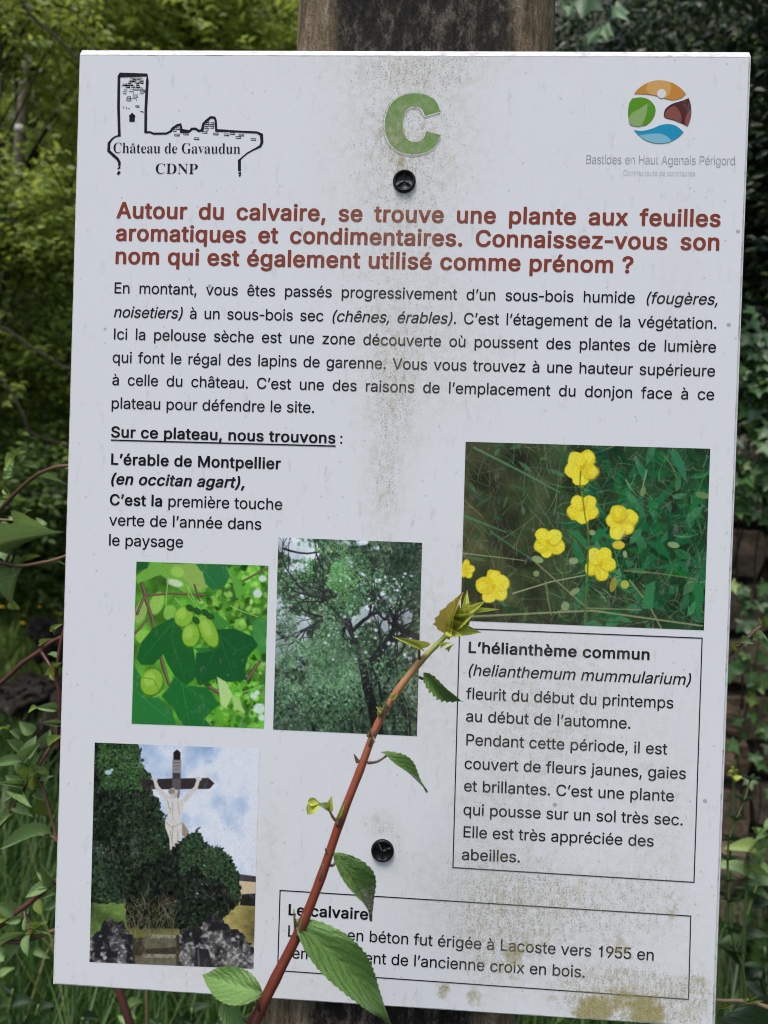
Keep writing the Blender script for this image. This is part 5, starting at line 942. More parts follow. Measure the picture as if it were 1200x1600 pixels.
GLYPHS['T'] = {
'A': (926, [[45,2,131,0,140,3,223,242,216,248,191,254,184,267,182,381,178,361,174,357], [804,2,895,2,763,367,759,353,756,259,746,250,720,246,718,242], [229,293,234,291,242,297,262,353,264,361,259,364,228,361], [289,293,654,293,627,364,319,364,310,361], [701,293,712,291,716,301,716,361,712,364,678,363], [194,412,199,407,276,407,282,412,365,652,445,908,434,959,436,968,447,979,481,981,495,976,502,968,504,959,493,908,567,669,658,412,669,407,738,407,746,411,533,995,524,1000,413,1000,405,993]]),
'B': (878, [[124,2,503,0,597,10,656,26,711,54,752,88,784,131,805,182,814,242,811,310,793,370,761,421,725,455,673,483,614,498,603,515,605,532,614,543,686,575,733,615,760,660,772,711,771,788,761,831,746,865,708,919,648,963,588,987,511,999,127,998], [229,75,221,79,213,96,213,447,221,467,238,473,485,473,554,467,597,454,639,430,671,404,698,370,715,336,726,301,730,259,727,225,720,199,703,165,682,137,654,113,597,88,528,76], [221,548,213,566,213,899,221,920,238,926,477,926,537,920,579,909,613,891,639,869,663,840,679,805,688,771,689,729,685,694,673,660,656,630,631,601,605,581,554,556,494,543,238,542]]),
'C': (988, [[479,-12,556,-13,633,-2,701,20,761,51,821,99,864,151,898,211,921,279,915,286,838,286,791,193,761,158,723,125,680,99,633,81,582,69,530,65,470,70,428,79,385,95,342,118,300,151,268,185,237,228,215,270,187,347,172,441,171,527,182,629,206,709,239,774,285,834,342,882,411,915,488,932,564,933,633,919,701,890,761,843,801,791,837,715,918,715,920,723,910,757,879,826,843,877,800,920,752,954,693,984,633,1002,573,1012,479,1012,385,992,302,954,240,907,180,839,130,749,100,655,86,561,86,441,99,347,132,245,180,160,242,91,317,38,385,8]]),
'H': (1002, [[124,2,213,2,214,455,221,470,238,475,784,475,795,472,805,455,807,2,893,2,895,985,894,993,887,1000,810,999,805,993,805,575,801,558,784,549,238,549,221,555,213,575,213,993,204,1000,127,998]]),
'P': (854, [[124,2,213,2,213,336,195,340,183,353,182,472,187,489,195,495,213,498,213,899,217,917,227,925,238,927,468,927,537,919,579,906,621,882,650,857,676,823,691,788,703,746,707,703,705,652,696,609,683,575,663,541,639,514,588,479,520,459,468,454,263,454,257,447,257,387,263,381,520,384,571,392,622,409,665,431,698,455,731,489,754,524,774,566,787,609,795,660,795,720,788,771,772,823,750,865,725,900,690,932,648,960,586,985,503,999,127,998]]),
'a': (741, [[267,-15,348,-15,416,2,472,36,501,67,520,96,536,106,555,104,568,87,570,0,648,2,648,497,640,574,621,626,587,672,544,705,484,730,425,742,365,745,305,739,245,723,194,699,151,669,119,634,94,591,168,567,220,624,271,656,331,674,399,678,459,667,501,646,538,609,558,566,565,532,565,489,557,463,536,442,484,425,305,402,200,378,160,361,126,340,100,316,79,284,67,241,64,181,73,130,92,87,118,53,160,20,211,-3], [288,53,245,63,211,79,179,104,161,130,149,164,147,207,154,241,173,275,211,307,271,331,467,363,519,377,536,387,555,386,566,369,564,233,549,181,519,131,476,92,425,65,356,51]]),
'c': (754, [[362,-14,415,-17,475,-10,526,4,569,23,612,53,648,88,677,131,694,174,620,192,577,125,526,83,466,59,390,53,330,63,270,92,222,139,187,199,167,259,157,319,156,396,164,455,181,515,201,558,232,601,270,636,313,660,355,672,407,676,449,673,501,658,543,635,580,601,612,549,620,543,680,558,691,567,675,601,652,635,599,686,526,724,449,743,381,744,313,734,255,712,202,677,151,626,114,567,91,507,75,430,71,344,81,259,101,191,133,128,179,71,234,28,296,0]]),
'd': (813, [[341,-14,424,-14,484,4,535,39,593,114,612,120,629,119,641,105,643,3,719,3,720,994,714,1000,646,1000,638,994,638,635,629,615,612,611,595,616,540,686,509,711,475,730,407,744,330,741,296,734,253,718,191,678,139,618,99,539,78,455,71,344,82,250,109,165,149,97,202,43,261,7,296,-6], [381,53,330,62,287,80,244,113,209,156,183,208,165,268,157,327,156,396,165,464,183,524,209,575,236,609,270,639,313,662,364,674,415,676,466,667,509,650,554,618,589,575,614,524,629,473,639,404,639,336,631,268,614,208,594,165,563,122,526,90,484,68,432,55]]),
'e': (771, [[368,-14,424,-17,475,-13,526,-1,569,16,612,40,648,71,676,105,699,148,620,168,586,119,543,84,492,62,432,52,372,54,321,66,278,86,236,118,204,156,181,199,166,242,155,302,125,306,116,312,111,327,112,438,125,451,156,455,184,541,203,575,227,605,278,646,338,670,415,677,484,664,536,635,585,584,615,524,633,455,680,452,689,446,694,430,683,413,629,377,612,372,599,379,592,404,586,410,202,409,198,404,198,353,202,348,706,347,714,348,719,353,716,438,702,515,680,575,646,632,603,676,552,710,492,733,424,744,355,742,287,727,227,697,181,661,138,609,106,549,84,481,73,404,73,319,84,242,108,174,142,114,188,62,244,23,296,1]]),
'g': (814, [[351,-306,415,-309,475,-304,535,-291,586,-272,620,-252,657,-221,684,-187,705,-144,718,-93,722,-41,722,727,714,735,646,733,642,625,636,616,620,611,596,616,552,676,526,700,466,733,432,742,381,745,330,741,287,731,225,702,172,659,127,599,96,531,78,463,71,394,73,326,82,258,97,206,122,155,158,104,195,70,236,44,296,20,355,11,424,12,475,25,518,48,551,78,599,138,629,137,639,121,639,-50,629,-110,614,-144,596,-170,543,-211,501,-229,458,-239,364,-241,313,-231,261,-209,220,-178,184,-138,176,-136,116,-170,116,-178,144,-212,202,-260,270,-290], [398,78,338,85,296,99,253,126,219,160,194,198,173,249,160,309,155,377,160,437,172,497,193,548,220,591,253,625,296,654,338,669,398,676,458,670,501,655,537,633,572,599,601,557,623,505,636,445,642,377,638,309,625,249,605,198,577,156,543,123,501,98,458,84]]),
'i': (284, [[110,2,191,2,191,729,182,735,114,734,109,729], [118,917,139,909,165,909,185,917,205,934,214,951,217,976,208,1001,191,1019,165,1030,139,1030,114,1020,96,1002,86,976,89,951,98,934]]),
'm': (1193, [[109,2,191,2,191,481,197,524,207,558,188,566,178,583,188,626,188,729,180,735,120,735,109,729], [563,2,644,2,645,489,657,558,649,565,624,561,606,566,599,583,606,618,596,643,569,686,530,721,496,738,462,746,419,748,376,742,333,726,291,697,257,660,234,618,239,611,274,642,316,665,359,676,402,677,444,670,487,652,519,626,544,592,557,558,563,515], [1019,2,1094,0,1100,11,1099,515,1095,566,1086,600,1068,643,1044,677,1017,704,983,725,940,741,889,748,837,746,795,737,739,711,692,673,655,618,658,589,667,580,701,626,743,657,786,672,829,677,880,674,923,660,966,633,994,600,1008,566,1017,515]]),
'n': (783, [[109,2,191,2,191,455,196,498,207,541,179,549,168,566,187,626,187,729,180,735,120,735,109,729], [610,2,684,0,690,11,690,489,685,541,673,592,654,635,624,676,593,703,555,724,513,738,462,745,410,743,359,731,316,711,274,677,233,618,231,591,267,626,308,653,359,670,410,675,462,670,504,655,546,626,575,592,597,541,607,481]]),
'o': (794, [[362,-14,432,-16,501,-5,560,19,612,53,655,97,694,156,718,216,735,293,739,387,730,464,711,532,677,601,637,652,577,700,518,728,449,743,381,744,313,734,255,712,202,677,151,626,114,567,91,507,75,430,71,344,81,259,101,191,133,128,179,71,234,28,296,0], [372,54,321,65,278,86,236,122,204,165,177,225,162,285,156,344,158,413,168,473,189,532,212,575,248,618,287,647,330,666,372,675,432,675,484,665,530,643,571,609,604,567,629,515,646,455,654,396,654,319,644,259,624,199,596,148,566,114,526,83,484,63,432,53]]),
'r': (474, [[109,2,191,2,191,472,197,515,208,549,227,583,248,608,274,629,308,648,376,666,453,665,457,677,457,737,453,744,376,742,316,721,290,703,265,679,231,621,214,615,197,619,187,635,187,729,180,735,120,735,109,729]]),
's': (691, [[305,-14,367,-17,427,-11,478,2,529,24,572,54,603,88,622,122,634,165,636,216,627,259,606,298,572,333,529,358,486,375,307,420,256,438,213,467,187,507,181,558,187,584,199,609,221,634,245,652,307,676,384,681,418,677,452,666,498,635,546,573,606,586,614,592,588,643,546,690,495,721,435,739,375,745,315,742,264,733,213,713,170,686,136,653,114,618,100,575,98,524,109,473,128,438,162,404,203,379,247,360,435,313,478,298,520,267,545,225,550,199,548,165,539,139,521,114,495,90,469,74,401,54,315,52,247,70,221,85,196,106,153,171,84,156,80,148,103,97,127,65,153,41,187,19,221,4]]),
't': (409, [[286,-6,333,-8,384,-4,390,3,377,62,324,59,282,66,247,85,228,114,220,139,216,173,215,626,136,628,134,173,140,114,157,71,188,34,230,8], [14,677,17,672,25,671,85,671,91,677,91,729,85,735,17,733], [134,677,136,673,145,671,213,672,216,677,213,733,136,733], [259,677,264,671,367,671,376,677,376,730,367,735,264,734,259,729], [134,780,216,780,216,917,213,922,136,921]]),
'u': (783, [[314,-8,359,-10,402,-6,444,5,479,21,510,43,538,73,567,120,568,137,564,142,530,106,487,80,444,66,402,60,350,63,308,74,265,99,235,129,205,183,192,248,191,727,188,734,111,734,109,257,120,163,148,94,188,46,214,26,248,9], [615,0,684,0,690,9,690,727,684,735,615,735,608,727,608,282,604,240,593,197,594,188,615,188,624,183,631,171,612,111]]),
'é': (771, [[368,-14,424,-17,475,-13,526,-1,569,16,612,40,648,71,676,105,699,148,620,168,586,119,543,84,492,62,432,52,372,54,321,66,278,86,236,118,204,156,181,199,166,242,155,302,125,306,116,312,111,327,112,438,125,451,156,455,184,541,203,575,227,605,278,646,338,670,415,677,484,664,536,635,585,584,615,524,633,455,680,452,689,446,694,430,683,413,629,377,612,372,599,379,592,404,586,410,202,409,198,404,198,353,202,348,706,347,714,348,719,353,716,438,702,515,680,575,646,632,603,676,552,710,492,733,424,744,355,742,287,727,227,697,181,661,138,609,106,549,84,481,73,404,73,319,84,242,108,174,142,114,188,62,244,23,296,1], [378,883,390,879,436,883,537,1036,535,1039,458,1042,451,1036]]),
}
GLYPHS['S'] = {
'C': (1028, [[513,-21,569,-24,624,-22,671,-15,708,-7,764,12,839,51,880,81,948,148,977,191,960,206,899,144,835,98,756,60,718,48,680,40,624,35,569,39,503,55,451,81,410,115,377,157,351,203,330,263,314,335,305,411,302,500,313,669,327,745,346,809,371,864,400,906,438,943,476,965,541,986,597,990,645,986,690,976,736,957,773,935,816,902,864,851,894,809,950,697,956,715,956,999,950,1013,936,986,919,969,894,959,867,955,826,961,755,988,699,1005,615,1021,559,1022,503,1018,448,1007,401,993,323,957,280,928,238,893,171,817,120,724,100,669,84,593,78,470,95,352,118,280,142,229,170,182,206,137,254,89,299,55,345,28,392,8,448,-10]]),
'D': (1089, [[64,3,78,0,506,0,608,5,692,19,774,46,841,81,894,122,942,177,978,240,1006,321,1022,405,1027,502,1014,638,976,752,939,816,915,845,886,875,831,917,794,939,720,969,646,987,590,995,487,1000,59,1000,52,998,53,981,96,974,124,965,143,955,160,938,179,892,184,828,181,113,172,75,158,54,124,35,68,23,64,20], [487,37,441,44,412,58,398,79,389,117,388,854,393,909,408,943,422,953,441,961,469,966,497,968,562,962,618,945,661,921,696,892,729,849,757,794,777,735,799,591,802,502,796,376,784,299,758,211,731,156,683,98,636,67,593,50,562,42,525,38]]),
'G': (1116, [[532,-19,572,-22,637,-22,711,-15,758,-8,870,19,944,46,977,61,977,290,987,349,998,370,1011,383,1046,398,1093,405,1099,408,1099,421,1093,425,636,425,637,406,702,398,742,383,758,370,774,345,784,290,784,150,772,82,758,57,734,36,702,22,665,14,618,11,562,16,525,25,480,44,434,78,383,141,344,226,319,328,307,455,309,590,318,675,331,747,350,810,376,865,405,907,441,942,483,967,544,985,600,990,655,985,704,971,748,950,787,924,827,890,869,844,902,797,953,689,958,704,958,1013,953,1022,932,988,916,971,897,961,870,957,832,962,764,988,711,1004,665,1014,618,1020,553,1022,497,1017,441,1006,398,992,349,971,305,945,264,916,227,882,163,802,122,725,97,649,87,594,81,472,87,408,104,328,147,222,177,175,224,120,264,84,309,53,357,27,410,6,479,-12]]),
'N': (1085, [[911,-21,914,-23,923,-21,926,876,935,919,950,944,984,965,1007,972,1044,978,1052,982,1051,999,765,1000,759,995,763,978,821,967,858,950,877,927,887,897,892,838,892,368,886,362,876,359,858,363,853,368,337,999,67,1000,60,995,60,978,95,965,106,957,188,859,189,165,183,102,165,60,152,47,132,36,104,28,61,22,60,5,67,0,346,0,353,5,352,22,288,34,267,43,249,55,232,81,222,123,220,770,225,779,243,781,258,775]]),
'P': (915, [[53,3,61,0,507,0,521,3,521,20,517,23,461,33,426,50,410,67,397,92,388,156,388,452,396,457,405,459,573,460,638,466,694,478,759,503,805,534,850,583,880,640,894,706,893,765,884,811,866,854,834,900,790,938,746,964,703,979,638,992,582,997,507,1000,61,1000,55,998,55,981,116,965,138,955,155,943,172,917,183,879,186,172,179,105,160,62,144,48,123,37,53,20], [396,497,388,507,391,913,402,938,424,954,452,961,498,963,545,957,585,943,615,921,641,888,661,833,670,773,671,701,664,638,649,591,635,566,612,541,587,524,554,510,507,500,452,496]]),
'a': (750, [[206,-19,263,-15,323,2,369,26,431,74,443,78,463,74,479,23,499,-2,522,-15,555,-22,599,-19,639,-6,673,15,714,53,704,64,685,60,658,63,642,74,638,86,635,484,625,548,611,586,583,628,560,649,539,662,509,675,471,684,397,693,332,693,285,688,239,677,201,663,163,641,133,615,110,586,98,556,93,505,106,463,120,446,136,434,155,428,173,426,201,431,223,442,240,459,251,480,256,505,252,531,214,603,222,628,243,645,276,656,313,660,360,658,397,650,422,637,440,620,459,573,461,412,306,362,200,315,156,290,124,264,97,235,79,205,67,167,64,120,71,82,85,48,109,19,136,-1,164,-13], [313,60,288,70,272,82,252,120,246,158,247,205,262,260,290,302,332,336,363,353,395,366,443,378,460,374,463,370,461,129,429,95,388,70,350,59]]),
'd': (809, [[276,-19,302,-22,330,-22,366,-15,389,-7,439,27,477,78,470,82,441,61,405,48,367,46,330,56,302,74,284,95,269,125,256,171,246,256,244,362,249,442,262,518,279,565,300,594,330,615,367,626,414,625,437,620,461,609,498,577,516,539,517,163,501,120,472,82,479,80,488,86,498,87,507,86,516,80,517,-11,526,-14,647,11,768,24,770,27,768,47,730,60,708,78,695,129,694,996,684,1000,423,1000,414,999,412,996,414,981,461,972,489,958,504,941,513,920,516,615,507,609,498,608,485,611,436,658,408,675,377,687,349,692,321,694,274,688,222,666,172,629,132,582,98,518,72,429,63,345,66,260,84,175,114,108,157,48,190,19,216,2,246,-12]]),
'e': (654, [[302,-19,340,-22,377,-21,433,-8,468,6,516,37,545,61,572,91,614,150,609,158,600,154,560,116,534,99,507,87,461,78,405,81,367,91,335,108,312,127,292,150,273,184,250,264,242,362,246,367,265,371,600,371,609,371,613,374,610,438,594,514,575,560,540,611,505,645,454,675,395,691,349,694,293,687,246,671,200,644,158,607,122,560,95,510,73,442,64,383,64,298,73,235,88,180,117,116,153,65,194,27,246,-3], [256,412,246,414,241,421,242,484,250,552,266,603,289,637,312,653,340,661,377,662,405,656,423,646,441,628,450,611,466,539,469,421,461,413,451,412]]),
'h': (833, [[60,3,67,0,374,0,383,3,383,20,350,29,331,41,320,58,313,84,311,515,334,549,373,583,411,600,430,604,458,606,495,600,512,591,525,579,538,545,544,490,542,84,534,58,523,41,506,29,471,16,471,3,476,0,485,0,783,0,793,3,793,20,759,29,737,44,721,84,717,507,711,549,689,613,669,642,652,659,627,676,606,684,579,691,523,693,479,684,439,668,383,625,347,583,327,578,314,583,311,998,299,1000,67,1000,61,998,64,981,95,972,118,955,131,930,135,900,136,117,132,75,122,50,103,33,62,20]]),
'n': (833, [[60,3,67,0,374,0,383,3,383,20,350,29,331,41,320,58,313,84,311,515,334,549,373,583,411,600,430,604,458,606,495,600,512,591,525,579,538,545,544,490,542,84,534,58,523,41,506,29,471,16,471,3,476,0,485,0,783,0,793,3,793,20,759,29,737,44,721,84,719,464,717,511,702,583,687,617,652,659,625,677,579,691,523,693,485,686,458,677,400,642,346,584,327,580,311,587,309,676,67,676,61,672,61,659,97,646,119,629,135,583,136,117,132,75,122,50,103,33,62,20]]),
't': (492, [[236,-18,276,-21,304,-19,343,-9,370,3,409,33,429,54,467,118,462,124,439,96,415,81,397,75,369,73,341,79,326,88,314,105,308,126,304,173,304,613,312,621,322,623,443,624,445,672,443,675,434,676,322,676,306,680,303,909,303,913,294,916,213,812,64,655,64,625,71,623,118,621,127,613,127,151,136,75,151,37,171,12,201,-8], [470,126,475,135,471,139]]),
'u': (819, [[252,-19,294,-22,322,-21,351,-15,387,-2,437,27,466,53,495,86,508,90,525,86,529,82,529,-7,536,-14,657,14,722,24,778,28,785,31,785,48,743,61,723,74,713,91,706,120,703,675,442,675,443,657,480,648,507,632,518,615,526,586,529,137,505,108,472,82,433,67,396,62,359,67,331,80,310,103,300,133,297,675,46,675,45,658,79,647,100,632,112,611,118,586,122,184,136,91,156,44,179,15,211,-7]]),
'v': (666, [[333,-19,337,-22,342,-19,346,-11,576,569,612,628,628,641,662,658,662,675,653,676,474,675,474,658,514,649,544,632,555,615,557,594,432,264,429,260,411,256,402,257,393,264,270,598,271,620,280,637,309,652,347,658,347,675,15,675,16,653,42,645,59,632,89,582]]),
'â': (750, [[206,-19,263,-15,323,2,369,26,431,74,443,78,463,74,479,23,499,-2,522,-15,555,-22,599,-19,639,-6,673,15,714,53,704,64,685,60,658,63,642,74,638,86,635,484,625,548,611,586,583,628,560,649,539,662,509,675,471,684,397,693,332,693,285,688,239,677,201,663,163,641,133,615,110,586,98,556,93,505,106,463,120,446,136,434,155,428,173,426,201,431,223,442,240,459,251,480,256,505,252,531,214,603,222,628,243,645,276,656,313,660,360,658,397,650,422,637,440,620,459,573,461,412,306,362,200,315,156,290,124,264,97,235,79,205,67,167,64,120,71,82,85,48,109,19,136,-1,164,-13], [313,60,288,70,272,82,252,120,246,158,247,205,262,260,290,302,332,336,363,353,395,366,443,378,460,374,463,370,461,129,429,95,388,70,350,59], [205,760,345,970,425,970,565,760,505,760,385,880,265,760]]),
}
def _area(l): return sum(l[i-1][0]*l[i][1]-l[i][0]*l[i-1][1] for i in range(len(l)))/2
def _inside(p, l):
    c = False
    for i in range(len(l)):
        (x0, y0), (x1, y1) = l[i-1], l[i]
        if (y0 > p[1]) != (y1 > p[1]) and p[0] < (x1-x0)*(p[1]-y0)/(y1-y0)+x0: c = not c
    return c
def glyph_tris(loops):
    """triangulate outlines: loops inside an odd number of others are holes"""
    depth = [sum(_inside(l[0], m) for m in loops if m is not l) for l in loops]
    flat_ = []; tr = []
    for l, d in zip(loops, depth):
        if d % 2: continue
        grp = [l]+[m for m, e in zip(loops, depth) if e == d+1 and _inside(m[0], l)]
        o = len(flat_); flat_ += [p for g_ in grp for p in g_]
        tr += [tuple(o+i for i in t) for t in tessellate_polygon([[Vector((x, y, 0)) for x, y in g_] for g_ in grp])]
    return flat_, tr
FONT = {}
for style, table in GLYPHS.items():
    FONT[style] = {}
    for ch_, (adv_, loops_) in table.items():
        loops_ = [[(l[i]/1000, l[i+1]/1000) for i in range(0, len(l), 2)] for l in loops_]
        loops_ = [l for l in loops_ if abs(_area(l)) > .0006]
        FONT[style][ch_] = (adv_/1000, *glyph_tris(loops_))

DIRT = None
def dirt_group():
    """weathering film and lichen specks of the whole sign: colour in -> colour and roughness out"""
    ng = bpy.data.node_groups.new('sign_weathering', 'ShaderNodeTree')
    ng.interface.new_socket('Color', in_out='INPUT', socket_type='NodeSocketColor')
    ng.interface.new_socket('Color', in_out='OUTPUT', socket_type='NodeSocketColor')
    ng.interface.new_socket('Dirt', in_out='OUTPUT', socket_type='NodeSocketFloat')
    g = NT.__new__(NT); g.t = ng
    gi = ng.nodes.new('NodeGroupInput'); go = ng.nodes.new('NodeGroupOutput')
    co = g.coord()
    def blob(px, py, rx, ry, amp):
        x, z = S(px, py); k = 1/2505
        d = g.vmath('MULTIPLY', g.vmath('SUBTRACT', co, (x, 0, z)), (1/(rx*k), 0, 1/(ry*k)))
        return g.math('MULTIPLY', g.rng(g.vmath('LENGTH', d), 0, 1, 1, 0, True), amp)
    def total(L):
        t = None
        for b in L:
            v = blob(*b); t = v if t is None else g.math('ADD', t, v)
        return t
    film = total([(640, 190, 190, 230, .85), (612, 205, 34, 60, .5), (1050, 1250, 70, 300, .3), (608, 640, 80, 250, .7), (600, 780, 50, 120, .5), (620, 380, 210, 230, .5), (850, 1420, 330, 140, 1.05), (760, 1300, 140, 200, .35), (850, 1120, 250, 270, .7), (985, 1560, 190, 80, 1.3),
                  (770, 1500, 110, 110, .7), (628, 258, 26, 26, .9), (600, 1290, 50, 40, .7), (620, 1340, 60, 60, .45), (680, 560, 190, 190, .5), (665, 1010, 60, 260, .45), (420, 1330, 40, 160, .45), (700, 90, 240, 60, .4), (1000, 1560, 220, 70, .6), (520, 1540, 160, 50, .35), (1010, 1330, 90, 200, .3), (300, 1520, 150, 40, .35), (1090, 1540, 40, 90, .4), (560, 110, 300, 60, .2), (1060, 480, 70, 260, .22)])
    moss = total([(925, 1580, 60, 38, 1.25), (1010, 1585, 60, 40, 1.2), (975, 1555, 90, 30, .75), (690, 1545, 28, 42, .85), (740, 1555, 34, 40, .8), (1050, 1420, 34, 90, .55), (805, 1500, 70, 110, .6), (860, 1440, 60, 50, .45), (950, 1470, 70, 40, .4), (560, 1575, 60, 14, .3), (1092, 1525, 24, 80, .55), (628, 254, 15, 20, .85),
                  (610, 760, 30, 100, .5), (615, 200, 22, 60, .35), (990, 1500, 60, 60, .45), (870, 1560, 40, 40, .5), (692, 200, 20, 40, .3)])
    st = g.vmath('MULTIPLY', co, (1, 1, .35))
    nb = g.noise(st, 34, 5, .62); nf = g.noise(co, 900, 3, .6); nm = g.noise(co, 190, 6, .72); nl = g.noise(co, 45, 6, .7); ns = g.noise(st, 420, 4, .7)
    base = g.rng(nb, .44, .75, 0, .08)
    f = g.math('ADD', film, base)
    # soft film, mottled
    fm = g.math('MULTIPLY', f, g.rng(nm, .40, .62, .12, 1.0)); fm = g.math('MULTIPLY', fm, g.rng(nl, .35, .65, .5, 1.0))
    lum = g.rng(g.vmath('DOT_PRODUCT', gi.outputs[0], (.3, .5, .2)), 0, .4, .35, 1)
    c1 = g.mix(g.math('MULTIPLY', g.math('MULTIPLY', fm, .85, clamp=True), lum), gi.outputs[0], (.53, .50, .375))
    # fine specks where the film is dense
    thr = g.math('SUBTRACT', .645, g.math('MULTIPLY', g.math('MINIMUM', f, 1.0), .12))
    sp = g.rng(g.math('SUBTRACT', g.math('ADD', g.math('MULTIPLY', nf, .55), g.math('MULTIPLY', ns, .45)), thr), -.02, .03, 0, 1)
    c2 = g.mix(g.math('MULTIPLY', sp, g.rng(f, 0, .9, .25, .55)), c1, (.27, .24, .15))
    # lichen / algae
    mm = g.rng(g.math('ADD', g.math('MULTIPLY', moss, .5), g.math('SUBTRACT', g.math('ADD', g.math('MULTIPLY', nm, .6), g.math('MULTIPLY', nl, .6)), .62)), .22, .42, 0, 1)
    mm = g.math('MULTIPLY', mm, g.rng(moss, .05, .3, 0, 1))
    olive = g.ramp(nf, [(.35, (.13, .11, .02)), (.5, (.34, .29, .07)), (.7, (.50, .46, .20))])
    c3 = g.mix(g.math('MULTIPLY', mm, .8), c2, olive)
    # a few separate dark dots, and grey scuffs
    vo = g.n('TexVoronoi'); g.put(vo.inputs['Vector'], co); vo.inputs['Scale'].default_value = 34
    rr = g.n('SeparateColor'); g.put(rr.inputs[0], vo.outputs['Color'])
    dot = g.math('MULTIPLY', g.rng(vo.outputs['Distance'], .035, .055, 1, 0), g.math('GREATER_THAN', rr.outputs[0], .55))
    c4 = g.mix(g.math('MULTIPLY', dot, .55), c3, (.17, .16, .13))
    vo2 = g.n('TexVoronoi'); g.put(vo2.inputs['Vector'], co); vo2.inputs['Scale'].default_value = 120
    r2 = g.n('SeparateColor'); g.put(r2.inputs[0], vo2.outputs['Color'])
    dot2 = g.math('MULTIPLY', g.rng(vo2.outputs['Distance'], .05, .12, 1, 0), g.math('GREATER_THAN', r2.outputs[1], .72))
    c5 = g.mix(g.math('MULTIPLY', dot2, .32), c4, (.25, .25, .22))
    sc = g.rng(g.noise(st, 130, 6, .75), .57, .70, 0, .30)
    c6 = g.mix(sc, c5, (.34, .34, .32))
    g.put(go.inputs[0], c6)
    g.put(go.inputs[1], g.math('ADD', g.math('MULTIPLY', fm, .5), g.math('ADD', sp, mm), clamp=True))
    return ng
DIRT = dirt_group()
def print_mat(name, color=None, image=None, rough=.32, k=1.0):
    g = NT(name)
    d = g.n('Group'); d.node_tree = DIRT
    if image is not None:
        t = g.n('TexImage'); t.image = image; t.extension = 'EXTEND'; g.put(d.inputs[0], t.outputs[0])
    else: d.inputs[0].default_value = (*color, 1)
    g.put(g.b.inputs['Base Color'], d.outputs[0] if k == 1 else g.mix(k, color, d.outputs[0]))
    g.put(g.b.inputs['Roughness'], g.math('ADD', g.math('MULTIPLY', d.outputs[1], .4), rough))
    g.b.inputs['Specular IOR Level'].default_value = .12
    return g.m

M_face = print_mat('sign_laminate', (.785, .80, .825))
M_black = print_mat('print_black', (.008, .009, .012))
M_red = print_mat('print_brick_red', (.26, .050, .026))
M_grey = print_mat('print_grey', (.30, .31, .33)); M_lgrey = print_mat('print_pale_grey', (.46, .47, .49))
_core = NT('sign_core'); _core.set(Base_Color=_core.mix(_core.rng(_core.noise(_core.coord(), 160, 5), .45, .75), (.84, .84, .84), (.45, .44, .40)), Roughness=.5); M_core = _core.m
_seam = NT('laminate_edge_grime'); _seam.set(Base_Color=_seam.mix(_seam.rng(_seam.noise(_seam.coord(), 60, 5, .7), .50, .66), (.56, .56, .56), (.16, .15, .13)), Roughness=.8); M_seam = _seam.m

sign = thing('information_sign', 'white weathered information panel with french text and four printed photos, bolted to the wooden post', 'sign', (0, 0, SZ))
hw, hh, T = SW/2, SH/2, .007
# panel core: bevelled, the top bevel shows as a white line
bm = bmesh.new(); b = .0016
prof = [(hw, hh, hh+.0032, T, T), (hw, hh, hh+.0032, .0012, .0050), (hw-.0007, hh-.0007, hh-.0021, .0004, .0004)]
rings = []
for x, zb, zt, y, yt in prof: rings.append([bm.verts.new(v) for v in ((-x, y, -zb), (x, y, -zb), (x, yt, zt), (-x, yt, zt))])
bm.faces.new(rings[0][::-1])
for a, c in zip(rings, rings[1:]):
    for k in range(4): bm.faces.new((a[k], a[(k+1) % 4], c[(k+1) % 4], c[k]))
bm.faces.new(rings[-1]); bmesh.ops.recalc_face_normals(bm, faces=bm.faces[:])
bm_obj('panel', bm, M_core, sign)
def flat(name, pts, mat, y=0.0, parent=sign, tris=None, uv=None):
    """a flat printed patch facing -Y on the sign"""
    V = [(x, y, z) for x, z in pts]
    o = mesh_obj(name, V, tris if tris else [tuple(range(len(V)))], mat, parent)
    me = o.data
    bmx = bmesh.new(); bmx.from_mesh(me)
    for f in bmx.faces:
        if f.normal.y > 0: f.normal_flip()
    bmx.to_mesh(me); bmx.free()
    if uv:
        L = me.uv_layers.new(name='UVMap')
        for lp in me.loops: L.data[lp.index].uv = uv[lp.vertex_index]
    return o
def strip(a, c, w0):
    a = Vector(a); c = Vector(c); n = Vector((-(c-a).y, (c-a).x)).normalized()*w0/2
    return [a-n, c-n, c+n, a+n]
# grimy seam round the laminate, then the laminate itself
flat('edge_seam', [(-hw+.0012, -hh+.0012), (hw-.0012, -hh+.0012), (hw-.0012, hh-.0024), (-hw+.0012, hh-.0024)], M_seam, .0002)
bm = bmesh.new()
e = .0014
for i in range(61):
    for j in range(43):
        x = -hw+e+(SW-2*e)*j/42; z = -hh+e+(SH-e-.0031)*i/60
        if i in (0, 60): z += random.uniform(-1, 1)*.0002
        if j == 42: x -= .0006+random.random()*.0003
        bm.verts.new((x, -.00005, z))
bm.verts.ensure_lookup_table()
for i in range(60):
    for j in range(42):
        q = i*43+j; bm.faces.new([bm.verts[k] for k in (q, q+1, q+44, q+43)])
bm_obj('laminate_face', bm, M_face, sign)

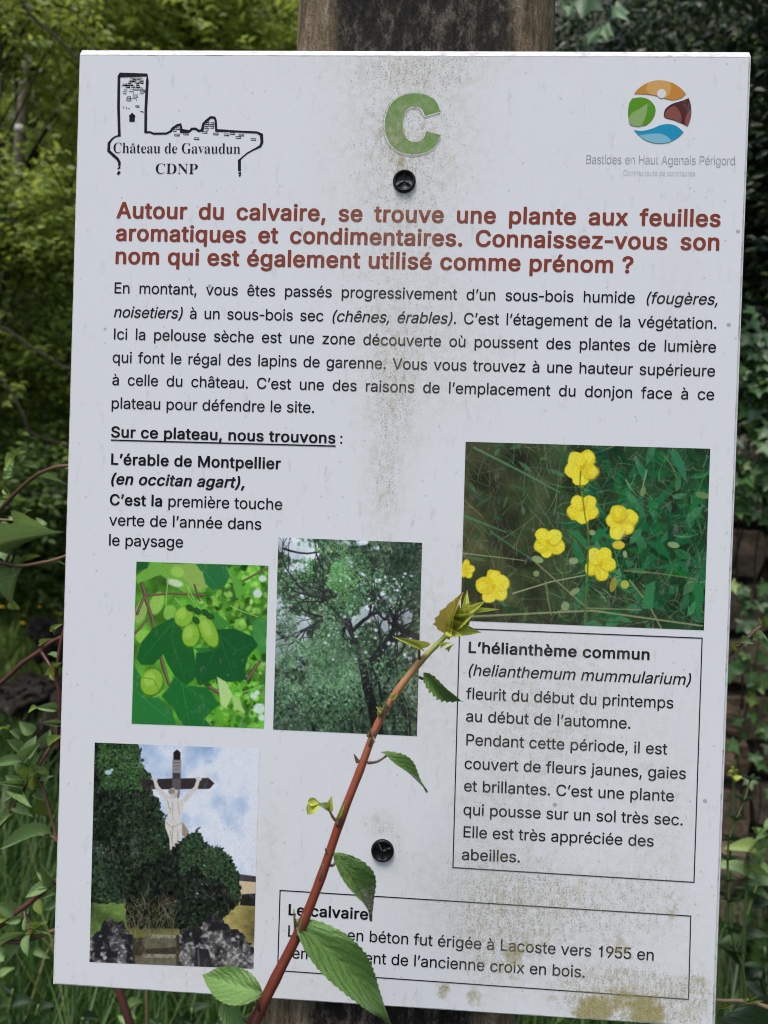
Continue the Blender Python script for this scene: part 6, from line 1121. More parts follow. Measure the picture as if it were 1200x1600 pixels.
YT = -.00025                               # printing lies a quarter of a millimetre proud of the laminate
SPACE = .40
def text_width(words, k):
    W = 0; gaps = 0
    return W
def glyph_run(txt, st):
    x = 0; out = []; F = FONT[st]
    for ch in txt:
        if ch == ' ': x += SPACE; continue
        out.append((ch, x)); x += F[ch][0]
    return out, x
def text(segs, a, b, cap, mat, just=None, label=None, name='text_line', dy=0.0):
    """segs: [(string, style)]; styles R regular, B bold, I italic, J bold italic, T thin, S serif.
    a, b: photo positions of the ends of the base line; cap: capital height in photo pixels.
    just = horizontal glyph stretch for justified lines (then the word gaps give way), None = stretch to fit"""
    A = Vector(S(*a)); B = Vector(S(*b)); h = (Vector(S(a[0], a[1]-cap))-A).length
    base = {'R': 'R', 'B': 'B', 'I': 'R', 'J': 'B', 'T': 'T', 'S': 'S'}
    words = []                              # list of words, each a list of (char, style)
    cur = []
    for s_, st in segs:
        for ch in s_:
            if ch == ' ': words.append(cur); cur = []
            else: cur.append((ch, st))
    words.append(cur)
    adv = lambda w_: sum(FONT[base[t]][c][0] for c, t in w_)
    F0 = FONT[base[words[0][0][1]]][words[0][0][0]]; Fl = FONT[base[words[-1][-1][1]]][words[-1][-1][0]]
    lsb = min(p[0] for p in F0[1]); rsb = Fl[0]-max(p[0] for p in Fl[1])
    tot = sum(adv(w_) for w_ in words)-lsb-rsb; L = (B-A).length/h
    ng_ = len(words)-1
    if just: k = just; gap = (L-tot*k)/max(1, ng_)
    else: k = L/(tot+ng_*SPACE); gap = SPACE*k
    d = (B-A).normalized(); up = Vector((-d.y, d.x))
    V = []; Fc = []; x = -lsb*k
    for w_ in words:
        for c, t in w_:
            av, pts, tr = FONT[base[t]][c]; sh = .2 if t in 'IJ' else 0
            o = len(V)
            for px, py in pts:
                q = A+d*((x+(px*k)+py*sh)*h)+up*(py*h); V.append((q.x, q.y))
            Fc += [tuple(o+i for i in f) for f in tr]
            x += av*k
        x += gap
    o = flat(name, V, mat, YT+dy, tris=Fc)
    if label: o['label'] = label
    return o, k
def frame_box(name, P, w_, mat, label):
    V = []; F = []
    Q = [Vector(S(*p)) for p in P]; c = sum(Q, Vector((0, 0)))/4
    I = []
    for i in range(4):
        a, p, n = Q[i-1], Q[i], Q[(i+1) % 4]
        I.append(p+((a-p).normalized()+(n-p).normalized())*w_)
    V = Q+I; F = [(i, (i+1) % 4, 4+(i+1) % 4, 4+i) for i in range(4)]
    o = flat(name, V, mat, YT, tris=F); o['label'] = label
# heading
KB = 1.035
text([("Autour du calvaire, se trouve une plante aux feuilles", 'B')], (182, 341), (1125.5, 354.6), 25.4, M_red, KB, 'brick red bold heading, first line')
text([("aromatiques et condimentaires. Connaissez-vous son", 'B')], (181, 376.3), (1123.5, 391.5), 25.4, M_red, KB, 'brick red bold heading, second line')
text([("nom qui est également utilisé comme prénom ?", 'B')], (180.5, 412.3), (989, 427), 25.4, M_red, None, 'brick red bold heading, last line ending in a question mark')
KR = 1.0
for segs, a, b, j in (
    ([("En montant, vous êtes passés progressivement d’un sous-bois humide ", 'R'), ("(fougères,", 'I')], (179, 458.3), (1120.6, 476.4), KR),
    ([("noisetiers)", 'I'), (" à un sous-bois sec ", 'R'), ("(chênes, érables)", 'I'), (". C’est l’étagement de la végétation.", 'R')], (178, 495.8), (1119, 514), KR),
    ([("Ici la pelouse sèche est une zone découverte où poussent des plantes de lumière", 'R')], (178, 530.4), (1118.3, 551), KR),
    ([("qui font le régal des lapins de garenne. Vous vous trouvez à une hauteur supérieure", 'R')], (176, 566.7), (1116.8, 588.4), KR),
    ([("à celle du château. C’est une des raisons de l’emplacement du donjon face à ce", 'R')], (175.5, 601.7), (1115.5, 625.2), KR),
    ([("plateau pour défendre le site.", 'R')], (174.5, 638.3), (490.8, 645.2), None)):
    text(segs, a, b, 17.2, M_black, j)
text([("Sur ce plateau, nous trouvons", 'B')], (173.6, 683.3), (524, 693), 17.4, M_black, None, 'bold underlined subtitle')
flat('underline', strip(S(173.3, 687.6), S(524.5, 697.0), 2.1/2505), M_black, YT-.00004)
text([(":", 'R')], (531.5, 693.2), (535, 693.3), 17.4, M_black, 1.0)
for segs, a, b in (
    ([("L’érable de Montpellier", 'B')], (173.6, 726), (438.7, 733.2)),
    ([("(en occitan agart),", 'J')], (172.7, 756.7), (381.7, 762.6)),
    ([("C’est la", 'B'), (" première touche", 'R')], (171.7, 789.3), (441, 796.6)),
    ([("verte de  l’année dans", 'R')], (170.7, 820.9), (408.3, 827.6)),
    ([("le paysage", 'R')], (170.5, 852.3), (286, 855.6)),
    ([("L’hélianthème commun", 'B')], (731.9, 1019.8), (1014.6, 1031.3)),
    ([("(helianthemum mummularium)", 'I')], (731, 1055), (1077.5, 1070.4)),
    ([("fleurit du début du printemps", 'R')], (728, 1091.9), (1051.8, 1106.8)),
    ([("au début de l’automne.", 'R')], (728, 1127.1), (984.7, 1138.6)),
    ([("Pendant cette période, il est", 'R')], (728.2, 1163.9), (1042.2, 1178.9)),
    ([("couvert de fleurs jaunes, gaies", 'R')], (725.6, 1201), (1071.3, 1217.2)),
    ([("et brillantes. C’est une plante", 'R')], (724.8, 1236), (1052.6, 1252.1)),
    ([("qui pousse sur un sol très sec.", 'R')], (724, 1273), (1066.4, 1289.5)),
    ([("Elle est très appréciée des", 'R')], (724, 1308), (1021.1, 1322.6)),
    ([("abeilles.", 'R')], (721.4, 1343.2), (812.2, 1347.4)),
    ([("Le calvaire", 'B')], (450.7, 1429.6), (575, 1437)),
    ([("La croix en béton fut érigée à Lacoste vers 1955 en", 'R')], (450, 1463), (1021, 1500.7)),
    ([("remplacement de l’ancienne croix en bois.", 'R')], (448.5, 1496.5), (913.4, 1527.2))):
    words_ = [(s_.replace('  ', ' '), t_) for s_, t_ in segs]
    text(words_, a, b, 17.6, M_black)
frame_box('text_frame', [(717.2, 980.9), (1097.8, 996.2), (1085, 1379.2), (706.8, 1356)], 1.7/2505, M_black, 'thin black frame round the paragraph on the yellow flower')
frame_box('text_frame', [(436.9, 1390), (1080, 1430.2), (1076.5, 1562), (433, 1516.9)], 1.7/2505, M_black, 'thin black frame round the bottom paragraph')
# left emblem: outline of a ruined castle
def stroke(P, w_, mat=M_black, name='logo_stroke', y=YT):
    V = []; F = []
    Q = [Vector(S(*p)) for p in P]
    for i, p in enumerate(Q):
        a = Q[max(0, i-1)]; c = Q[min(len(Q)-1, i+1)]; t = (c-a).normalized(); n = Vector((-t.y, t.x))
        if 0 < i < len(Q)-1:
            t1 = (p-a).normalized(); co_ = max(.5, abs(n.dot(Vector((-t1.y, t1.x)))))
        else: co_ = 1
        ww = w_[i] if isinstance(w_, (list, tuple)) else w_
        n = n*ww/2505/2/co_; V += [p-n, p+n]
    F = [(2*i, 2*i+1, 2*i+3, 2*i+2) for i in range(len(Q)-1)]
    return V, F
def strokes(name, L, mat, label, y=YT):
    V = []; F = []
    for P, w_ in L:
        v, f = stroke(P, w_); o = len(V); V += v; F += [tuple(o+i for i in q) for q in f]
    o = flat(name, V, mat, y, tris=F); o['label'] = label; return o
Z = lambda x, y: (100+x/3, 60+y/3)
castle = [([Z(260, 460), Z(256, 330), Z(258, 178), Z(262, 172), Z(390, 172), Z(391, 200), Z(384, 330), Z(383, 438)], 4.4),
          ([Z(377, 440), Z(405, 440), Z(420, 447), Z(480, 446), Z(500, 436)], 3.0),
          ([Z(500, 437), Z(508, 424), Z(530, 408), Z(546, 404), Z(550, 420), Z(548, 434), Z(588, 436), Z(600, 424), Z(618, 424), Z(632, 434), Z(648, 430), Z(654, 400), Z(668, 386), Z(688, 370), Z(706, 372), Z(711, 385), Z(714, 432), Z(768, 434)], 3.6),
          ([Z(768, 434), Z(840, 438), Z(905, 441), Z(926, 452), Z(928, 488), Z(920, 506), Z(890, 522)], [3, 3, 3.2, 4.5, 4.8, 3.5, 2.2]),
          ([Z(892, 520), Z(860, 538), Z(838, 556), Z(822, 572)], [2.2, 2.0, 2.0, 2.6]), ([Z(822, 568), Z(823, 622)], 4.6), ([Z(818, 634), Z(830, 630)], 3), ([Z(820, 646), Z(829, 640)], 2.2),
          ([Z(260, 456), Z(238, 462), Z(222, 476), Z(211, 492), Z(210, 528), Z(232, 548), Z(252, 566), Z(260, 580), Z(260, 600)], [2.6, 2.2, 2.6, 4.0, 4.6, 4.6, 4.4, 4.2, 3.6]),
          ([Z(252, 612), Z(264, 604)], 2.4), ([Z(252, 638), Z(262, 624)], 4.0),
          ([Z(307, 378), Z(332, 378)], 8.6), ([Z(308, 368), Z(320, 356), Z(332, 368)], 3.6)]
def bricks_(x0, x1, y0, y1, n, seed, w=11, h=5):
    r = random.Random(seed); out = []
    for _ in range(n):
        x = r.uniform(x0, x1); y = y0+round(r.uniform(0, y1-y0)/9)*9; k = r.choice((1, 1, .7))
        P = [Z(x-w*k, y-h), Z(x+w*k, y-h), Z(x+w*k, y+h), Z(x-w*k, y+h), Z(x-w*k, y-h*.4)]
        out.append((P[:r.choice((2, 3, 4, 5))], .75))
    return out
castle2 = bricks_(274, 370, 190, 225, 34, 1, 8, 3.5)+bricks_(275, 370, 228, 262, 13, 2)+bricks_(285, 365, 270, 300, 5, 3)+[([Z(335, 316), Z(353, 316), Z(353, 322), Z(336, 322), Z(335, 316)], .8), ([Z(276, 318), Z(282, 332)], .9), ([Z(290, 320), Z(296, 332)], .9), ([Z(300, 326), Z(308, 332)], .9), ([Z(358, 342), Z(374, 346)], 1.2)]
castle2 += bricks_(662, 702, 390, 430, 14, 4, 8, 4)+bricks_(515, 542, 414, 432, 6, 5, 7, 4)
castle2 += [([Z(x-12, y-4), Z(x+12, y-4), Z(x+12, y+4), Z(x-12, y+4), Z(x-12, y-4)], .8) for x, y in ((530, 453), (572, 448), (622, 470), (660, 440), (712, 448), (762, 452), (790, 446), (832, 453), (888, 473), (818, 464))]
strokes('castle_outline', castle, M_black, 'black outline of a ruined castle with a tall tower')
strokes('castle_masonry', castle2, M_black, 'small masonry marks inside the castle outline', YT+.00006)
text([("Château de Gavaudun", 'S')], (177.3, 238.8), (375.3, 240.2), 15.6, M_black, label='name of the castle in serif letters')
text([("CDNP", 'S')], (243.3, 271.3), (308.9, 272), 15.6, M_black, label='abbreviation in serif capitals')
# the green C
Z = lambda x, y: (500+x/3, y/3)
def closed(P, n=5):
    Q = [Vector(p) for p in P]; out = []
    for i in range(len(Q)):
        a, b_, c, d = Q[i-1], Q[i], Q[(i+1) % len(Q)], Q[(i+2) % len(Q)]
        for k in range(n):
            t = k/n; out.append(((b_*2)+(c-a)*t+(a*2-b_*5+c*4-d)*t*t+(b_*3-a-c*3+d)*t**3)*.5)
    return out
outer = [Vector(Z(*p)) for p in spline([(563, 524), (556, 500), (536, 468), (500, 447), (455, 438), (400, 444), (350, 470), (318, 515), (304, 580), (312, 640), (340, 688), (385, 716), (440, 724), (495, 715), (535, 690), (557, 655), (564, 633)], 3)]
inner = [Vector(Z(*p)) for p in spline([(497, 616), (488, 645), (462, 664), (428, 664), (402, 645), (389, 612), (388, 570), (397, 530), (420, 505), (452, 500), (478, 514), (492, 544)], 3)]
Cp = outer+inner
def inflate(P, d):
    out = []; n = len(P)
    ar = sum(P[i-1].x*P[i].y-P[i].x*P[i-1].y for i in range(n)); sg = 1 if ar > 0 else -1
    for i in range(n):
        t = (P[(i+1) % n]-P[i-1]).normalized(); out.append(P[i]+Vector((t.y, -t.x))*d*sg)
    return out
def flatpoly(name, P, mat, y, label=None):
    q = [Vector(S(*p)) for p in P]; tr = tessellate_polygon([[Vector((v.x, v.y, 0)) for v in q]])
    o = flat(name, q, mat, y, tris=[tuple(t) for t in tr])
    if label: o['label'] = label
    return o
flatpoly('printed_shadow', [p+Vector((-1.2, 1.6)) for p in inflate(Cp, 3.0)], print_mat('print_shadow_pale', (.60, .61, .625)), YT+.00012, 'faint printed grey rim round the letter')
flatpoly('printed_shadow', [p+Vector((-1.0, 1.2)) for p in inflate(Cp, 2.0)], print_mat('print_shadow_grey', (.44, .45, .47)), YT+.00006, 'printed grey rim round the letter')
flatpoly('letter_outline', [p+Vector((-.5, .6)) for p in inflate(Cp, 1.4)], print_mat('print_white', (.80, .82, .80)), YT, 'white outline of the big letter')
flatpoly('letter', Cp, print_mat('print_leaf_green', (.125, .30, .055)), YT-.00006, 'big green letter C at the top of the panel')
# right emblem
Z = lambda x, y: (860+x/3.529, 60+y/3.529)
def emb(P, col, name, y=YT, n=3):
    flatpoly('emblem_shape', [Vector(Z(*p)) for p in P], print_mat(name, col), y)
def arc(a0, a1, n=14, r=174, cx=603, cy=406):
    return [(cx+r*math.cos(R_(a0+(a1-a0)*i/n)), cy+r*math.sin(R_(a0+(a1-a0)*i/n))) for i in range(n+1)]
_s = lambda L, n=4: [tuple(v) for v in spline(L, n)]
emb(arc(-145, -34)+_s([(747, 308), (720, 330), (680, 341), (640, 336), (600, 322), (540, 310), (463, 307)]), (.58, .25, .04), 'print_orange')
emb(_s([(536, 246), (600, 233), (655, 242), (663, 280), (650, 318), (628, 330), (600, 320), (555, 311), (536, 300), (528, 275), (536, 246)]), (.66, .38, .12), 'print_pale_orange', YT-.00006)
emb([(612+25*math.cos(i*math.pi/9), 306+25*math.sin(i*math.pi/9)) for i in range(18)], (.76, .74, .72), 'print_white_dot', YT-.00012)
emb(_s([(450, 332), (500, 326), (545, 340), (575, 375), (578, 410), (560, 450), (525, 480), (480, 484), (440, 478), (430, 440), (428, 400), (434, 360), (450, 332)]), (.10, .30, .015), 'print_emblem_green')
emb(_s([(535, 358), (532, 400), (520, 445), (498, 484), (460, 484), (438, 474), (433, 445), (450, 412), (490, 390), (535, 358)]), (.27, .42, .15), 'print_emblem_pale_green', YT-.00006)
emb(_s([(762, 330), (720, 346), (670, 362), (638, 385), (626, 410), (630, 437), (680, 452), (720, 468), (755, 486)])+_s([(755, 486), (770, 450), (777, 405), (772, 360), (762, 330)]), (.085, .022, .022), 'print_maroon')
emb(_s([(686, 372), (655, 385), (634, 410), (632, 436), (680, 450), (715, 464), (722, 440), (712, 405), (686, 372)]), (.25, .08, .06), 'print_rust', YT-.00006)
emb(_s([(775, 385), (752, 420), (742, 450), (742, 474), (756, 484), (768, 450), (775, 415), (775, 385)]), (.26, .09, .07), 'print_rust_side', YT-.00006)
emb(_s([(460, 507), (510, 510), (560, 498), (610, 478), (660, 474), (700, 488), (734, 518)])+_s([(734, 518), (700, 550), (655, 572), (600, 580), (545, 570), (495, 542), (460, 507)]), (.015, .30, .50), 'print_blue')
emb(_s([(488, 536), (540, 528), (600, 526), (640, 540), (664, 568), (620, 579), (570, 577), (520, 560), (488, 536)]), (.22, .50, .62), 'print_pale_blue', YT-.00006)
text([("Bastides en Haut Agenais Périgord", 'T')], (916, 255.6), (1148, 257.8), 13.2, M_grey, label='grey name under the round emblem')
text([("Communauté de communes", 'T')] if 'm' in FONT['T'] and 'é' in FONT['T'] else [("C", 'T')], (974, 274.2), (1086, 275.2), 8.4, M_lgrey, label='small pale grey subtitle under the emblem')
# the four printed photographs
def picture(img, name, P, label, gain=1.25, keep=.86):
    h_, w_ = img.shape[:2]
    grey = img.mean(2, keepdims=True); img = np.clip(grey + (img - grey) * keep, 0, 1)
    lin = np.where(img <= .04045, img/12.92, ((img+.055)/1.055)**2.4)*gain
    px = np.ones((h_, w_, 4), np.float32); px[..., :3] = np.clip(lin[::-1], 0, .95)
    im = bpy.data.images.new(name, w_, h_, float_buffer=True, alpha=False)
    im.colorspace_settings.name = 'Linear Rec.709'
    im.pixels.foreach_set(px.ravel()); im.update(); im.pack()
    q = [S(*p) for p in P]
    o = flat('printed_photo', q, print_mat('print_'+name, image=im), YT+.00005, uv=[(0, 1), (1, 1), (1, 0), (0, 0)]); o['label'] = label
picture(paint_flowers(), 'flower_photo', [(727.5, 690.2), (1109.6, 701.2), (1099.7, 984.6), (719.5, 969.5)], 'printed photo of yellow flowers in grass')
picture(paint_maple(), 'leaf_photo', [(213.3, 877.4), (419.5, 883.9), (412.5, 1137.9), (205.7, 1130.5)], 'printed photo of green three-lobed leaves and seed pods', 1.12, .97)
picture(paint_tree(), 'tree_photo', [(435, 839.8), (659.6, 848), (651.4, 1150), (426.8, 1139.7)], 'printed photo of a leafy tree crown', 1.9)
picture(paint_calvary(), 'calvary_photo', [(148.2, 1160), (405.5, 1170), (396, 1513.5), (139.9, 1502.7)], 'printed photo of a stone figure on a cross above bushes', 1.4)

# bolts: black domed heads with lighter grey ridges
g = NT('black_bolt_paint'); nz = g.noise(g.coord(), 500, 4)
g.set(Base_Color=g.mix(g.rng(nz, .60, .78), (.004, .004, .005), (.06, .057, .055)), Roughness=.42, Specular_IOR_Level=.3); g.bump(nz, .3, .0005); M_bolt = g.m
g = NT('grey_bolt_ridge'); g.set(Base_Color=(.16, .155, .15), Roughness=.45, Metallic=.6); M_ridge = g.m
for (px, py, rot, hexr) in ((631.7, 283.8, 90, 1), (597.7, 1328.3, 28, 1)):
    x, z = S(px, py); V = []; F = []; Rb = .0072
    bm = bmesh.new()
    bo = bpy.data.objects.new('bolt', None)
    prof = [(Rb*1.0, -.0003), (Rb*.985, -.0014), (Rb*.93, -.0022), (Rb*.80, -.0024), (Rb*.76, -.0018)]
    rings = []
    for r_, y_ in prof: rings.append([bm.verts.new((x+r_*math.cos(k*math.pi/20), y_, z+r_*math.sin(k*math.pi/20))) for k in range(40)])
    # recess floor rising to three blades
    c0 = bm.verts.new((x, -.0012, z)); last = rings[-1]
    for a, c in zip(rings, rings[1:]):
        for k in range(40): bm.faces.new((a[k], a[(k+1) % 40], c[(k+1) % 40], c[k]))
    ring2 = []
    for k in range(40):
        a = k*math.pi/20; tri = max(0, math.cos(3*(a-R_(rot))))**2
        ring2.append(bm.verts.new((x+Rb*.42*math.cos(a), -.0010-.0016*tri, z+Rb*.42*math.sin(a))))
    for k in range(40): bm.faces.new((last[k], last[(k+1) % 40], ring2[(k+1) % 40], ring2[k])); bm.faces.new((ring2[k], ring2[(k+1) % 40], c0))
    bmesh.ops.recalc_face_normals(bm, faces=bm.faces[:])
    bo = bm_obj('bolt', bm, M_bolt, sign, True)
    bo['label'] = 'black bolt head under the big letter' if py < 500 else 'black bolt head above the bottom paragraph'
    for q_, dd in enumerate((rot+120, rot-120) if py < 500 else (rot, rot+88)):
        a = R_(dd); t = Vector((math.cos(a), 0, math.sin(a))); n = Vector((-t.z, 0, t.x)); o0 = Vector((x, -.0021, z))
        w0 = .00035 if q_ else .0006
        Vv = [o0+t*.0006-n*w0*.6, o0+t*Rb*.8-n*w0, o0+t*Rb*.8+n*w0, o0+t*.0006+n*w0*.6]
        Vv += [v+Vector((0, .0009, 0)) for v in Vv]
        for v_ in Vv[:4]: v_.y -= .0002
        ro = mesh_obj('ridge', Vv, [(3, 2, 1, 0), (0, 1, 5, 4), (1, 2, 6, 5), (2, 3, 7, 6), (3, 0, 4, 7), (4, 5, 6, 7)], M_ridge, bo)
# ---------------------------------------------------------------- the wooden post
g = NT('weathered_post_wood'); co = g.coord(); sx = g.n('SeparateXYZ'); g.put(sx.inputs[0], co)
lo = g.vmath('MULTIPLY', co, (1, 1, .12)); f1 = g.noise(lo, 150, 6, .7, .6); f2 = g.noise(g.vmath('MULTIPLY', co, (1, 1, .5)), 110, 6, .8); f3 = g.noise(g.vmath('MULTIPLY', co, (1, 1, .4)), 18, 5, .65)
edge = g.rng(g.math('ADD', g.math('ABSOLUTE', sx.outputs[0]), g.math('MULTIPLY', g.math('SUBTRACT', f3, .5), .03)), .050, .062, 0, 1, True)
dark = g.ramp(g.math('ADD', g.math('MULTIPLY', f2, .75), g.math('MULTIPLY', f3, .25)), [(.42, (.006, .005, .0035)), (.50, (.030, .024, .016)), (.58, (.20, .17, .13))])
brown = g.ramp(g.math('ADD', g.math('MULTIPLY', f1, .7), g.math('MULTIPLY', f2, .3)), [(.38, (.075, .050, .025)), (.5, (.32, .235, .14)), (.62, (.60, .49, .34))])
moss = g.mix(g.math('MULTIPLY', g.rng(f3, .45, .65), g.rng(sx.outputs[0], .05, .08, 0, .7)), brown, (.10, .105, .035))
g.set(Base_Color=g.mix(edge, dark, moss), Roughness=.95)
g.bump(g.math('ADD', g.math('ADD', f1, g.math('MULTIPLY', f2, .9)), g.math('MULTIPLY', f3, 1.2)), 1.0, .012); M_post = g.m
pt = at(662, 75, .009); pb = at(605, 1590, .009)
sl = (pt.x-pb.x)/(pt.z-pb.z)
post_lean = math.atan(sl)
post = thing('wooden_post', 'thick dark weathered square timber post the panel is bolted to', 'post', (pb.x-sl*pb.z, .0085, 0))
wt, D_ = .0845, .13; prof = []
rc = .022
for cx, cy, a0 in ((wt-rc, rc, -90), (wt-rc, D_-rc, 0), (-wt+rc, D_-rc, 90), (-wt+rc, rc, 180)):
    for k in range(6): a = R_(a0+k*18); prof.append((cx+rc*math.cos(a), cy+rc*math.sin(a)))
# finer front face so that the wood can be uneven
front = [(-wt+rc+(2*(wt-rc))*k/14, 0) for k in range(1, 14)]
prof = prof+front
V = []; F = []; n = len(prof); H_ = 2.35; J = 118
rp = random.Random(5); ph = [rp.uniform(0, 6.28) for _ in range(n)]
for j in range(J+1):
    z = -.1+(H_+.1)*j/J
    for k, (x, y) in enumerate(prof):
        wv = .0012*math.sin(z*9+ph[k])+.0008*math.sin(z*31+ph[k]*2)
        V.append((x*(1+wv*4)+rp.uniform(-1, 1)*.0004, y+wv+rp.uniform(-1, 1)*.0006+(.0012 if y == 0 else 0), z))
for j in range(J):
    for k in range(n): a = j*n+k; b_ = j*n+(k+1) % n; F.append((a, b_, b_+n, a+n))
F.append(tuple(J*n+k for k in range(n)))
mesh_obj('timber', V, F, M_post, post, True)
post.rotation_euler = (0, post_lean, 0)
# ---------------------------------------------------------------- plum suckers: the shoot in front of the panel and the twigs beside it
_lv = leaf_verts
def leaf_verts2(sway=0.0, **kw):
    V, F, U = _lv(**kw)
    return [(x+sway*4*u[1]*(1-u[1])*.5, y, z) for (x, y, z), u in zip(V, U)], F, U
def leaf_mesh2(name, mat, **kw):
    V, F, U = leaf_verts2(**kw)
    me = bpy.data.meshes.new(name); me.from_pydata(V, [], F); me.materials.append(mat)
    L = me.uv_layers.new(name='UVMap')
    for lp in me.loops: L.data[lp.index].uv = U[lp.vertex_index]
    me.polygons.foreach_set('use_smooth', [True]*len(F)); me.update(); return me
M_plum = leaf_mat('plum_leaf', (.095, .20, .045), (.19, .34, .095), (.23, .38, .10), .30, .38, .12, 2.2)
M_plum_s = leaf_mat('plum_leaf_side', (.13, .23, .075), (.25, .39, .15), (.40, .50, .14), .3, .36, .22)
M_young = leaf_mat('young_leaf', (.50, .58, .08), (.62, .68, .12), (.68, .66, .16), .2, .4, .22)
M_young_s = leaf_mat('young_leaf_side', (.17, .25, .04), (.30, .40, .08), (.42, .46, .10), .25, .42, .3)
M_bronze = leaf_mat('bronze_young_leaf', (.58, .44, .09), (.66, .64, .12), (.66, .52, .14), .25, .4, .2)
g = NT('wilted_leaf'); nn = g.noise(g.coord(), 4.5, 5, .7); uvv = g.n('UVMap').outputs[0]; sp = g.n('SeparateXYZ'); g.put(sp.inputs[0], uvv)
f_ = g.rng(g.math('ADD', sp.outputs[1], g.math('MULTIPLY', g.math('SUBTRACT', nn, .5), .8)), .5, .8)
g.set(Base_Color=g.mix(f_, (.13, .25, .055), g.ramp(nn, [(.35, (.16, .11, .07)), (.6, (.33, .36, .26))])), Roughness=.6); g.bump(nn, .6, .02); M_wilt = g.m
M_nettle = leaf_mat('weed_leaf', (.010, .030, .008), (.028, .070, .018), (.08, .15, .035), .4, .4, .25)

def stem_mat(name, stops):
    g = NT(name); a = g.n('Attribute', attribute_name='along'); n = g.noise(g.coord(), 140, 4)
    f = g.math('ADD', a.outputs['Fac'], g.math('MULTIPLY', g.math('SUBTRACT', n, .5), .10))
    col = g.ramp(f, stops); d = g.n('TexNoise'); d.inputs['Scale'].default_value = 700
    col = g.mix(g.rng(d.outputs[0], .62, .70, 0, .5), col, (.30, .20, .13))
    g.set(Base_Color=col, Roughness=.42); g.bump(n, .2, .0008); return g.m
M_stem_front = stem_mat('red_to_green_stem', [(0, (.10, .020, .012)), (.45, (.22, .040, .020)), (.66, (.36, .11, .055)), (.80, (.36, .20, .07)), (.90, (.26, .32, .07)), (1, (.34, .46, .10))])
M_stem_red = stem_mat('brownish_red_twig', [(0, (.06, .035, .024)), (.5, (.12, .065, .042)), (1, (.22, .12, .075))])
M_stem_dark = stem_mat('dark_red_twig', [(0, (.06, .022, .018)), (1, (.15, .055, .05))])
M_stem_pale = stem_mat('pale_twig', [(0, (.14, .09, .055)), (1, (.26, .20, .10))])
M_stem_green = stem_mat('thin_green_stem', [(0, (.05, .09, .03)), (1, (.16, .22, .06))])

def add_stem(name, pts, r0, r1, mat, parent, seg=10, swell=0, label=None, n=5):
    """pts in world; radii in metres"""
    ro = Vector(parent.location) if parent is not None and parent.type == 'EMPTY' else Vector((0, 0, 0))
    P = spline([Vector(p)-ro for p in pts], n); m = len(P)
    rad = [r0+(r1-r0)*i/(m-1) for i in range(m)]
    if swell:
        for i in range(m):
            if i % n == 0: rad[i] *= 1+swell
    V, F = tube(P, rad, seg)
    o = mesh_obj(name, V, F, mat, parent, True)
    A = o.data.attributes.new('along', 'FLOAT', 'POINT')
    A.data.foreach_set('value', [min(1, (i//seg)/(m-1)) for i in range(len(V))])
    if label: o['label'] = label
    return o
def pxm(y): return (y+.4817)/1200
def variants(mat, seed, wid=1.0, **kw):
    out = []
    for i, (curl, fold, tw, wv) in enumerate(((.3, .2, 0, .01), (.9, .3, .3, .02), (1.4, .15, -.4, .03), (-.5, .35, .2, .02), (.6, .45, -.2, .015))):
        a = dict(wid=wid, nseg=18, serr=.035, fold=fold, curl=curl, twist=tw, cols=2, wave=wv, seed=seed+i); a.update(kw)
        out.append(leaf_mesh2('leaf_blade', mat, **a))
    return out
PL = variants(M_plum_s, 40); YG = variants(M_young, 60, serr=.03); YS = variants(M_young_s, 65, serr=.03); PF = variants(M_plum, 50); WD = variants(M_nettle, 80)
def lf(me, root, b, t, wpx, y0, y1, face=(0, -1, .45), label=None, petiole=None, stem=None, name='leaf'):
    """leaf between two photo positions at depths y0, y1, width in photo pixels"""
    B = at(b[0], b[1], y0); T = at(t[0], t[1], y1)
    if petiole is not None:
        A = at(petiole[0], petiole[1], petiole[2] if len(petiole) > 2 else y0)
        mid = (A+B)/2+Vector((0, 0, -.0012))
        add_stem('petiole', [A, mid, B], .0009, .0006, stem or M_stem_red, root, 6)
    return put_leaf(me, root, B, T, wpx*pxm((y0+y1)/2), Vector(face), name, label)

# --- the shoot in front of the panel
fs = thing('plum_shoot', 'red stemmed leafy shoot rising in front of the panel, with yellow green young tip', 'shoot', tuple(at(360, 1720, -.115)))
path = [(360, 1720, -.118), (395, 1605, -.112), (430, 1530, -.105), (470, 1450, -.10), (502, 1370, -.095), (532, 1282, -.09), (562, 1205, -.086), (590, 1132, -.082), (622, 1078, -.078), (655, 1036, -.074), (682, 1008, -.072), (705, 985, -.07)]
wpx = [26, 24, 21, 20, 18.5, 18, 16.5, 15, 15.5, 14.5, 11, 11]
P = [at(*p) for p in path]; ro = fs.location
sp_ = spline([p-ro for p in P], 6); m = len(sp_); rad = []
for i in range(m):
    t = i/6; k = min(len(wpx)-2, int(t)); f = t-k
    swelling = 1 + .10 * max(0, 1 - abs(t - round(t)) * 4)
    rad.append(.77 * (wpx[k] * (1 - f) + wpx[k + 1] * f) * pxm(-.09) / 2 * swelling)
V, F = tube(sp_, rad, 14)
o = mesh_obj('stem', V, F, M_stem_front, fs, True); A = o.data.attributes.new('along', 'FLOAT', 'POINT'); A.data.foreach_set('value', [(i//14)/(m-1) for i in range(len(V))])
L1 = leaf_mesh2('leaf_blade', M_plum, wid=1, nseg=44, serr=.034, fold=.14, curl=.5, twist=.15, cols=4, wave=.05, seed=1, sway=-.20)
lf(L1, fs, (477, 1456), (609, 1600), 66, -.100, -.085, (.1, -1, .75), 'largest leaf, bright green, hanging over the bottom paragraph', (470, 1458, -.100))
L2 = leaf_mesh2('leaf_blade', M_wilt, wid=1, nseg=30, serr=.03, fold=.35, curl=.6, twist=.35, cols=3, wave=.05, seed=2, sway=-.25)
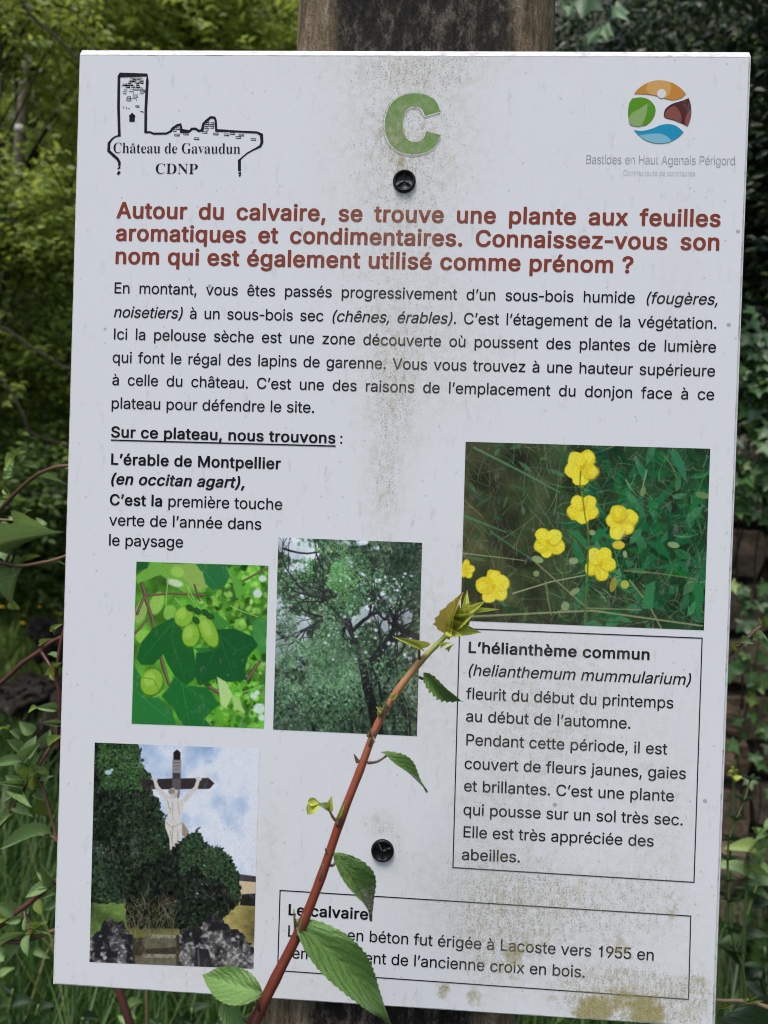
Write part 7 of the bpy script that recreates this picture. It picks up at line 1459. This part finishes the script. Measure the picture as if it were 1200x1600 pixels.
lf(L2, fs, (526, 1344), (580, 1440), 46, -.094, -.088, (.35, -1, .5), 'folded leaf with a browned withered tip', (516, 1352, -.095))
L3 = leaf_mesh2('leaf_blade', M_plum, wid=1, nseg=26, serr=.04, fold=.22, curl=.5, twist=.25, cols=3, wave=.05, seed=3, sway=-.06)
lf(L3, fs, (604, 1181), (668, 1238), 22, -.084, -.078, (.2, -1, .8), 'narrow folded leaf right of the stem', (574, 1192, -.086))
L5 = leaf_mesh2('leaf_blade', M_plum, wid=1, nseg=30, serr=.028, fold=.2, curl=.7, twist=-.3, cols=4, wave=.05, seed=5, sway=-.10)
lf(L5, fs, (400, 1548), (316, 1522), 52, -.118, -.105, (.2, -1, .6), 'broad bright leaf at the bottom edge of the panel', (405, 1578, -.112))
lf(PF[0], fs, (352, 1566), (384, 1612), 34, -.11, -.112, (.1, -1, .2), None, (396, 1600, -.112))
L7 = leaf_mesh2('leaf_blade', M_young, wid=1, nseg=18, serr=.04, fold=.5, curl=1.2, twist=.6, cols=2, wave=.03, seed=7, sway=.45)
lf(L7, fs, (655, 1012), (613, 995), 15, -.076, -.080, (.1, -1, .3), None, (656, 1034, -.074))
L8 = leaf_mesh2('leaf_blade', M_plum, wid=1, nseg=20, serr=.12, fold=.5, curl=.5, twist=-.5, cols=3, wave=.06, seed=8, sway=.12)
lf(L8, fs, (668, 1056), (724, 1097), 26, -.073, -.070, (-.3, -1, .3), None, (655, 1058, -.075))
q0 = at(360, 1720, -.118)
add_stem('lower_stem', [Vector((q0.x-.10, -.06, -.02)), Vector((q0.x-.07, -.08, q0.z*.5)), q0+Vector((-.012, 0, -.05)), q0+Vector((.002, 0, .004))], .0062, .0044, M_stem_red, fs, 12, n=8)
# little curled leaf pair on the left
lf(YG[1], fs, (513, 1262), (519, 1243), 14, -.09, -.092, (.3, -1, .3), None, (527, 1284, -.09)); lf(PL[2], fs, (513, 1262), (496, 1256), 13, -.09, -.093, (0, -1, .5)); lf(YG[2], fs, (497, 1256), (480, 1272), 20, -.092, -.088, (-.4, -1, .2)); lf(YG[3], fs, (497, 1254), (480, 1253), 13, -.092, -.09, (0, -1, .6))
# small bud leaves along the stem
for b_, t_, w_, me_ in (((598, 1112), (587, 1104), 12, YG[1]), ((604, 1104), (596, 1096), 12, PL[1]), ((612, 1090), (622, 1082), 9, YG[0]), ((592, 1118), (590, 1108), 8, YG[3]), ((690, 1010), (706, 1004), 9, YG[1]), ((700, 1016), (709, 1006), 7, YG[2]),
                    ((468, 1448), (462, 1436), 8, YG[0]), ((474, 1444), (478, 1428), 7, YG[3]), ((404, 1578), (412, 1556), 10, YG[0]), ((402, 1572), (398, 1550), 9, M_bronze and YG[1]), ((528, 1276), (540, 1252), 6, YG[0])):
    lf(me_, fs, b_, t_, w_, -.095 if b_[1] > 1200 else -.082, -.098 if b_[1] > 1200 else -.086, (random.uniform(-.4, .4), -1, .3), name='bud_leaf')
for b_, t_, w_ in (((466, 1462), (474, 1428), 9), ((462, 1448), (459, 1420), 6), ((404, 1580), (414, 1552), 10), ((528, 1290), (541, 1250), 8), ((500, 1375), (505, 1350), 5), ((578, 1165), (586, 1138), 7), ((398, 1570), (392, 1546), 6), ((596, 1118), (606, 1092), 7)):
    A_ = at(*b_, -.104 if b_[1] > 1300 else -.092); B_ = at(*t_, -.107 if b_[1] > 1300 else -.096)
    add_stem('bud_scale', [A_, (A_+B_)/2+Vector((0, -.0005, 0)), B_], w_*pxm(-.09)/2, .0002, M_stem_pale, fs, 7)
for b_, t_ in (((559, 1190), (553, 1178)), ((576, 1150), (580, 1140)), ((582, 1148), (586, 1160)), ((512, 1332), (508, 1325)), ((480, 1452), (488, 1440)), ((462, 1462), (460, 1446))):
    add_stem('bud_scale', [at(*b_, -.094), (at(*b_, -.094)+at(*t_, -.096))/2, at(*t_, -.097)], .0013, .0002, M_stem_pale, fs, 6)
# tip
BR = leaf_mesh2('leaf_blade', M_bronze, wid=1, nseg=14, serr=.09, fold=.25, curl=.3, twist=.2, cols=2, wave=.05, seed=9)
lf(BR, fs, (700, 988), (722, 926), 36, -.071, -.082, (-.5, -1, .1), 'bronze tinged young leaf at the tip')
for b_, t_, w_, y1, me_, fc in (((706, 984), (716, 934), 18, -.080, YG[0], (.2, -1, 0)), ((712, 976), (730, 921), 15, -.075, YG[1], (.5, -1, .2)), ((712, 974), (736, 940), 16, -.082, YG[0], (-.3, -1, .4)), ((715, 970), (758, 939), 16, -.080, YG[3], (0, -1, .6)),
                            ((718, 968), (748, 946), 18, -.086, YG[0], (-.2, -1, .3)), ((716, 962), (782, 952), 12, -.078, YG[1], (0, -1, .7)), ((704, 984), (752, 988), 24, -.078, YG[4], (.1, -1, .5)), ((702, 990), (724, 992), 15, -.082, YG[2], (0, -1, .2)), ((714, 972), (742, 958), 22, -.088, YG[0], (.2, -1, .1))):
    lf(me_, fs, b_, t_, w_*1.15, -.072, y1, (fc[0], -1, .3))
add_stem('tip_stem', [at(703, 987, -.07), at(712, 974, -.072), at(722, 962, -.076)], .0022, .0015, M_stem_green, fs, 8)

# --- twigs on the left, beside and behind the panel
def twig(label, pts, w0, w1, mat, leaves, seed, y=None, name='plum_twig', group='plum twigs beside the panel', auto=None):
    r = random.Random(seed)
    root = thing(name, label, 'twig', tuple(at(*pts[0])), group)
    add_stem('stem', [at(*p) for p in pts], w0*pxm(pts[0][2])/2, w1*pxm(pts[-1][2])/2, mat, root, 9, .12)
    far = max((pts[0], pts[-1]), key=lambda q: abs(q[0]-620)); e_ = at(*far); sd = -1 if far[0] < 620 else 1
    rooted = [Vector((e_.x+sd*r.uniform(.10, .22), e_.y+.05, ground_z(e_.x, e_.y)-.02)), Vector((e_.x+sd*.14, e_.y+.03, e_.z*.55)), Vector((e_.x+sd*.03, e_.y, e_.z-.04*1)), e_]
    rw_ = w0*pxm(far[2])/2
    if not 0 < far[0] < 1200: add_stem('lower_stem', rooted, rw_*1.5, rw_, mat, root, 8, n=6)
    yy = pts[0][2]
    for L in leaves:
        b_, t_, w_ = L[:3]; kind = L[3] if len(L) > 3 else 'g'; dy = L[4] if len(L) > 4 else 0
        me = r.choice(PL if kind == 'g' else YS)
        lf(me, root, b_, (b_[0]+(t_[0]-b_[0])*1.02, b_[1]+(t_[1]-b_[1])*1.02), w_*1.1, yy+dy, yy+dy+r.uniform(-.02, .01), (r.uniform(-.4, .4), -1, r.uniform(.4, 1.0)))
    if auto:                                   # leaves set along the stem without a measured place
        P = spline([at(*p) for p in pts], 8)
        for k in range(auto[0]):
            p = P[r.randrange(2, len(P))]; a = r.uniform(0, 6.28); s_ = auto[1]*r.uniform(.55, 1.2)
            d = Vector((math.cos(a), r.uniform(-.6, .4), math.sin(a)*.8+.1)).normalized()
            put_leaf(r.choice(PL+YG[:1]), root, p, p+d*s_, s_*r.uniform(.38, .52), Vector((r.uniform(-.5, .5), -.8, .8)))
    return root
twig('arching twig with a withered leaf cluster left of the plateau paragraph', [(-60, 870, .30), (8, 788, .28), (45, 752, .27), (66, 738, .26), (92, 729, .25), (135, 726, .24)], 7, 5, M_stem_red,
     [((60, 745), (104, 757), 9), ((15, 772), (5, 762), 10), ((12, 770), (3, 757), 5, 'y'), ((20, 742), (4, 748), 16), ((26, 738), (6, 732), 15), ((22, 720), (8, 736), 14), ((30, 728), (60, 731), 11), ((32, 726), (40, 712), 12), ((18, 735), (14, 712), 12),
      ((28, 720), (32, 700), 6, 'y'), ((28, 718), (43, 706), 8, 'y'), ((29, 720), (37, 716), 6, 'y'), ((26, 722), (20, 712), 6), ((24, 744), (43, 748), 5), ((12, 788), (-8, 794), 14)], 1)
twig('thin pale twig with a curled bud above the second leafy twig on the left', [(-60, 808, .34), (0, 812, .33), (18, 813, .33), (34, 815, .33)], 4, 2.5, M_stem_pale, [((34, 815), (43, 800), 6, 'y'), ((43, 800), (52, 797), 6), ((18, 813), (24, 808), 9), ((20, 820), (34, 842), 18, 'y', .1), ((5, 818), (16, 850), 14, 'y', .2)], 2)
twig('horizontal twig with a broad pale leaf above and a crumpled leaf below, left edge', [(-60, 872, .26), (0, 879, .25), (32, 884, .24), (66, 879, .24), (88, 874, .24), (120, 862, .24)], 6, 5, M_stem_red,
     [((18, 861), (99, 832), 24), ((34, 832), (80, 829), 22, 'g', .01), ((56, 822), (74, 818), 20, 'g', .015), ((32, 893), (20, 946), 34), ((24, 895), (3, 928), 22, 'g', .01), ((40, 876), (63, 868), 10, 'y'), ((34, 880), (20, 892), 12), ((14, 876), (-10, 862), 20, 'g', .02), ((18, 895), (-10, 885), 8), ((20, 940), (30, 952), 16, 'y', .03), ((84, 880), (103, 884), 6)], 3)
add_stem('petiole', [at(10, 877, .25), at(14, 868, .25), at(19, 860, .25)], .0016, .0012, M_stem_red, bpy.data.objects['plum_twig.002'])
twig('dark red twig slanting up to the panel edge above the rocks', [(-60, 1110, .22), (0, 1068, .22), (35, 1036, .22), (60, 1019, .22), (82, 1002, .22), (110, 990, .22)], 8, 6, M_stem_dark, [((80, 985), (98, 975), 8, 'y'), ((84, 990), (77, 982), 9, 'y'), ((66, 1008), (82, 998), 7, 'y')], 4)
twig('slender upright red twig hugging the left panel edge', [(92, 1172, .20), (93, 1140, .20), (93, 1085, .20), (88, 1062, .20), (90, 1035, .20), (96, 1000, .20), (108, 960, .20)], 7, 5, M_stem_dark,
     [((90, 1026), (74, 1023), 10), ((86, 1058), (70, 1056), 9, 'y'), ((86, 1062), (78, 1050), 7, 'y'), ((86, 1108), (55, 1106), 14), ((57, 1107), (44, 1114), 9, 'y'), ((92, 1132), (66, 1128), 10), ((92, 1045), (98, 1035), 5, 'y')], 5)
add_stem('side_twig', [at(64, 1018, .21), at(78, 1040, .20), at(88, 1064, .20)], .0016, .0010, M_stem_dark, bpy.data.objects['plum_twig.004'])
twig('leafy twig with pale oval leaves left of the panel, level with the cross picture', [(-40, 1350, .16), (8, 1280, .16), (30, 1245, .16), (52, 1212, .16), (80, 1166, .16), (110, 1138, .16)], 6, 5, M_stem_red,
     [((52, 1142), (30, 1128), 20), ((30, 1148), (14, 1142), 18), ((30, 1170), (10, 1156), 18), ((45, 1190), (56, 1150), 26), ((44, 1182), (66, 1158), 18), ((72, 1160), (78, 1140), 22), ((80, 1160), (96, 1150), 16, 'y'), ((30, 1190), (-10, 1196), 18), ((48, 1190), (54, 1178), 9),
      ((34, 1206), (20, 1190), 14), ((40, 1215), (62, 1194), 16, 'y'), ((28, 1222), (8, 1212), 14), ((36, 1226), (14, 1222), 12, 'y'), ((30, 1228), (-8, 1224), 12), ((34, 1230), (8, 1252), 18), ((34, 1236), (50, 1262), 22), ((45, 1226), (72, 1222), 14), ((50, 1218), (85, 1212), 16), ((60, 1215), (74, 1202), 16),
      ((64, 1228), (58, 1204), 13, 'y'), ((66, 1228), (76, 1204), 14, 'y'), ((70, 1244), (72, 1276), 26, 'y', .01), ((56, 1240), (78, 1252), 14), ((26, 1262), (52, 1276), 14), ((18, 1275), (0, 1290), 14), ((10, 1140), (-6, 1146), 12, 'y')], 6)
twig('short twig behind the leafy one carrying a long curved leaf at the left edge', [(58, 1215, .15), (70, 1240, .15), (78, 1270, .15), (90, 1312, .15), (104, 1350, .15)], 5, 4, M_stem_red, [((72, 1304), (0, 1328), 20), ((76, 1304), (36, 1288), 14, 'g', .006)], 7)
add_stem('petiole', [at(70, 1303, .15), at(82, 1308, .15), at(92, 1316, .15)], .0012, .0012, M_stem_red, bpy.data.objects['plum_twig.006'])
twig('brown twig rising to the right with small leaves near the lower left of the panel', [(-60, 1480, .14), (0, 1446, .14), (22, 1428, .14), (52, 1406, .14), (86, 1378, .14), (115, 1358, .14)], 9, 7, M_stem_dark,
     [((84, 1376), (62, 1348), 16), ((82, 1378), (57, 1362), 12), ((74, 1384), (40, 1402), 18), ((84, 1396), (55, 1402), 14), ((88, 1412), (68, 1420), 14), ((44, 1416), (38, 1424), 16), ((30, 1436), (8, 1442), 12), ((22, 1424), (-8, 1412), 22), ((18, 1430), (-6, 1436), 18, 'y'), ((60, 1408), (66, 1430), 16, 'y', .02), ((12, 1425), (24, 1412), 8, 'y')], 8)
twig('lower brown twig with drooping leaves near the bottom left corner of the panel', [(-60, 1466, .13), (0, 1470, .13), (28, 1472, .13), (58, 1464, .13), (84, 1454, .13), (110, 1448, .13)], 8, 6, M_stem_red,
     [((46, 1462), (44, 1494), 20), ((52, 1478), (80, 1498), 14), ((36, 1460), (4, 1480), 10), ((44, 1450), (38, 1434), 12), ((60, 1450), (76, 1440), 14, 'y'), ((64, 1452), (82, 1462), 14), ((30, 1478), (8, 1510), 18), ((5, 1500), (-12, 1480), 22)], 9)
add_stem('side_twig', [at(38, 1424, .135), at(42, 1445, .13), at(50, 1462, .13)], .0016, .0012, M_stem_red, bpy.data.objects['plum_twig.008'])
# twigs on the right
twig('pale pink twig with curled young leaves right of the panel', [(1120, 1035, .12), (1140, 1022, .12), (1165, 1000, .12), (1190, 978, .12), (1240, 950, .12)], 6, 6, M_stem_red,
     [((1146, 1018), (1140, 1004), 7, 'y'), ((1142, 1010), (1160, 1004), 6, 'y'), ((1160, 1004), (1178, 1006), 13), ((1176, 998), (1200, 1002), 6), ((1190, 978), (1196, 962), 5, 'y'), ((1190, 976), (1184, 966), 5, 'y'), ((1178, 996), (1190, 990), 4, 'y')], 10, name='plum_twig', group='plum twigs beside the panel')
twig('bare brown twig crossing the bottom right corner of the frame', [(1090, 1556, .10), (1122, 1563, .10), (1160, 1564, .10), (1200, 1574, .10), (1260, 1600, .10)], 5, 7, M_stem_pale, [((1160, 1562), (1166, 1556), 6, 'y'), ((1170, 1563), (1160, 1570), 7, 'y'), ((1120, 1575), (1150, 1566), 4, 'y')], 11, name='plum_twig')
# the big dark leaf in the bottom right corner
bl = thing('broad_leaf_plant', 'dark broad leaf under the bare twig in the bottom right corner', 'plant', tuple(at(1230, 1720, .16)))
BLm = leaf_mesh2('leaf_blade', M_nettle, wid=1, nseg=24, serr=.05, fold=.12, curl=.5, twist=.1, cols=4, wave=.02, seed=21)
lf(BLm, bl, (1255, 1640), (1122, 1592), 120, .13, .12, (.1, -.8, .9))
add_stem('stem', [Vector((at(1230, 1900, .18).x, .2, -.02)), at(1230, 1900, .18), at(1245, 1760, .16), at(1255, 1640, .13)], .003, .002, M_stem_green, bl)
# bright leaves half way down the right edge and weeds below
def weed(label, px, py, y, n, size, seed, hgt=.35, meshes=WD, cat='weed', name='leafy_weed', group='weeds round the panel', upright=True):
    r = random.Random(seed); top = at(px, py, y); root = thing(name, label, cat, (top.x, top.y, ground_z(top.x, top.y)), group)
    ro = root.location; b_ = Vector((top.x+r.uniform(-.03, .03), top.y, max(ro.z, top.z-hgt)))
    P_ = spline([b_, b_.lerp(top, .5)+Vector((r.uniform(-.02, .02), 0, 0)), top], 6)
    if b_.z-ro.z > .05: P_ = [Vector((b_.x, b_.y+.02, ro.z))]+P_
    add_stem('stem', P_, .0028, .0015, M_stem_green, root, 6, n=2)
    for k in range(n):
        t = (k+.5)/n; p = b_.lerp(top, t); a = k*2.4+r.uniform(-.3, .3); s_ = size*(1.15-.6*t)*r.uniform(.8, 1.15)
        d = Vector((math.cos(a), math.sin(a)*.8, r.uniform(-.1, .5))).normalized()
        put_leaf(r.choice(meshes), root, p, p+d*s_, s_*.5, Vector((0, -.35, 1)))
    return root
weed('bright fresh leaves sticking out of the shade at the right frame edge', 1200, 1290, .75, 9, .055, 31, .10, PL)
weed('dim weed with pointed leaves below the bright leaves on the right', 1185, 1375, 1.0, 12, .06, 32, .2)
weed('dark weed near the lower right edge of the frame', 1195, 1480, .9, 12, .065, 33, .22)
weed('small pale rosette at the right panel edge under the ivy', 1146, 1200, 1.2, 7, .020, 34, .03, YG)
for i, (px, py, y, n, s_, h_) in enumerate(((1290, 1400, 1.1, 12, .06, .3), (20, 1545, .75, 10, .055, .2), (60, 1570, .6, 9, .05, .15), (0, 1520, .9, 12, .06, .25), (300, 1575, .5, 9, .045, .12),
                                         (250, 1600, .6, 10, .05, .15), (200, 1570, .8, 12, .055, .2), (340, 1600, .45, 9, .045, .12), (130, 1590, .55, 9, .045, .1), (-40, 1480, 1.2, 14, .07, .3), (30, 1350, 2.2, 14, .08, .4), (70, 1250, 2.4, 14, .08, .4))):
    lab = ('weed at the far right outside the cleavers', 'leafy weed in the grass at the bottom left corner of the photo', 'small weed just left of the panel foot corner', 'taller weed at the left frame edge in the grass', 'weed under the panel left of the post',
           'low weed under the panel beside the red stem', 'weed in the grass under the left part of the panel', 'small weed next to the shoot base', 'small weed under the bottom left corner of the panel', 'weed at the far left in the tall grass', 'weed behind the lower left twigs', 'weed at the foot of the dark rocks')[i]
    weed(lab, px, py, y, n, s_, 40+i, h_, WD if i % 3 else PL)
# cleavers: thin stem with whorls
cv = thing('cleavers', 'thin green stem of cleavers with whorls of narrow leaves right of the panel', 'weed', tuple(at(1150, 1500, .30)))
cp = [(1175, 2300, .3), (1160, 1900, .3), (1165, 1560, .3), (1148, 1480, .3), (1140, 1435, .3), (1137, 1345, .3), (1140, 1310, .3), (1150, 1282, .3), (1163, 1250, .3), (1172, 1220, .3)]
add_stem('stem', [at(*p) for p in cp], .0013, .0009, M_stem_green, cv, 6)
rc_ = random.Random(3); CLm = leaf_mesh2('leaf_blade', M_nettle, wid=1, nseg=6, serr=0, fold=.2, curl=.4, cols=1, seed=2)
for (px, py) in ((1172, 1220), (1163, 1252), (1150, 1282), (1141, 1312), (1137, 1345), (1138, 1378), (1140, 1410), (1144, 1455), (1150, 1490)):
    p = at(px, py, .3)
    for k in range(6):
        a = k*math.pi/3+rc_.uniform(-.3, .3); L = .013*rc_.uniform(.7, 1.1)
        put_leaf(CLm, cv, p, p+Vector((math.cos(a), math.sin(a)*.7, .35)).normalized()*L, .0035, Vector((0, -.4, 1)))
# maple sprig against the dark above the panel
MPm = leaf_mat('maple_leaf', (.05, .12, .04), (.085, .19, .07), (.12, .25, .08), .3, .4, .3)
ML = [lobed_mesh('maple_blade', MPm, [(-118, .5), (-58, .85), (0, 1.0), (58, .85), (118, .5)], s_, .1) for s_ in range(3)]
ms = thing('maple_sprig', 'sprig of pale green lobed leaves against the dark above the panel, right of the post', 'twig', tuple(at(905, -80, 1.15)))
add_stem('stem', [at(900, -120, 1.15), at(905, -40, 1.15), at(925, 20, 1.15), at(930, 60, 1.15)], .003, .0015, M_twig, ms, 6)
for (bx, by, tx, ty, w_) in ((918, -14, 910, 27, 46), (896, 0, 888, 23, 24), (935, 48, 918, 66, 22), (945, 40, 950, 62, 20), (960, 10, 985, 30, 24), (890, -40, 860, -20, 40), (930, -50, 960, -30, 40)):
    put_leaf(random.choice(ML), ms, at(bx, by, 1.15), at(tx, ty, 1.12), w_*pxm(1.15)*.9, Vector((.1, -1, .5)))
# red canes and a straw stalk under the panel
cn = tag(add_stem('red_cane', [at(215, 1640, .25), at(200, 1590, .25), at(186, 1548, .25), at(170, 1490, .25)], .0042, .0036, M_stem_dark, None), 'dark red cane rising behind the bottom edge of the panel', 'cane')
cn = tag(add_stem('straw_stalk', [at(232, 1650, .3), at(230, 1590, .3), at(229, 1545, .3), at(228, 1480, .3)], .0022, .0018, M_stem_pale, None), 'dry straw stalk beside the red cane under the panel', 'stalk')
# dark bare branches in front of the left foliage
for i, (P_, w_, lb) in enumerate((
    ([(20, -30, 2.3), (45, 20, 2.3), (90, 60, 2.3), (125, 95, 2.3), (190, 150, 2.3)], 6, 'dark branch slanting down to the top left corner of the panel'),
    ([(-40, 500, 2.2), (10, 515, 2.2), (45, 540, 2.2), (105, 575, 2.2), (170, 600, 2.2)], 5, 'dark branch left of the body text, slanting down'),
    ([(-40, 410, 2.6), (20, 422, 2.6), (60, 432, 2.6), (115, 448, 2.6), (180, 470, 2.6)], 4, 'thin dark branch left of the heading'),
    ([(-30, 560, 2.0), (0, 590, 2.0), (22, 620, 2.0), (40, 658, 2.0), (44, 675, 2.0)], 5, 'dark drooping branch end at the left frame edge'),
    ([(40, 672, 2.4), (70, 685, 2.4), (110, 697, 2.4), (180, 712, 2.4)], 4, 'thin dark branch beside the subtitle'))):
    tag(add_stem('bare_branch', [at(*p) for p in P_], w_*pxm(P_[0][2])/2, w_*.6*pxm(P_[0][2])/2, M_twig, None, 6), lb, 'branch', 'dark bare branches on the left')
